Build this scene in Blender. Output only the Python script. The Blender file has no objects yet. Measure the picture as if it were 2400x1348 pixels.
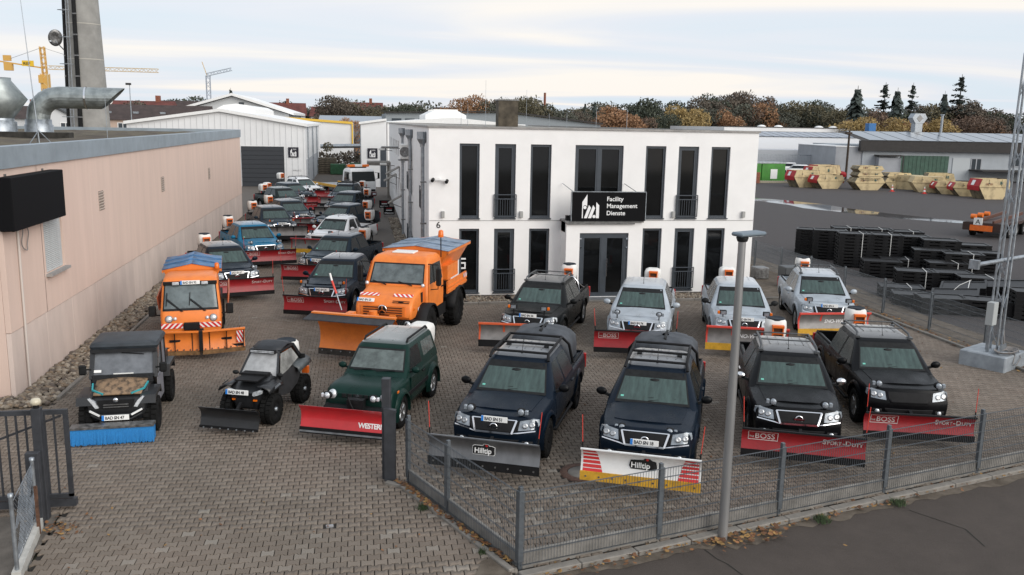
import bpy, bmesh, random
from math import sin, cos, pi, radians, sqrt, atan2, tan
from mathutils import Vector, Matrix
import numpy as np
random.seed(7); RNG = np.random.default_rng(7)
S = bpy.context.scene; COL = S.collection; D = bpy.data

# ---------------------------------------------------------------- camera
cam = D.objects.new('camera', D.cameras.new('camera')); COL.objects.link(cam)
cam.data.sensor_fit = 'HORIZONTAL'; cam.data.sensor_width = 36; cam.data.lens = 2050*36/2400
cam.data.clip_start = .1; cam.data.clip_end = 6000
cam.matrix_world = Matrix(((0.98583596, 0.01361927, -0.16715852, 0), (-0.16677701, 0.18473034, -0.96853504, 0),
                           (0.01768851, 0.98269487, 0.1843852, 6.5), (0, 0, 0, 1)))
S.camera = cam

# ---------------------------------------------------------------- sky, sun, exposure
SUN_EL, SUN_ROT = radians(28), radians(140)     # low bright side of an overcast sky, behind the camera to the right
w = D.worlds.new('World'); S.world = w; w.use_nodes = True
N = w.node_tree.nodes; L = w.node_tree.links; N.clear()
out = N.new('ShaderNodeOutputWorld'); bg = N.new('ShaderNodeBackground')
sky = N.new('ShaderNodeTexSky'); sky.sky_type = 'NISHITA'; sky.sun_disc = False
sky.sun_elevation = SUN_EL; sky.sun_rotation = SUN_ROT; sky.air_density = 1.0; sky.dust_density = 2.0
tc = N.new('ShaderNodeTexCoord'); sep = N.new('ShaderNodeSeparateXYZ'); L.new(tc.outputs['Generated'], sep.inputs[0])
def wm(op, a, b=None):
    n = N.new('ShaderNodeMath'); n.operation = op
    for i, v in enumerate((a, b)):
        if v is None: continue
        if isinstance(v, (int, float)): n.inputs[i].default_value = v
        else: L.new(v, n.inputs[i])
    return n.outputs[0]
zc = wm('MAXIMUM', sep.outputs[2], 0.0)
den = wm('ADD', zc, .035)
cmb = N.new('ShaderNodeCombineXYZ')
L.new(wm('DIVIDE', sep.outputs[0], den), cmb.inputs[0]); L.new(wm('DIVIDE', sep.outputs[1], den), cmb.inputs[1])
mp = N.new('ShaderNodeMapping'); mp.inputs['Rotation'].default_value = (0, 0, .35); mp.inputs['Scale'].default_value = (.12, .21, 1)
mp.inputs['Location'].default_value = (2.3, .4, 0)
L.new(cmb.outputs[0], mp.inputs[0])
nz = N.new('ShaderNodeTexNoise'); nz.inputs['Scale'].default_value = 1.0; nz.inputs['Detail'].default_value = 6; nz.inputs['Roughness'].default_value = .45; nz.inputs['Distortion'].default_value = 1.3
L.new(mp.outputs[0], nz.inputs['Vector'])
rp = N.new('ShaderNodeValToRGB'); rp.color_ramp.elements[0].position = .37; rp.color_ramp.elements[1].position = .63
L.new(nz.outputs[0], rp.inputs[0])
# cloud layer: pale blue-grey undersides, warm white gaps
cr = rp.color_ramp; cr.elements[0].color = (.645, .725, .80, 1); cr.elements[1].color = (.89, .84, .785, 1); ce = cr.elements.new(.50); ce.color = (.72, .745, .80, 1)
cc = N.new('ShaderNodeVectorMath'); cc.operation = 'SCALE'; cc.inputs['Scale'].default_value = 10; L.new(rp.outputs[0], cc.inputs[0])
mx = N.new('ShaderNodeMix'); mx.data_type = 'RGBA'; mx.inputs['Factor'].default_value = .9
L.new(sky.outputs[0], mx.inputs['A']); L.new(cc.outputs[0], mx.inputs['B'])
L.new(mx.outputs['Result'], bg.inputs[0]); bg.inputs[1].default_value = .075
L.new(bg.outputs[0], out.inputs[0])
sun = D.objects.new('sun', D.lights.new('sun', 'SUN')); COL.objects.link(sun)
sun.data.energy = 1.5; sun.data.angle = radians(50); sun.data.color = (1, .95, .88)
sd = Vector((sin(SUN_ROT)*cos(SUN_EL), cos(SUN_ROT)*cos(SUN_EL), sin(SUN_EL)))   # towards the sun
sun.rotation_euler = sd.to_track_quat('Z', 'Y').to_euler(); sun.location = (0, -20, 40)
S.view_settings.view_transform = 'Standard'; S.view_settings.look = 'None'
S.view_settings.exposure = .68; S.view_settings.gamma = 1; S.view_settings.use_curve_mapping = False
S.render.engine = 'CYCLES'
S.cycles.max_bounces = 6; S.cycles.diffuse_bounces = 3; S.cycles.glossy_bounces = 3; S.cycles.transmission_bounces = 4; S.cycles.transparent_max_bounces = 6
S.cycles.use_denoising = True

# ---------------------------------------------------------------- materials
MATS = {}
def mat(name, col, rough=.6, metal=0., var=.0, scale=4., bump=0., bscale=None, coat=0., col2=None, spec=.5, alpha=1., rvar=0., lo=.35, hi=.65, attr=None, stretch=None, trans=0., emit=0., detail=5, nrough=.6):
    if name in MATS: return MATS[name]
    m = D.materials.new(name); m.use_nodes = True; MATS[name] = m
    nt = m.node_tree; n = nt.nodes; l = nt.links; p = n['Principled BSDF']
    p.inputs['Base Color'].default_value = (*col, 1); p.inputs['Roughness'].default_value = rough; p.inputs['Metallic'].default_value = metal
    p.inputs['Coat Weight'].default_value = coat; p.inputs['Coat Roughness'].default_value = .12; p.inputs['Specular IOR Level'].default_value = spec
    p.inputs['Alpha'].default_value = alpha; p.inputs['Transmission Weight'].default_value = trans
    if emit: p.inputs['Emission Color'].default_value = (*col, 1); p.inputs['Emission Strength'].default_value = emit
    m.diffuse_color = (*col, 1)
    if var or bump or col2 or rvar:
        t = n.new('ShaderNodeTexCoord'); vec = t.outputs['Object']
        if stretch:
            mpn = n.new('ShaderNodeMapping'); mpn.inputs['Scale'].default_value = stretch; l.new(vec, mpn.inputs[0]); vec = mpn.outputs[0]
        no = n.new('ShaderNodeTexNoise'); no.inputs['Scale'].default_value = scale; no.inputs['Detail'].default_value = detail; no.inputs['Roughness'].default_value = nrough
        l.new(vec, no.inputs['Vector'])
        if var or col2:
            r = n.new('ShaderNodeValToRGB'); r.color_ramp.elements[0].position = lo; r.color_ramp.elements[1].position = hi
            c2 = col2 or tuple(min(1, c*(1+var)) for c in col); c1 = col if col2 else tuple(c*(1-var) for c in col)
            r.color_ramp.elements[0].color = (*c1, 1); r.color_ramp.elements[1].color = (*c2, 1)
            l.new(no.outputs[0], r.inputs[0]); last = r.outputs[0]
            if attr:
                at = n.new('ShaderNodeAttribute'); at.attribute_name = attr
                mm = n.new('ShaderNodeMix'); mm.data_type = 'RGBA'; mm.blend_type = 'MULTIPLY'; mm.inputs['Factor'].default_value = 1
                l.new(last, mm.inputs['A']); l.new(at.outputs['Color'], mm.inputs['B']); last = mm.outputs['Result']
            l.new(last, p.inputs['Base Color'])
        if rvar:
            mr = n.new('ShaderNodeMapRange'); mr.inputs['To Min'].default_value = rough-rvar; mr.inputs['To Max'].default_value = rough+rvar
            mr.inputs['From Min'].default_value = .3; mr.inputs['From Max'].default_value = .7
            l.new(no.outputs[0], mr.inputs['Value']); l.new(mr.outputs[0], p.inputs['Roughness'])
        if bump:
            b = n.new('ShaderNodeBump'); b.inputs['Strength'].default_value = bump; b.inputs['Distance'].default_value = .01
            src = no
            if bscale:
                src = n.new('ShaderNodeTexNoise'); src.inputs['Scale'].default_value = bscale; src.inputs['Detail'].default_value = 3; l.new(vec, src.inputs['Vector'])
            l.new(src.outputs[0], b.inputs['Height']); l.new(b.outputs[0], p.inputs['Normal'])
    return m
def roof_paint(p):
    """the same paint under a film of fine dew: rougher and wetter"""
    n_ = p.name+'_dewy'
    if n_ not in MATS:
        m = p.copy(); m.name = n_; MATS[n_] = m; b = m.node_tree.nodes['Principled BSDF']; b.inputs['Coat Weight'].default_value = 1; b.inputs['Coat Roughness'].default_value = .34; b.inputs['Specular IOR Level'].default_value = .6; b.inputs['Sheen Weight'].default_value = .55; b.inputs['Sheen Roughness'].default_value = .4
    return MATS[n_]
def paint(name, col, metal=.35): return mat('paint_'+name, col, .34, metal*.4, var=.10, scale=3, bump=.2, bscale=160, coat=.05, rvar=.10, spec=.14)
M_WHITE = mat('white_render', (.84, .83, .82), .85, var=.03, scale=1.2, bump=.15, bscale=60)
M_ANTH = mat('anthracite_metal', (.045, .055, .068), .45, var=.1)
M_DGLASS = mat('dark_tinted_glass', (.006, .0065, .007), .06, spec=.35, var=.3, scale=.7)
M_PINK = mat('pink_concrete', (.655, .50, .425), .9, var=.045, scale=2.2, stretch=(1, 1, .12), detail=9, bump=.3, bscale=90)
M_PINK2 = mat('pale_pink_concrete', (.61, .505, .45), .9, var=.08, scale=1.6, stretch=(1, 1, .3), detail=9, bump=.3, bscale=90)
M_GALV = mat('galvanised_steel', (.33, .36, .39), .42, .75, var=.2, scale=6, rvar=.1)
M_FENCE = mat('fence_steel', (.12, .135, .15), .5, .5, var=.15, scale=8)
M_CONC = mat('concrete', (.20, .185, .165), .92, var=.22, scale=2.5, bump=.3, bscale=40)
M_BLACK = mat('black_plastic', (.010, .0105, .011), .6, spec=.25, var=.3, scale=10)
M_RUBBER = mat('tyre_rubber', (.009, .009, .009), .9, spec=.2, var=.3, scale=12, bump=.3, bscale=60)
M_WPLAST = mat('white_plastic', (.74, .73, .70), .5, var=.06, scale=3)
M_ORANGE = mat('orange_paint', (.66, .17, .03), .5, col2=(.80, .215, .03), scale=3, lo=.3, hi=.55, detail=10, nrough=.7, coat=.12, bump=.1, bscale=120)
M_ORPL = mat('orange_plastic', (.72, .14, .015), .45, var=.1, scale=6)
M_AMBER = mat('amber_lens', (.75, .16, .01), .2, spec=.6)
M_CHROME = mat('chrome', (.72, .73, .75), .12, 1.0, rvar=.05, scale=20)
M_LENS = mat('clear_lens', (.62, .65, .68), .12, .25, var=.35, scale=14, coat=.8)
M_RED = mat('red_paint', (.22, .014, .018), .45, col2=(.33, .013, .019), scale=2.5, lo=.3, hi=.55, detail=10, nrough=.7, coat=.15, bump=.1, bscale=90)
M_MARK = mat('marker_red', (.65, .06, .04), .5)
M_STEEL = mat('worn_steel', (.22, .22, .22), .45, .8, var=.35, scale=9, rvar=.15)
M_WHT = mat('white_paint', (.80, .80, .79), .5, var=.04, scale=5)
M_PLATE = mat('plate_white', (.80, .80, .78), .35)
M_EU = mat('plate_blue', (.02, .20, .62), .4)
M_INK = mat('black_ink', (.01, .01, .011), .5)
M_WSCREEN = mat('dewy_windscreen', (.040, .068, .062), .17, var=.42, scale=2.2, coat=.1, bump=.25, bscale=60, stretch=(5, 1, 1), rvar=.06, lo=.3, hi=.7)
M_WSIDE = mat('dewy_side_glass', (.008, .012, .012), .10, spec=.4, var=.5, scale=5, bump=.15, bscale=110)
M_RIM = mat('alloy_rim', (.45, .46, .47), .35, .9, var=.2, scale=15)
M_SIGNBLK = mat('sign_black', (.005, .005, .006), .7, spec=.12)
M_SIGNWHT = mat('sign_white', (.82, .82, .82), .6)
M_STRIPE = mat('reflective_red', (.62, .03, .03), .4)
M_BLUETARP = mat('blue_tarpaulin', (.13, .19, .28), .45, var=.25, scale=5, bump=.5, bscale=9)
M_TARP = mat('grey_tarpaulin', (.05, .056, .066), .6, var=.25, scale=4, bump=.8, bscale=8)
M_MAT_BLK = mat('matt_black_steel', (.009, .009, .010), .65, spec=.25, var=.25, scale=7)
M_YEL = mat('yellow_polyurethane', (.62, .34, .03), .55, var=.2, scale=6)

# ---------------------------------------------------------------- mesh builder
class MB:
    def __init__(s): s.v = []; s.f = []; s.m = []; s.s = []; s.T = None
    def add(s, V, F, mi=0, sm=False):
        o = len(s.v)
        if s.T is not None: V = [s.T @ Vector(p) for p in V]
        s.v.extend([tuple(p) for p in V]); s.f.extend([[i+o for i in f] for f in F]); s.m += [mi]*len(F); s.s += [sm]*len(F); return s
    def box(s, x0, x1, y0, y1, z0, z1, mi=0):
        return s.add([(x, y, z) for z in (z0, z1) for y in (y0, y1) for x in (x0, x1)],
                     [(0, 2, 3, 1), (4, 5, 7, 6), (0, 1, 5, 4), (2, 6, 7, 3), (0, 4, 6, 2), (1, 3, 7, 5)], mi)
    def beam(s, p, q, w, h=None, mi=0, up=(0, 0, 1)):
        h = h or w; p = Vector(p); q = Vector(q); d = (q-p).normalized(); u = Vector(up)
        if abs(d.dot(u)) > .99: u = Vector((0, 1, 0))
        r = d.cross(u).normalized()*w/2; u = r.cross(d).normalized()*h/2
        V = [a+b*i+c*j for a in (p, q) for (b, i, c, j) in ((r, -1, u, -1), (r, 1, u, -1), (r, 1, u, 1), (r, -1, u, 1))]
        return s.add(V, [(3, 2, 1, 0), (4, 5, 6, 7), (0, 1, 5, 4), (1, 2, 6, 5), (2, 3, 7, 6), (3, 0, 4, 7)], mi)
    def cyl(s, p, q, r0, r1=None, n=12, mi=0, caps=True, sm=True):
        r1 = r0 if r1 is None else r1
        return s.tube([p, q], [r0, r1], n, mi, caps, sm)
    def tube(s, pts, r, n=6, mi=0, caps=True, sm=True):
        P = [Vector(p) for p in pts]; R = r if isinstance(r, (list, tuple)) else [r]*len(P); rings = []; pu = None
        for i, p in enumerate(P):
            d = (P[min(i+1, len(P)-1)]-P[max(i-1, 0)]).normalized()
            if pu is None:
                u = Vector((0, 0, 1)) if abs(d.z) < .9 else Vector((1, 0, 0)); u = (u-d*u.dot(d)).normalized()
            else: u = (pu-d*pu.dot(d)).normalized()
            pu = u; b = d.cross(u)
            rings.append([p+(u*cos(2*pi*k/n)+b*sin(2*pi*k/n))*R[i] for k in range(n)])
        V = [v for g in rings for v in g]; m = len(P)
        F = [(i*n+k, i*n+(k+1) % n, (i+1)*n+(k+1) % n, (i+1)*n+k) for i in range(m-1) for k in range(n)]
        s.add(V, F, mi, sm)
        if caps: s.add(rings[0], [tuple(range(n-1, -1, -1))], mi); s.add(rings[-1], [tuple(range(n))], mi)
        return s
    def prism(s, poly, ax, a, b, mi=0, sm=False):
        f = {'x': lambda u, v, t: (t, u, v), 'y': lambda u, v, t: (u, t, v), 'z': lambda u, v, t: (u, v, t)}[ax]
        n = len(poly); V = [f(u, v, a) for u, v in poly]+[f(u, v, b) for u, v in poly]
        F = [tuple(range(n-1, -1, -1)), tuple(range(n, 2*n))]
        s.add(V, F, mi); s.add(V, [(i, (i+1) % n, n+(i+1) % n, n+i) for i in range(n)], mi, sm); return s
    def grid(s, P, mi=0, sm=True, flip=False):
        a = len(P); b = len(P[0]); V = [p for r in P for p in r]
        F = [(i*b+j, i*b+j+1, (i+1)*b+j+1, (i+1)*b+j) for i in range(a-1) for j in range(b-1)]
        if flip: F = [f[::-1] for f in F]
        return s.add(V, F, mi, sm)
    def lathe(s, prof, n=16, c=(0, 0, 0), ax='z', mi=0, sm=True):
        f = {'z': lambda r, h, a: (c[0]+r*cos(a), c[1]+r*sin(a), c[2]+h), 'x': lambda r, h, a: (c[0]+h, c[1]+r*cos(a), c[2]+r*sin(a)), 'y': lambda r, h, a: (c[0]+r*sin(a), c[1]+h, c[2]+r*cos(a))}[ax]
        V = [f(r, h, 2*pi*k/n) for r, h in prof for k in range(n)]; m = len(prof)
        return s.add(V, [(i*n+k, i*n+(k+1) % n, (i+1)*n+(k+1) % n, (i+1)*n+k) for i in range(m-1) for k in range(n)], mi, sm)
    def ico(s, c, r, mi=0, sub=1):
        b = bmesh.new(); bmesh.ops.create_icosphere(b, subdivisions=sub, radius=1)
        r = r if isinstance(r, (tuple, list)) else (r, r, r)
        s.add([(c[0]+v.co.x*r[0], c[1]+v.co.y*r[1], c[2]+v.co.z*r[2]) for v in b.verts], [[v.index for v in f.verts] for f in b.faces], mi, True); b.free(); return s
    def bake(s, name, bev=0., seg=1, weld=False, ang=None, solid=0.):
        me = D.meshes.new(name); me.from_pydata(s.v, [], s.f)
        me.polygons.foreach_set('material_index', s.m); me.polygons.foreach_set('use_smooth', s.s); me.update()
        if bev or weld or solid or True:
            b = bmesh.new(); b.from_mesh(me)
            if weld: bmesh.ops.remove_doubles(b, verts=b.verts, dist=1e-4)
            if bev:
                ed = [e for e in b.edges if len(e.link_faces) == 2 and e.calc_face_angle(0) > .5]
                bmesh.ops.bevel(b, geom=ed, offset=bev, segments=seg, affect='EDGES', clamp_overlap=True)
            bmesh.ops.recalc_face_normals(b, faces=b.faces)
            b.to_mesh(me); b.free()
        if ang: me.shade_smooth(); me.set_sharp_from_angle(angle=ang)
        return me
GEO = {}
def geo(key, fn):
    if key not in GEO: GEO[key] = fn()
    return GEO[key]
def obj(name, me, mats=(), parent=None, loc=None, rot=None, label=None, cat=None, group=None, kind=None, scale=None):
    if isinstance(me, MB): me = me.bake(name)
    if isinstance(mats, bpy.types.Material): mats = [mats]
    own = len(me.materials) == 0
    if own:
        for x in mats: me.materials.append(x)
    o = D.objects.new(name, me); COL.objects.link(o)
    if not own:
        for i, x in enumerate(mats):
            if i < len(o.material_slots) and me.materials[i] != x: o.material_slots[i].link = 'OBJECT'; o.material_slots[i].material = x
    if parent: o.parent = parent
    if loc: o.location = loc
    if rot: o.rotation_euler = rot if isinstance(rot, (tuple, list)) else (0, 0, rot)
    if scale: o.scale = scale if isinstance(scale, (tuple, list)) else (scale,)*3
    tag(o, label, cat, group, kind); return o
def tag(o, label=None, cat=None, group=None, kind=None):
    for k, v in (('label', label), ('category', cat), ('group', group), ('kind', kind)):
        if v: o[k] = v
    return o
def thing(name, loc, label, cat, rot=0, group=None, scale=None):
    o = D.objects.new(name, None); COL.objects.link(o); o.location = loc; o.rotation_euler = (0, 0, rot); o.empty_display_size = .2
    if scale: o.scale = (scale,)*3
    return tag(o, label, cat, group)
def bx(x0, x1, y0, y1, z0, z1, bev=0., mi=0):
    m = MB().box(x0, x1, y0, y1, z0, z1, mi); return m.bake('box', bev)
def text_mesh(s, size=1., bold=0., align='LEFT', depth=.002, shear=0., spacing=1.):
    def mk():
        c = D.curves.new('t', 'FONT'); c.body = s; c.size = size; c.offset = bold*size; c.align_x = align; c.extrude = depth; c.shear = shear; c.space_character = spacing; c.resolution_u = 3
        o = D.objects.new('t', c); COL.objects.link(o)
        me = D.meshes.new_from_object(o.evaluated_get(bpy.context.evaluated_depsgraph_get()))
        D.objects.remove(o); D.curves.remove(c); me.materials.clear(); return me
    return geo(('t', s, size, bold, align, depth, shear, spacing), mk)
FRONT = (pi/2, 0, 0)      # stands a text up facing -Y
def lettering(s, size, m, parent, loc, rot=FRONT, **k):
    return obj('lettering', text_mesh(s, size, **k), m, parent, loc, rot)
LOGO = [[(585, 430), (698, 258), (698, 535), (684, 512), (648, 498), (618, 512), (605, 545), (605, 792), (583, 792)],
        [(632, 792), (740, 498), (790, 560), (700, 792)], [(725, 792), (838, 498), (884, 565), (800, 792)], [(908, 430), (978, 505), (978, 792), (908, 792)]]
def logo_mesh(s):
    m = MB(); f = lambda p: ((p[0]-583)*s, (792-p[1])*s)
    for poly in LOGO: m.prism([f(p) for p in poly], 'y', 0, -.004)
    for cx, cz, r in ((648, 552, 37), (865, 755, 37)):
        m.prism([f((cx+r*cos(k*pi/8), cz+r*sin(k*pi/8))) for k in range(16)], 'y', 0, -.004)
    return m.bake('logo')
# ---------------------------------------------------------------- ground, road, paving
M_ASPH = mat('asphalt_road', (.048, .037, .030), .9, col2=(.082, .066, .056), scale=1.1, bump=1., bscale=220, rvar=.06, lo=.3, hi=.7, detail=15, nrough=.82)
M_LOT = mat('asphalt_lot', (.040, .034, .034), .85, col2=(.060, .053, .053), scale=.25, bump=.8, bscale=150, rvar=.1, detail=15, nrough=.8, lo=.3, hi=.7)
M_EARTH = mat('brown_earth', (.075, .058, .042), .95, col2=(.14, .115, .09), scale=3, bump=1, bscale=50)
M_BED = mat('dark_joint_sand', (.022, .019, .016), .95, var=.3, scale=4)
def sheet(name, poly, z, m, kind='structure'):
    mb = MB(); mb.add([(x, y, z) for x, y in poly], [tuple(range(len(poly)))]); o = obj(name, mb, m); o['kind'] = kind; return o
sheet('ground', [(-1500, -60), (1500, -60), (1500, 2200), (-1500, 2200)], -.12, mat('far_ground', (.07, .075, .05), .95, col2=(.10, .085, .06), scale=.02))
FL = [(.4, 15.45), (.77, 15.2), (1.36, 13.86), (2.23, 11.84)]                  # driveway side of the front fence
FR = [(2.23+2.36*k, 11.84+.612*k) for k in range(0, 8)]                        # street side
sheet('road', [(-60, -40), (60, -40), (60, 27.0), (18.6, 16.0), (2.30, 11.68), (1.9, 10.2), (1.9, 6), (-60, 6)], -.06, M_ASPH)
sheet('asphalt_yard', [(18.5, 15.9), (60, 26.7), (140, 60), (140, 150), (18.5, 150)], -.05, M_LOT)
YARD = [(-7.0, 200), (-7.0, 20.4), (-9.8, 20.4), (-9.8, 14.75), (-5.0, 14.7), (-4.85, 12.5), (-4.9, 6), (1.9, 6), (1.9, 10.2), (2.15, 11.75), (18.1, 15.9), (17.95, 31.2), (2.45, 31.2), (2.45, 200)]
sheet('paving_bed', [(-40, 110), (-40, 14.7), (-5.0, 14.7), (-4.85, 12.5), (-4.9, 6), (1.9, 6), (1.9, 10.2), (2.15, 11.75), (18.1, 15.9), (18.1, 33), (2.45, 33), (2.45, 110)], -.024, M_BED)
sheet('side_yard', [(-40, 6), (-4.95, 6), (-4.9, 12.5), (-5.05, 14.7), (-40, 14.7)], -.03, mat('worn_paving', (.12, .105, .09), .95, var=.3, scale=2, bump=.6, bscale=30))
sheet('earth_strip', [(18.1, 15.9), (18.56, 15.9), (18.56, 60), (15.3, 60), (15.3, 31.1), (18.1, 31.1)], -.012, M_EARTH)
sheet('earth_strip', [(18.5, 16.2), (19.9, 16.6), (20.3, 22), (19.9, 27), (20.4, 33), (19.8, 40), (20.1, 60), (18.5, 60)], -.03, M_EARTH)

def paver_mat(name, src):
    m = D.materials.new(name); m.use_nodes = True; n = m.node_tree.nodes; l = m.node_tree.links; p = n['Principled BSDF']
    p.inputs['Roughness'].default_value = .86
    g = n.new('ShaderNodeNewGeometry')
    def noise(sc, det=4, rough=.6):
        t = n.new('ShaderNodeTexNoise'); t.inputs['Scale'].default_value = sc; t.inputs['Detail'].default_value = det; t.inputs['Roughness'].default_value = rough
        l.new(g.outputs['Position'], t.inputs['Vector']); return t.outputs[0]
    def ramp(f, p0, p1, c0, c1):
        r = n.new('ShaderNodeValToRGB'); r.color_ramp.elements[0].position = p0; r.color_ramp.elements[1].position = p1
        r.color_ramp.elements[0].color = (*c0, 1); r.color_ramp.elements[1].color = (*c1, 1); l.new(f, r.inputs[0])
        if p1 == .9: r.color_ramp.elements.new(.985).color = (.245, .218, .19, 1)
        return r.outputs[0]
    def mixc(a, b, f=None, mode='MIX', k=.5):
        x = n.new('ShaderNodeMix'); x.data_type = 'RGBA'; x.blend_type = mode; x.inputs['Factor'].default_value = k
        if f is not None: l.new(f, x.inputs['Factor'])
        l.new(a, x.inputs['A']); l.new(b, x.inputs['B']); return x.outputs['Result']
    if src == 'attr': a = n.new('ShaderNodeAttribute'); a.attribute_name = 'tint'; rnd = a.outputs['Fac']
    else: a = n.new('ShaderNodeObjectInfo'); rnd = a.outputs['Random']
    base = ramp(rnd, .0, .9, (.158, .128, .104), (.206, .172, .143))
    big = ramp(noise(.22, 6), .36, .66, (.80, .81, .79), (1.10, 1.07, 1.04))       # broad weathering over the yard
    c = mixc(base, big, mode='MULTIPLY', k=1)
    fine = ramp(noise(60, 3), .3, .7, (.8, .8, .8), (1.15, 1.15, 1.15)); c = mixc(c, fine, mode='MULTIPLY', k=.7)
    moss = ramp(noise(.9, 6, .7), .60, .74, (0, 0, 0), (1, 1, 1))
    dirt = n.new('ShaderNodeRGB'); dirt.outputs[0].default_value = (.085, .078, .058, 1)
    f = n.new('ShaderNodeMath'); f.operation = 'MULTIPLY'; f.inputs[1].default_value = .55; l.new(moss, f.inputs[0])
    c = mixc(c, dirt.outputs[0], f.outputs[0])
    l.new(c, p.inputs['Base Color'])
    b = n.new('ShaderNodeBump'); b.inputs['Strength'].default_value = .5; b.inputs['Distance'].default_value = .004; l.new(noise(120, 2), b.inputs['Height']); l.new(b.outputs[0], p.inputs['Normal'])
    return m
M_PAV = paver_mat('paver_concrete', 'attr'); M_PAV1 = paver_mat('paver_concrete_single', 'obj')
PL, PW, PD = .2, .165, .015
def paver_outline(g=.0068):
    a = PL/2-g; w_ = PW/2-g; q = PL/4
    top = [(-a, w_+PD), (-q-.012, w_+PD), (-q+.012, w_-PD), (q-.012, w_-PD), (q+.012, w_+PD), (a, w_+PD)]
    return top+[(x, -y) for x, y in top[::-1]]
OUT = np.array(paver_outline()); INN = np.array(paver_outline(.0105))
def inside(P, poly):
    x, y = P[:, 0], P[:, 1]; r = np.zeros(len(P), bool); n = len(poly)
    for i in range(n):
        (x1, y1), (x2, y2) = poly[i], poly[(i+1) % n]
        if y1 == y2: continue
        c = ((y1 > y) != (y2 > y)) & (x < (x2-x1)*(y-y1)/(y2-y1)+x1); r ^= c
    return r
YN = 47.0
rows = np.arange(int((YN-10.2)/PW)); cols = np.arange(-52, 92)
C_, R_ = np.meshgrid(cols, rows); PX = (C_+.5*(R_ % 2))*PL; PY = 10.3+R_*PW
P = np.stack([PX.ravel(), PY.ravel()], 1)
keep = inside(P, YARD)
P = P[keep]
mh = (P[:, 0]-4.07)**2+(P[:, 1]-15.25)**2 > .47**2; P = P[mh]                      # manhole
dn = (P[:, 0]+.6)**2+(P[:, 1]-13.6)**2 > .10**2; P = P[dn]                        # one stone missing
uv = np.stack([P[:, 0]*.9858-P[:, 1]*.1668, P[:, 0]*.1672+P[:, 1]*.9685+1.2], 1)  # nearest first
order = np.argsort(uv[:, 1]); vis = order[np.abs(uv[order, 0]) < uv[order, 1]*.585-.05]
vis = vis[P[vis, 1] > 12.2-.12*P[vis, 0]*0]
single = vis[:300]; rest = np.setdiff1d(np.arange(len(P)), single)
def paver_proto():
    n = 12; V = [(x, y, 0) for x, y in INN]+[(x, y, -.004) for x, y in OUT]+[(x, y, -.05) for x, y in OUT]
    F = [tuple(range(n-1, -1, -1))]+[(i, (i+1) % n, n+(i+1) % n, n+i) for i in range(n)]+[(n+i, n+(i+1) % n, 2*n+(i+1) % n, 2*n+i) for i in range(n)]
    m = MB(); m.add(V, F); return m.bake('paver')
pav = D.objects.new('paving', None); COL.objects.link(pav); pav['kind'] = 'structure'
pm = paver_proto(); pm.materials.append(M_PAV1)
for i in single:
    o = D.objects.new('paver', pm); COL.objects.link(o); o.parent = pav
    o.location = (P[i, 0], P[i, 1], random.uniform(-.0025, .0015)); o.rotation_euler = (random.gauss(0, .006), random.gauss(0, .006), random.gauss(0, .008))
n = 12; K = len(rest); Q = P[rest]
th = RNG.normal(0, .008, K); ct, st = np.cos(th), np.sin(th); tx, ty = RNG.normal(0, .006, (2, K)); dz = RNG.uniform(-.0025, .0015, K)
def ring(o, z):
    x = o[None, :, 0]*ct[:, None]-o[None, :, 1]*st[:, None]; y = o[None, :, 0]*st[:, None]+o[None, :, 1]*ct[:, None]
    return np.stack([x+Q[:, :1], y+Q[:, 1:], z+dz[:, None]+x*tx[:, None]+y*ty[:, None]], 2)
V = np.concatenate([ring(INN, 0.), ring(OUT, -.006), ring(OUT, -.04)], 1).reshape(-1, 3)
i = np.arange(n); j = (i+1) % n
loops = np.concatenate([i[::1], np.stack([j, i, n+i, n+j], 1).ravel(), np.stack([n+j, n+i, 2*n+i, 2*n+j], 1).ravel()])
per = len(loops); base = (np.arange(K)*3*n)[:, None]
LP = (base+loops[None]).ravel(); sizes = np.tile(np.r_[n, np.full(2*n, 4)], K); starts = np.r_[0, np.cumsum(sizes)[:-1]]
me = D.meshes.new('paver_field'); me.vertices.add(len(V)); me.vertices.foreach_set('co', V.ravel().astype(np.float32))
me.loops.add(len(LP)); me.loops.foreach_set('vertex_index', LP.astype(np.int32)); me.polygons.add(len(sizes))
me.polygons.foreach_set('loop_start', starts.astype(np.int32)); me.update(calc_edges=True)
at = me.attributes.new('tint', 'FLOAT', 'FACE'); tv = RNG.uniform(0, .9, K)
near = np.exp(-((Q[:, 0]-3.0)**2/9+(Q[:, 1]-13.4)**2/5)); tv[RNG.uniform(0, 1, K) < near*.22] = 1.0; tv[RNG.uniform(0, 1, K) < .003] = 1.0
at.data.foreach_set('value', np.repeat(tv, 2*n+1).astype(np.float32))
me.materials.append(M_PAV); pf = D.objects.new('pavers', me); COL.objects.link(pf); pf.parent = pav; pf['kind'] = 'stuff'
# farther than the stones can be told apart: the same paving as a sheet
m = mat('far_paving', (.105, .09, .077), .88, var=.22, scale=9, bump=.5, bscale=14); sheet('far_paving', [(-40, 108), (-40, 62), (-7.0, 62), (-7.0, YN-.1), (2.45, YN-.1), (2.45, 108)], -.004, m)
sheet('back_yard', [(-6.5, 108), (3, 108), (3, 150), (-40, 150), (-40, 108)], -.02, M_EARTH)
sheet('driveway_verge', [(1.25, 10.9), (1.85, 11.1), (2.12, 11.78), (1.9, 12.2), (1.7, 12.1)], .006, M_EARTH)

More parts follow.
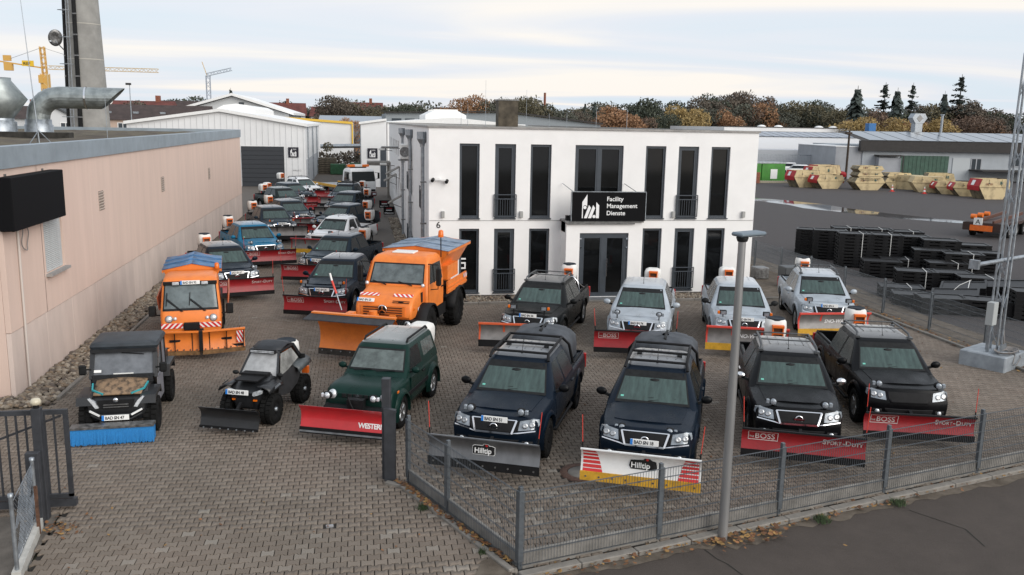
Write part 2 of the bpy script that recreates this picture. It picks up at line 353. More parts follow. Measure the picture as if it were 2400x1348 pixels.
def kerb_line(pts, h, wd, label, seg=1.0, z0=-.1, name='kerb', m=M_CONC):
    t = thing(name, (pts[0][0], pts[0][1], 0), label, 'kerb')
    for (x0, y0), (x1, y1) in zip(pts[:-1], pts[1:]):
        d = sqrt((x1-x0)**2+(y1-y0)**2); k = max(1, round(d/seg)); a = atan2(y1-y0, x1-x0)
        st_ = geo(('kerb', round(d/k, 3), h, wd), lambda: bx(-d/k/2+.006, d/k/2-.006, -wd/2, wd/2, z0, h, .012))
        for q in range(k):
            f = (q+.5)/k; obj('kerbstone', st_, m, t, (x0+(x1-x0)*f-pts[0][0], y0+(y1-y0)*f-pts[0][1], random.uniform(-.004, .004)), a+random.gauss(0, .004))
    return t
kerb_line([(2.2, 11.62), (18.55, 15.86)], .02, .16, 'low grey kerb of stones between the street and the front fence', 1.0)
kerb_line([(.35, 15.2), (.62, 15.02), (1.22, 13.75), (2.1, 11.72)], .05, .10, 'narrow concrete edging strewn with brown leaves beside the driveway', 1.0)
kerb_line([(18.0, 16.3), (18.0, 31.0)], .07, .12, 'grey edging of the parking yard along the right hand fence', 1.0)
kerb_line([(3.0, 31.0), (7.4, 31.0)], .08, .14, 'edging stones in front of the left pebble bed of the white office', 1.0)
kerb_line([(10.5, 31.0), (18.0, 31.0)], .08, .14, 'edging stones in front of the right pebble bed of the white office', 1.0)
kerb_line([(-7.05, 21.0), (-7.05, 61)], .06, .10, 'dark edging along the pebble strip at the pink building', 1.0)

def pebbles(name, rects, count, r0, r1, cols_, z=0.):
    ms = [mat('pebble_%d_%s' % (k, name), c, .9, var=.15, scale=8) for k, c in enumerate(cols_)]
    mb = MB(); b = bmesh.new(); bmesh.ops.create_icosphere(b, subdivisions=1, radius=1)
    base = [v.co.copy() for v in b.verts]; fc = [[v.index for v in f.verts] for f in b.faces]; b.free()
    ar = [(x1-x0)*(y1-y0) for x0, x1, y0, y1 in rects]
    for _ in range(count):
        x0, x1, y0, y1 = random.choices(rects, ar)[0]; r = random.uniform(r0, r1); cx, cy = random.uniform(x0, x1), random.uniform(y0, y1)
        sx, sy, sz = r*random.uniform(.8, 1.5), r*random.uniform(.7, 1.2), r*random.uniform(.5, .9); a = random.uniform(0, pi); jz = random.uniform(0, .05)
        mb.add([(cx+(v.x*sx*cos(a)-v.y*sy*sin(a))*random.uniform(.9, 1.1), cy+v.x*sx*sin(a)+v.y*sy*cos(a), z+jz+v.z*sz) for v in base], fc, random.randrange(len(ms)), True)
    o = obj(name, mb, ms); o['kind'] = 'stuff'; return o
PEB = [(.22, .185, .145), (.16, .13, .10), (.29, .25, .20), (.11, .09, .075), (.20, .15, .105)]
sheet('pebble_bed', [(-10, 20.4), (-7.1, 20.4), (-7.1, 61.3), (-8, 61.3), (-8, 21.2), (-10, 21.2)], -.008, M_EARTH)
pebbles('pebbles', [(-7.95, -7.12, 20.9, 40), (-9.8, -7.1, 20.4, 21.1)], 2700, .045, .085, PEB, .02)
pebbles('pebbles', [(3.0, 7.3, 31.1, 32.15), (10.6, 15.2, 31.1, 32.15)], 1700, .035, .06, PEB, .03)
pebbles('pebbles', [(1.75, 2.35, 44, 60)], 700, .04, .08, [(.22, .15, .11), (.28, .2, .15), (.16, .12, .1)], .0)
sheet('pebble_bed', [(2.45, 31.05), (7.45, 31.05), (7.45, 32.6), (2.45, 32.6)], -.006, M_EARTH)
sheet('pebble_bed', [(10.5, 31.05), (15.4, 31.05), (15.4, 32.6), (10.5, 32.6)], -.006, M_EARTH)
sheet('doorstep_paving', [(7.45, 31.05), (10.5, 31.05), (10.5, 32.0), (7.45, 32.0)], .01, mat('doorstep_stone', (.17, .155, .135), .85, var=.25, scale=12, bump=.6, bscale=40))
# puddle across the neighbouring lot
mp_ = MB(); up = [(33.5, 79), (36.2, 79), (38.5, 76), (40.2, 72), (40.4, 68), (41.6, 63.5), (43.5, 59.5), (46, 55)]; lo = [(33.0, 76), (35.6, 74.6), (36.6, 71), (36.4, 68.2), (38.4, 64), (39.6, 60.6), (42.2, 57.5), (45.8, 54.6)]
mp_.add([(x, y, -.045) for x, y in up]+[(x, y, -.045) for x, y in lo], [(i, i+1, 9+i, 8+i) for i in range(7)])
o = obj('puddle', mp_, mat('wet_puddle', (.05, .05, .055), .03, spec=1.0)); o['kind'] = 'structure'
# manhole
t = thing('manhole_cover', (4.07, 15.25, 0), 'round rust brown manhole cover in the paving beside the white plough', 'manhole')
mb = MB(); mb.lathe([(.30, .0), (.44, .0), (.45, -.03)], 32); obj('rim', mb, mat('rusty_iron', (.10, .055, .04), .8, var=.3, scale=20), t, (0, 0, .006))
mb = MB(); mb.lathe([(0, .0), (.29, .0), (.295, -.02)], 32); obj('cover', mb, M_CONC, t, (0, 0, .004))
t = obj('loose_stone', MB().box(-.06, .06, -.03, .03, -.03, .004), mat('pale_stone', (.3, .3, .31), .8), loc=(-.6, 13.6, 0), rot=.1, label='small pale stone block lying in the gap of a missing paver', cat='stone')

# ---------------------------------------------------------------- walls with real openings
def wall_open(mb, a0, a1, z0, z1, y, holes, axis='x', depth=.18, face=-1, mi=0):
    """outer skin of a wall on the plane y (axis 'x') or x (axis 'y') with holes (a0,a1,z0,z1) and their reveals"""
    xs = sorted({a0, a1, *[h[0] for h in holes], *[h[1] for h in holes]}); zs = sorted({z0, z1, *[h[2] for h in holes], *[h[3] for h in holes]})
    xs = [x for x in xs if a0 <= x <= a1]; zs = [z for z in zs if z0 <= z <= z1]
    p = (lambda a, z, d=0.: (a, y-face*d, z)) if axis == 'x' else (lambda a, z, d=0.: (y-face*d, a, z))
    for i in range(len(xs)-1):
        for j in range(len(zs)-1):
            cx, cz = (xs[i]+xs[i+1])/2, (zs[j]+zs[j+1])/2
            if any(h[0] < cx < h[1] and h[2] < cz < h[3] for h in holes): continue
            mb.add([p(xs[i], zs[j]), p(xs[i+1], zs[j]), p(xs[i+1], zs[j+1]), p(xs[i], zs[j+1])], [(0, 1, 2, 3)], mi)
    for h in holes:
        for (u, v) in (((h[0], h[2]), (h[1], h[2])), ((h[1], h[2]), (h[1], h[3])), ((h[1], h[3]), (h[0], h[3])), ((h[0], h[3]), (h[0], h[2]))):
            mb.add([p(*u), p(*v), p(*v, depth), p(*u, depth)], [(0, 1, 2, 3)], mi)
def window(parent, x0, x1, z0, z1, y, axis='x', face=-1, fr=.09, depth=.12, mull=(), fm=None, gm=None, name='window', dbl=.0):
    """frame (window) with a pane as its sub-part, set back in the opening"""
    fm = fm or M_ANTH; gm = gm or M_DGLASS; mb = MB(); f0, f1 = depth-.05, depth+.03
    def bxx(a0, a1, c0, c1, d0, d1, b):
        ya, yb = sorted((y-face*d0, y-face*d1))
        b.box(a0, a1, ya, yb, c0, c1) if axis == 'x' else b.box(ya, yb, a0, a1, c0, c1)
    bxx(x0, x0+fr, z0, z1, f0, f1, mb); bxx(x1-fr, x1, z0, z1, f0, f1, mb); bxx(x0+fr, x1-fr, z0, z0+fr, f0, f1, mb); bxx(x0+fr, x1-fr, z1-fr, z1, f0, f1, mb)
    for q in mull: bxx(q-fr*.6, q+fr*.6, z0+fr, z1-fr, f0, f1, mb)
    if dbl:
        for a, b_ in zip([x0+fr]+[q+fr*.6 for q in mull], [q-fr*.6 for q in mull]+[x1-fr]):
            for s_ in (0, 1): bxx(a if s_ == 0 else b_-dbl, a+dbl if s_ == 0 else b_, z0+fr, z1-fr, f0+.012, f1-.005, mb)
            bxx(a+dbl, b_-dbl, z1-fr-dbl, z1-fr, f0+.012, f1-.005, mb)
    w_ = obj(name, mb, fm, parent); g = MB(); bxx(x0+fr*.5, x1-fr*.5, z0+fr*.5, z1-fr*.5, depth, depth+.015, g); obj('pane', g, gm, w_); return w_

# ---------------------------------------------------------------- white office building
wb = thing('office_building', (2.43, 32.6, 0), 'white two storey office with tall dark windows and black company sign', 'building')
wb_off = Vector((-2.43, -32.6, 0))
def wp(name, mb, m, **k): o = obj(name, mb, m, wb, **k); o.location = wb_off; return o
X0, X1, Y0, ZT = 2.43, 15.32, 32.6, 6.30
UP = [(3.57, 4.32), (4.90, 5.69), (6.25, 7.05), (7.97, 9.86), (10.75, 11.56), (12.07, 12.89), (13.40, 14.18)]
LOW = [(3.57, 4.33), (4.90, 5.68), (6.25, 7.04), (10.76, 11.54), (12.07, 12.88), (13.38, 14.15)]
hu = [(a, b, 2.97, 5.74) for a, b in UP]; hl = [(a, b, .12 if 1 else 0, 2.57) for a, b in LOW]
SIDE = [(36.4, 37.2, 2.9, 5.76), (43.6, 44.3, 2.9, 5.76), (45.3, 46.0, 2.9, 5.76), (47.0, 47.8, 2.9, 5.76)]
SIDEL = [(36.4, 37.2, .1, 2.6), (43.6, 44.3, .1, 2.55), (45.3, 46.0, .1, 2.55), (47.0, 47.8, .1, 2.55)]
SIDE2 = [(y, y+1.3, 4.15, 5.2) for y in (59.5, 62.4, 65.6, 69.0, 73, 77)]+[(54.0, 55.2, 3.9, 5.1)]+[(y, y+1.2, 1.3, 2.6) for y in (56, 60, 64, 68, 73)]
mb = MB(); wall_open(mb, X0, X1, .02, ZT, Y0, hu+hl); wall_open(mb, Y0, 80, .02, ZT, X0, SIDE+SIDEL+SIDE2, 'y')
mb.box(X0+.25, X1-.25, Y0+.3, 79.9, 0, ZT-.3); mb.add([(X1, Y0, 0), (X1, 80, 0), (X1, 80, ZT), (X1, Y0, ZT)], [(0, 1, 2, 3)])
wp('wall', mb, M_WHITE)
mb = MB(); mb.box(X0+.02, X1-.02, Y0+.04, Y0+.2, -.1, .10); wp('plinth', mb, mat('plinth_grey', (.09, .09, .095), .85, var=.2, scale=6))
mb = MB(); mb.box(X0-.05, X1+.05, Y0-.05, Y0+.35, ZT, ZT+.07); mb.box(X0-.05, X0+.3, Y0+.35, 80, ZT, ZT+.07); mb.box(X1-.3, X1+.05, Y0+.35, 80, ZT, ZT+.07); wp('parapet_cap', mb, mat('cap_metal', (.28, .27, .26), .55, .4, var=.15, scale=4))
mb = MB(); mb.box(X0+.3, X1-.3, Y0+.35, 80, ZT-.06, ZT-.02); wp('roof', mb, mat('roof_gravel', (.25, .24, .22), .95, var=.2, scale=6))
for k, (a, b) in enumerate(UP):
    o = window(wb, a, b, 2.97, 5.74, Y0, mull=((a+b)/2,) if b-a > 1.5 else (), dbl=.06 if b-a > 1.5 or k in (1, 5) else 0); o.location = wb_off
    sl = MB().box(a-.03, b+.03, Y0-.06, Y0+.06, 2.93, 2.97); s_ = obj('sill', sl, M_ANTH, o)
for k, (a, b) in enumerate(LOW):
    o = window(wb, a, b, .12, 2.57, Y0, dbl=.06 if k in (1, 4) else 0); o.location = wb_off
    obj('sill', MB().box(a-.03, b+.03, Y0-.06, Y0+.06, .08, .12), M_ANTH, o)
for a, b, c, d in SIDE+SIDEL+SIDE2:
    o = window(wb, a, b, c, d, X0, 'y', fr=.07); o.location = wb_off
def balustrade(x0, x1, z0, z1, axis='x', y=Y0):
    m = MB(); P_ = (lambda a, z: (a, y-.05, z)) if axis == 'x' else (lambda a, z: (y-.05, a, z))
    for z in (z0, z1-.16, z1): m.beam(P_(x0-.03, z), P_(x1+.03, z), .035)
    k = 9
    for q in range(k): a = x0+.03+(x1-x0-.06)*q/(k-1); m.beam(P_(a, z0), P_(a, z1-.16), .016)
    for a in (x0-.03, x1+.03): m.beam(P_(a, z0), P_(a, z1), .03)
    return wp('balustrade', m, M_ANTH)
for k in (1, 5): balustrade(UP[k][0], UP[k][1], 3.03, 3.86)
balustrade(LOW[1][0], LOW[1][1], .2, 1.02); balustrade(LOW[4][0], LOW[4][1], .2, 1.02)
for q in SIDE+SIDEL: balustrade(q[0], q[1], q[2]+.08, q[2]+.95, 'y', X0)
# entrance porch with its door
VX0, VX1, VY = 7.50, 10.42, 31.72
mb = MB(); wall_open(mb, VX0, VX1, .02, 2.9, VY, [(8.02, 9.92, .06, 2.5)]); mb.box(VX0, 8.0, VY+.19, Y0, 0, 2.9); mb.box(9.94, VX1, VY+.19, Y0, 0, 2.9)
for xx in (VX0, VX1): mb.add([(xx, VY, 0), (xx, VY+.19, 0), (xx, VY+.19, 2.9), (xx, VY, 2.9)], [(0, 1, 2, 3)])
mb.box(VX0, VX1, VY+.19, Y0, 2.5, 2.9); wp('porch', mb, M_WHITE)
mb = MB(); mb.box(VX0-.06, VX1+.06, VY-.06, Y0, 2.9, 2.96); mb.box(VX0-.03, VX1-.3, VY-.09, VY-.03, 2.84, 2.88); wp('porch_roof', mb, M_STEEL)
o = window(wb, 8.02, 9.92, .06, 2.5, VY, fr=.15, mull=(8.97,), name='door', dbl=.05); o.location = wb_off
mb = MB(); mb.tube([(9.10, VY-.02, .85), (9.10, VY-.02, 1.55)], .018); mb.beam((9.10, VY-.02, .95), (9.10, VY+.09, .95), .02); mb.beam((9.10, VY-.02, 1.45), (9.10, VY+.09, 1.45), .02); obj('handle', mb, M_CHROME, o)
for xx in (8.06, 9.88):
    for z in (2.28, 1.95): obj('hinge', MB().box(xx-.05, xx+.05, VY+.02, VY+.07, z-.03, z+.03), M_CHROME, o)
mb = MB(); mb.box(7.9, 10.05, VY-.45, VY, -.02, .05); wp('doorstep', mb, mat('step_stone', (.16, .165, .17), .6, var=.2, scale=4))
for x in (7.56, 7.70): wp('floodlight', MB().box(x-.05, x+.05, VY+.1, VY+.3, 2.97, 3.15), M_BLACK)
# company sign on the porch roof
sg = thing('company_sign', (9.06, VY-.12, 2.97), 'wide black sign with white emblem reading Facility Management Dienste', 'sign')
W2 = 1.42; ZS = 1.08
obj('panel', bx(-W2, W2, -.05, .05, 0, ZS, .006), M_SIGNBLK, sg)
mb = MB(); mb.box(-W2-.012, W2+.012, -.06, .06, ZS, ZS+.02); mb.box(-W2-.02, -W2, -.06, .06, 0, ZS); mb.box(W2, W2+.02, -.06, .06, 0, ZS); obj('frame', mb, M_GALV, sg)
k = 2*W2/1715; obj('emblem', logo_mesh(k), M_SIGNWHT, sg, (-W2+(583-348)*k, -.052, (860-792)*k*1.0))
for s_, b_ in (('Facility', 405), ('Management', 560), ('Dienste', 722)):
    lettering(s_, .232, M_SIGNWHT, sg, (-W2+(1150-348)*k, -.052, (858-b_)*k), bold=.012)
for x in (-W2+.1, W2-.3): obj('stay', MB().beam((x, .05, ZS-.02), (x-.25, .95, ZS+.25), .02), M_GALV, sg)
mb = MB()
for a, b, c, d in ((3.62, 3.84, 1.38, 1.44), (3.62, 3.84, 1.22, 1.28), (3.79, 3.84, 1.08, 1.22), (3.62, 3.84, 1.02, 1.08)): mb.box(a, b, Y0+.112, Y0+.118, c, d)
o = obj('window_print', mb, M_SIGNWHT, wb); o.location = wb_off; lettering('Y', .17, M_SIGNWHT, wb, (3.80-2.43, .115, .72))
lettering('6', .34, M_INK, wb, (2.70-2.43, -.004, 2.60), bold=.015)
for x in (2.95, 5.92, 11.95, 14.85, 9.0 if 0 else 7.25):
    if x == 7.25: continue
    tag(obj('wall_light', bx(-.06, .06, -.12, 0, -.12, .12, .01), mat('lamp_grey', (.35, .35, .34), .5)), dict([(2.95, 'small grey wall light left of the first upper window of the office'), (5.92, 'small grey wall light between second and third upper windows'), (11.95, 'small grey wall light left of the right balustrade window'), (14.85, 'small grey wall light near the right edge of the office')])[x], 'wall light', 'grey wall lights on the white office').location = (x, Y0-.005, 3.12)
t = thing('security_camera', (2.75, Y0, 4.42), 'pair of black security cameras on white arm near office corner', 'camera')
obj('arm', MB().beam((-.1, -.12, 0), (.3, -.12, -.02), .05).beam((.1, 0, 0), (.1, -.12, 0), .06), M_WHT, t)
for x, z in ((-.16, 0), (.36, -.05)): obj('lens', MB().cyl((x, -.02, z), (x-.05, -.22, z-.05), .06), M_BLACK, t)
mb = MB()
for x in np.arange(2.45, 15.3, 3.2): mb.beam((x, Y0-.008, 2.88), (min(x+3.2, 15.3), Y0-.008, 2.88), .012)
wp('cable', mb, M_STEEL)
# rainwater heads and downpipes on the side wall
for y, tail in ((33.9, 'nearest the office corner'), (43.0, 'in the middle of the office side wall'), (50.9, 'farthest along the office side wall')):
    t = thing('downpipe', (X0, y, 0), 'grey downpipe with hopper head, ' + tail, 'downpipe', group='downpipes of the white office')
    obj('pipe', MB().tube([(-.14, 0, 0), (-.14, 0, 5.6)], .07, 12), M_GALV, t)
    mb = MB(); mb.lathe([(.08, 0), (.10, .12), (.21, .30), (.21, .58), (.19, .58)], 4, (-.15, 0, 5.55), sm=False); obj('hopper', mb, M_GALV, t)
    for z in (.9, 2.6, 4.2): obj('bracket', MB().box(-.23, 0, -.09, .09, z, z+.05), M_STEEL, t)
t = thing('air_conditioner', (X0, 44.2, 4.65), 'white air conditioning unit on brackets at office side wall', 'air conditioner')
obj('casing', bx(-.55, -.15, -.55, .55, .02, .75, .03), M_WPLAST, t); obj('fan_grille', MB().lathe([(.25, 0), (.02, .01)], 20, (-.35, -.56, .38), 'y'), M_STEEL, t); obj('bracket', MB().box(-.65, 0, -.5, .5, -.06, 0), M_STEEL, t)
for y, z, d in ((58.5, 3.1, 1.5), (64, 2.3, 1.6), (54, 1.6, .9)):
    t = thing('awning', (X0, y, z), {58.5: 'grey pitched canopy over upper side door of the office', 64: 'grey pitched canopy low on the office side wall', 54: 'small grey awning nearest the downpipe on the office side'}[y], 'canopy')
    obj('sheet', MB().add([(0, -d/2, .5), (0, d/2, .5), (-.9, d/2, 0), (-.9, -d/2, 0), (0, -d/2, .45), (0, d/2, .45), (-.9, d/2, -.05), (-.9, -d/2, -.05)], [(0, 1, 2, 3), (4, 7, 6, 5), (0, 3, 7, 4), (1, 5, 6, 2), (2, 6, 7, 3), (0, 4, 5, 1)]), M_CONC, t)
    obj('bracket', MB().beam((0, 0, -.3), (-.8, 0, 0), .04), M_STEEL, t)
t = thing('entrance_canopy', (X0, 78, 2.75), 'flat grey concrete canopy over far side door of the office', 'canopy'); obj('slab', MB().box(-2.0, 0, -1.6, 1.6, 0, .28), M_CONC, t); obj('post', MB().box(-.3, -.1, -1.5, -1.3, -2.75, 0), M_CONC, t)
for y, z in ((72, 4.15), (67, 3.2)): t = thing('wall_lamp', (X0, y, z), {72: 'pale security lamp on far office side wall beside the dark door', 67: 'pale bracket lamp on office side wall, nearer one'}[y], 'lamp'); obj('arm', MB().beam((0, 0, 0), (-.8, 0, .1), .05), M_STEEL, t); obj('head', bx(-1.1, -.6, -.2, .2, .05, .2, .02), M_WPLAST, t)
t = thing('wall_lamp', (X0, 52.8, 4.9), 'dark flat floodlight on arm on the office side wall', 'lamp'); obj('arm', MB().beam((0, 0, 0), (-.5, 0, .05), .05), M_STEEL, t); obj('head', bx(-1.3, -.3, -.25, .25, .02, .14, .02), M_STEEL, t)
for (x, y, z, tail) in ((1.26, 66.1, 0, 'farther of the two'), (1.46, 61.28, 0, 'nearer of the two')):
    t = thing('pavement_sign', (x+.35, y, 0), 'black EINGANG board standing on paving by the office, ' + tail, 'sign', group='black entrance boards')
    obj('board', bx(-.38, .38, -.03, .03, .12, .68, .01), M_SIGNBLK, t); lettering('EINGANG', .14, M_SIGNWHT, t, (0, -.032, .18), align='CENTER', bold=.01)
    for z, c in ((.53, M_RED), (.40, M_SIGNWHT)): obj('print', MB().box(-.2, .2, -.034, -.031, z, z+.05), c, t)
    for q in (-.3, .3): obj('leg', MB().beam((q, 0, 0), (q, 0, .14), .04), M_STEEL, t)
# roof: chimney shaft, lightning rods
t = thing('chimney', (9.46, 58, ZT-.1), 'dark weathered square chimney shaft on the white office roof', 'chimney'); mb = MB(); mb.box(-.65, .65, -.6, .6, 0, 1.76); obj('shaft', mb, mat('weathered_cement', (.075, .062, .045), .9, var=.45, scale=1.5, bump=.4), t); obj('cap', bx(-.69, .69, -.64, .64, 1.76, 1.84), M_STEEL, t)
rods = [(1078, 44, 1.2), (1093, 44, 1.2), (1133, 50, 2.6), (1226, 52, 2.2), (1279, 40, .7), (1320, 40, .75), (1389, 38, .9), (1462, 38, .95)]
for k, (px, y, h) in enumerate(rods):
    x = y*(.1725+(px-1200)/2050*1.0355)
    obj('lightning_rod', MB().cyl((0, 0, 0), (0, 0, h), .012, .006, 6), M_GALV, loc=(x, y, ZT-.03), label='thin lightning rod on the flat office roof, '+('first', 'second', 'third', 'fourth', 'fifth', 'sixth', 'seventh', 'last')[k]+' from the left', cat='rod', group='lightning rods on the office roof')

# ---------------------------------------------------------------- pink building at the left
pb = thing('pink_building', (-8, 21.2, 0), 'long pink concrete workshop with grey metal parapet and mossy flat roof', 'building')
po = Vector((8, -21.2, 0))
def pp(name, mb, m, par=pb): o = obj(name, mb, m, par); o.location = po if par is pb else (0, 0, 0); return o
HX = -8.0; Z1 = 1.54; ZP = 5.29
holes = [(23.77, 25.17, 2.5, 3.83)]
core = MB().box(-34, HX-.13, 21.35, 61.2, 0, ZP); pp('wall', core, M_PINK)
cuts = [21.2, 23.55, 25.6, 27.9, 30.2, 32.4, 34.8, 37.2, 39.6, 42, 44.4, 46.8, 49.2, 51.6, 54, 56.4, 58.8, 61.3]
for a, b in zip(cuts[:-1], cuts[1:]): obj('wall_panel', bx(HX-.12, HX-.015, a+.006, b-.006, 0, Z1-.006, .006), M_PINK2, pb, po)
mb = MB(); wall_open(mb, 23.62, 27.9-.006, Z1+.006, ZP, HX, holes, 'y', .12, 1); o = obj('wall_panel', mb, M_PINK, pb, po)
obj('wall_panel', bx(HX-.12, HX, 21.2, 23.6, Z1+.006, ZP, .006), M_PINK, pb, po)
for a, b in ((27.9, 54), (54, 61.3)): obj('wall_panel', bx(HX-.12, HX, a+.006, b-.006, Z1+.006, ZP, .006), M_PINK, pb, po)
obj('wall_panel', bx(-34, HX-.125, 21.2, 21.34, 0, ZP, .006), M_PINK, pb, po)
M_FASC = mat('parapet_metal', (.30, .35, .39), .5, .35, var=.12, scale=1.2)
mb = MB(); mb.box(HX-.3, HX+.06, 21.1, 61.35, ZP, 5.78); mb.box(-34, HX-.3, 21.1, 21.4, ZP, 5.78); mb.box(-34, HX-.3, 61.05, 61.35, ZP, 5.78); pp('parapet', mb, M_FASC)
for y in np.arange(25, 61, 4): obj('joint_cover', MB().box(HX+.058, HX+.064, y, y+.03, ZP+.01, 5.77), M_FASC, pb, po)
M_ROOF = mat('mossy_gravel_roof', (.070, .054, .042), .95, col2=(.125, .105, .065), scale=1.3, bump=1.2, bscale=25, lo=.4, hi=.62)
mb = MB()
mb.grid([[(-34+25.7*i/26, 21.4+39.65*j/40, 5.56+.06*sin(i*2.1)*cos(j*1.7)+.03*random.random()) for j in range(41)] for i in range(27)]); pp('roof', mb, M_ROOF)
sh = obj('window', MB().box(-.10, -.06, 0, 1.4, 0, 1.33), mat('shutter_frame', (.5, .5, .5), .5), pb, (0, 23.77-21.2, 2.5))
k = geo('slat', lambda: bx(-.012, .012, .03, 1.37, .004, .045, .005))
for q in range(26): obj('slat', k, mat('shutter_grey', (.52, .54, .54), .5, var=.08), sh, (-.045, 0, .02+q*.05))
obj('sill', MB().box(-.06, .14, -.06, 1.46, -.07, -.005), mat('sill_stone', (.30, .29, .28), .7, var=.15), sh)
for y, z in ((28.93, 3.92), (37.57, 3.82), (48.7, 3.6)):
    t = thing('wall_vent', (HX, y, z), {28.93: 'ventilation grille in the pink wall, nearest the black sign box', 37.57: 'ventilation grille in the pink wall, middle of three', 48.7: 'ventilation grille in the pink wall, farthest of three'}[y], 'vent', group='ventilation grilles in the pink wall')
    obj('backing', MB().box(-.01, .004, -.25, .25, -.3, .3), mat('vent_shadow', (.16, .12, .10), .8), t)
    for q in range(7): obj('slat', MB().add([(.004, -.26, -.3+q*.085), (.004, .26, -.3+q*.085), (.035, .26, -.25+q*.085), (.035, -.26, -.25+q*.085), (.004, -.26, -.23+q*.085), (.004, .26, -.23+q*.085)], [(0, 1, 2, 3), (3, 2, 5, 4), (0, 3, 4), (1, 5, 2)]), mat('vent_frame', (.42, .35, .30), .7), t)
t = thing('sign_box', (HX, 22.75, 3.92), 'large blank black sign box mounted high on the pink wall', 'sign'); obj('case', bx(.02, .34, -1.75, 1.75, 0, 1.2, .015), M_SIGNBLK, t)
for y in (-1.2, 1.2): obj('bracket', MB().box(-.02, .03, y, y+.08, -.05, 1.25), M_STEEL, t)
obj('conduit', MB().tube([(0, 0, 0), (0, .05, 3.9)], .03, 8), mat('conduit_white', (.55, .50, .46), .6), loc=(HX+.03, 21.95, .02), label='pale vertical cable conduit running down the pink wall', cat='conduit')
t = [(HX+.06+.02*sin(a*3), 22.35+.20*cos(a), 3.62+.30*sin(a)) for a in [q*2*pi/24 for q in range(44)]]
obj('cable_coil', MB().tube(t, .014, 5), mat('grey_cable', (.25, .23, .22), .6), label='coil of grey cable hanging under the black sign box', cat='cable')
# roof plant on the pink building
def duct_elbow():
    c = [(0, 0, 0), (0, 0, .75)]; R = .95
    for q in range(1, 6): a = q*pi/10; c.append((R-R*cos(a), 0, .75+R*sin(a)))
    c += [(2.3, 0, 1.70), (3.0, 0, 1.70)]
    m = MB(); r = .49; n_ = 24; rings = []
    for i, p in enumerate(c):
        p = Vector(p); d = (Vector(c[min(i+1, len(c)-1)])-Vector(c[max(i-1, 0)])).normalized(); u = Vector((0, 1, 0)); b = d.cross(u)
        rr = [p+(u*cos(2*pi*k/n_)+b*sin(2*pi*k/n_))*r for k in range(n_)]
        if i == len(c)-1: rr = [v+Vector((1.05*(v.z-1.70)+.25, 0, 0)) for v in rr]
        rings.append(rr)
    for a, b_ in zip(rings[:-1], rings[1:]): m.grid([a+[a[0]], b_+[b_[0]]], 0, False)
    inn = [[(v-Vector((1.7, 0, 1.7))*0) for v in rings[-2]], rings[-1]]
    return m
DCT = (-14.6, 43.9, 5.55)
t = thing('roof_duct', DCT, 'large galvanised elbow pipe with slanting open mouth on the mossy roof', 'duct', rot=.06)
mb = duct_elbow(); o = obj('pipe', mb, mat('duct_zinc', (.30, .33, .33), .45, .8, var=.25, scale=2.5, rvar=.1), t, (0, 0, .05))
md = o.modifiers.new('solid', 'SOLIDIFY'); md.thickness = .02
obj('collar', MB().lathe([(.60, 0), (.60, .50), (.55, .53), (.55, .75), (.50, .75)], 28), M_GALV, t)
obj('clamp', MB().lathe([(.51, -.04), (.51, .04)], 28, (2.1, 0, 1.75), 'x'), M_CHROME, t)
t = thing('roof_duct', (-15.95, 43.0, 5.55), 'galvanised roof ventilator with conical hood at the left picture edge', 'duct')
obj('pipe', MB().lathe([(.72, 0), (.72, .62), (.62, .66), (.62, .8)], 28), M_GALV, t); obj('hood', MB().lathe([(.62, .78), (1.22, 1.62), (.62, 2.42), (.62, 2.55), (.55, 2.55)], 28), mat('duct_zinc2', (.30, .33, .33), .45, .8, var=.2, scale=2.5), t)
t = thing('lightning_rod', (-10.4, 31.2, 5.5), 'tall thin lightning rod on a tripod foot on the mossy roof', 'rod'); obj('rod', MB().cyl((0, 0, 0), (-.35, .3, 5.1), .02, .008, 6), M_GALV, t)
for a in (0, 2.1, 4.2): obj('leg', MB().beam((0, 0, .5), (.4*cos(a), .4*sin(a), .06), .02), M_GALV, t)
obj('lightning_rod', MB().cyl((0, 0, 0), (0, 0, 1.7), .015, .008, 6), M_GALV, loc=(-10.1, 38, 5.55), label='short thin lightning rod standing alone on the mossy roof', cat='rod')
o = obj('roof_curb', bx(-3, 3, -.3, .3, 0, .32, .02), mat('curb_dark', (.03, .028, .024), .95, var=.4), loc=(-14.6, 38.5, 5.5), label='dark low bitumen upstand on the roof in front of the duct', cat='upstand')
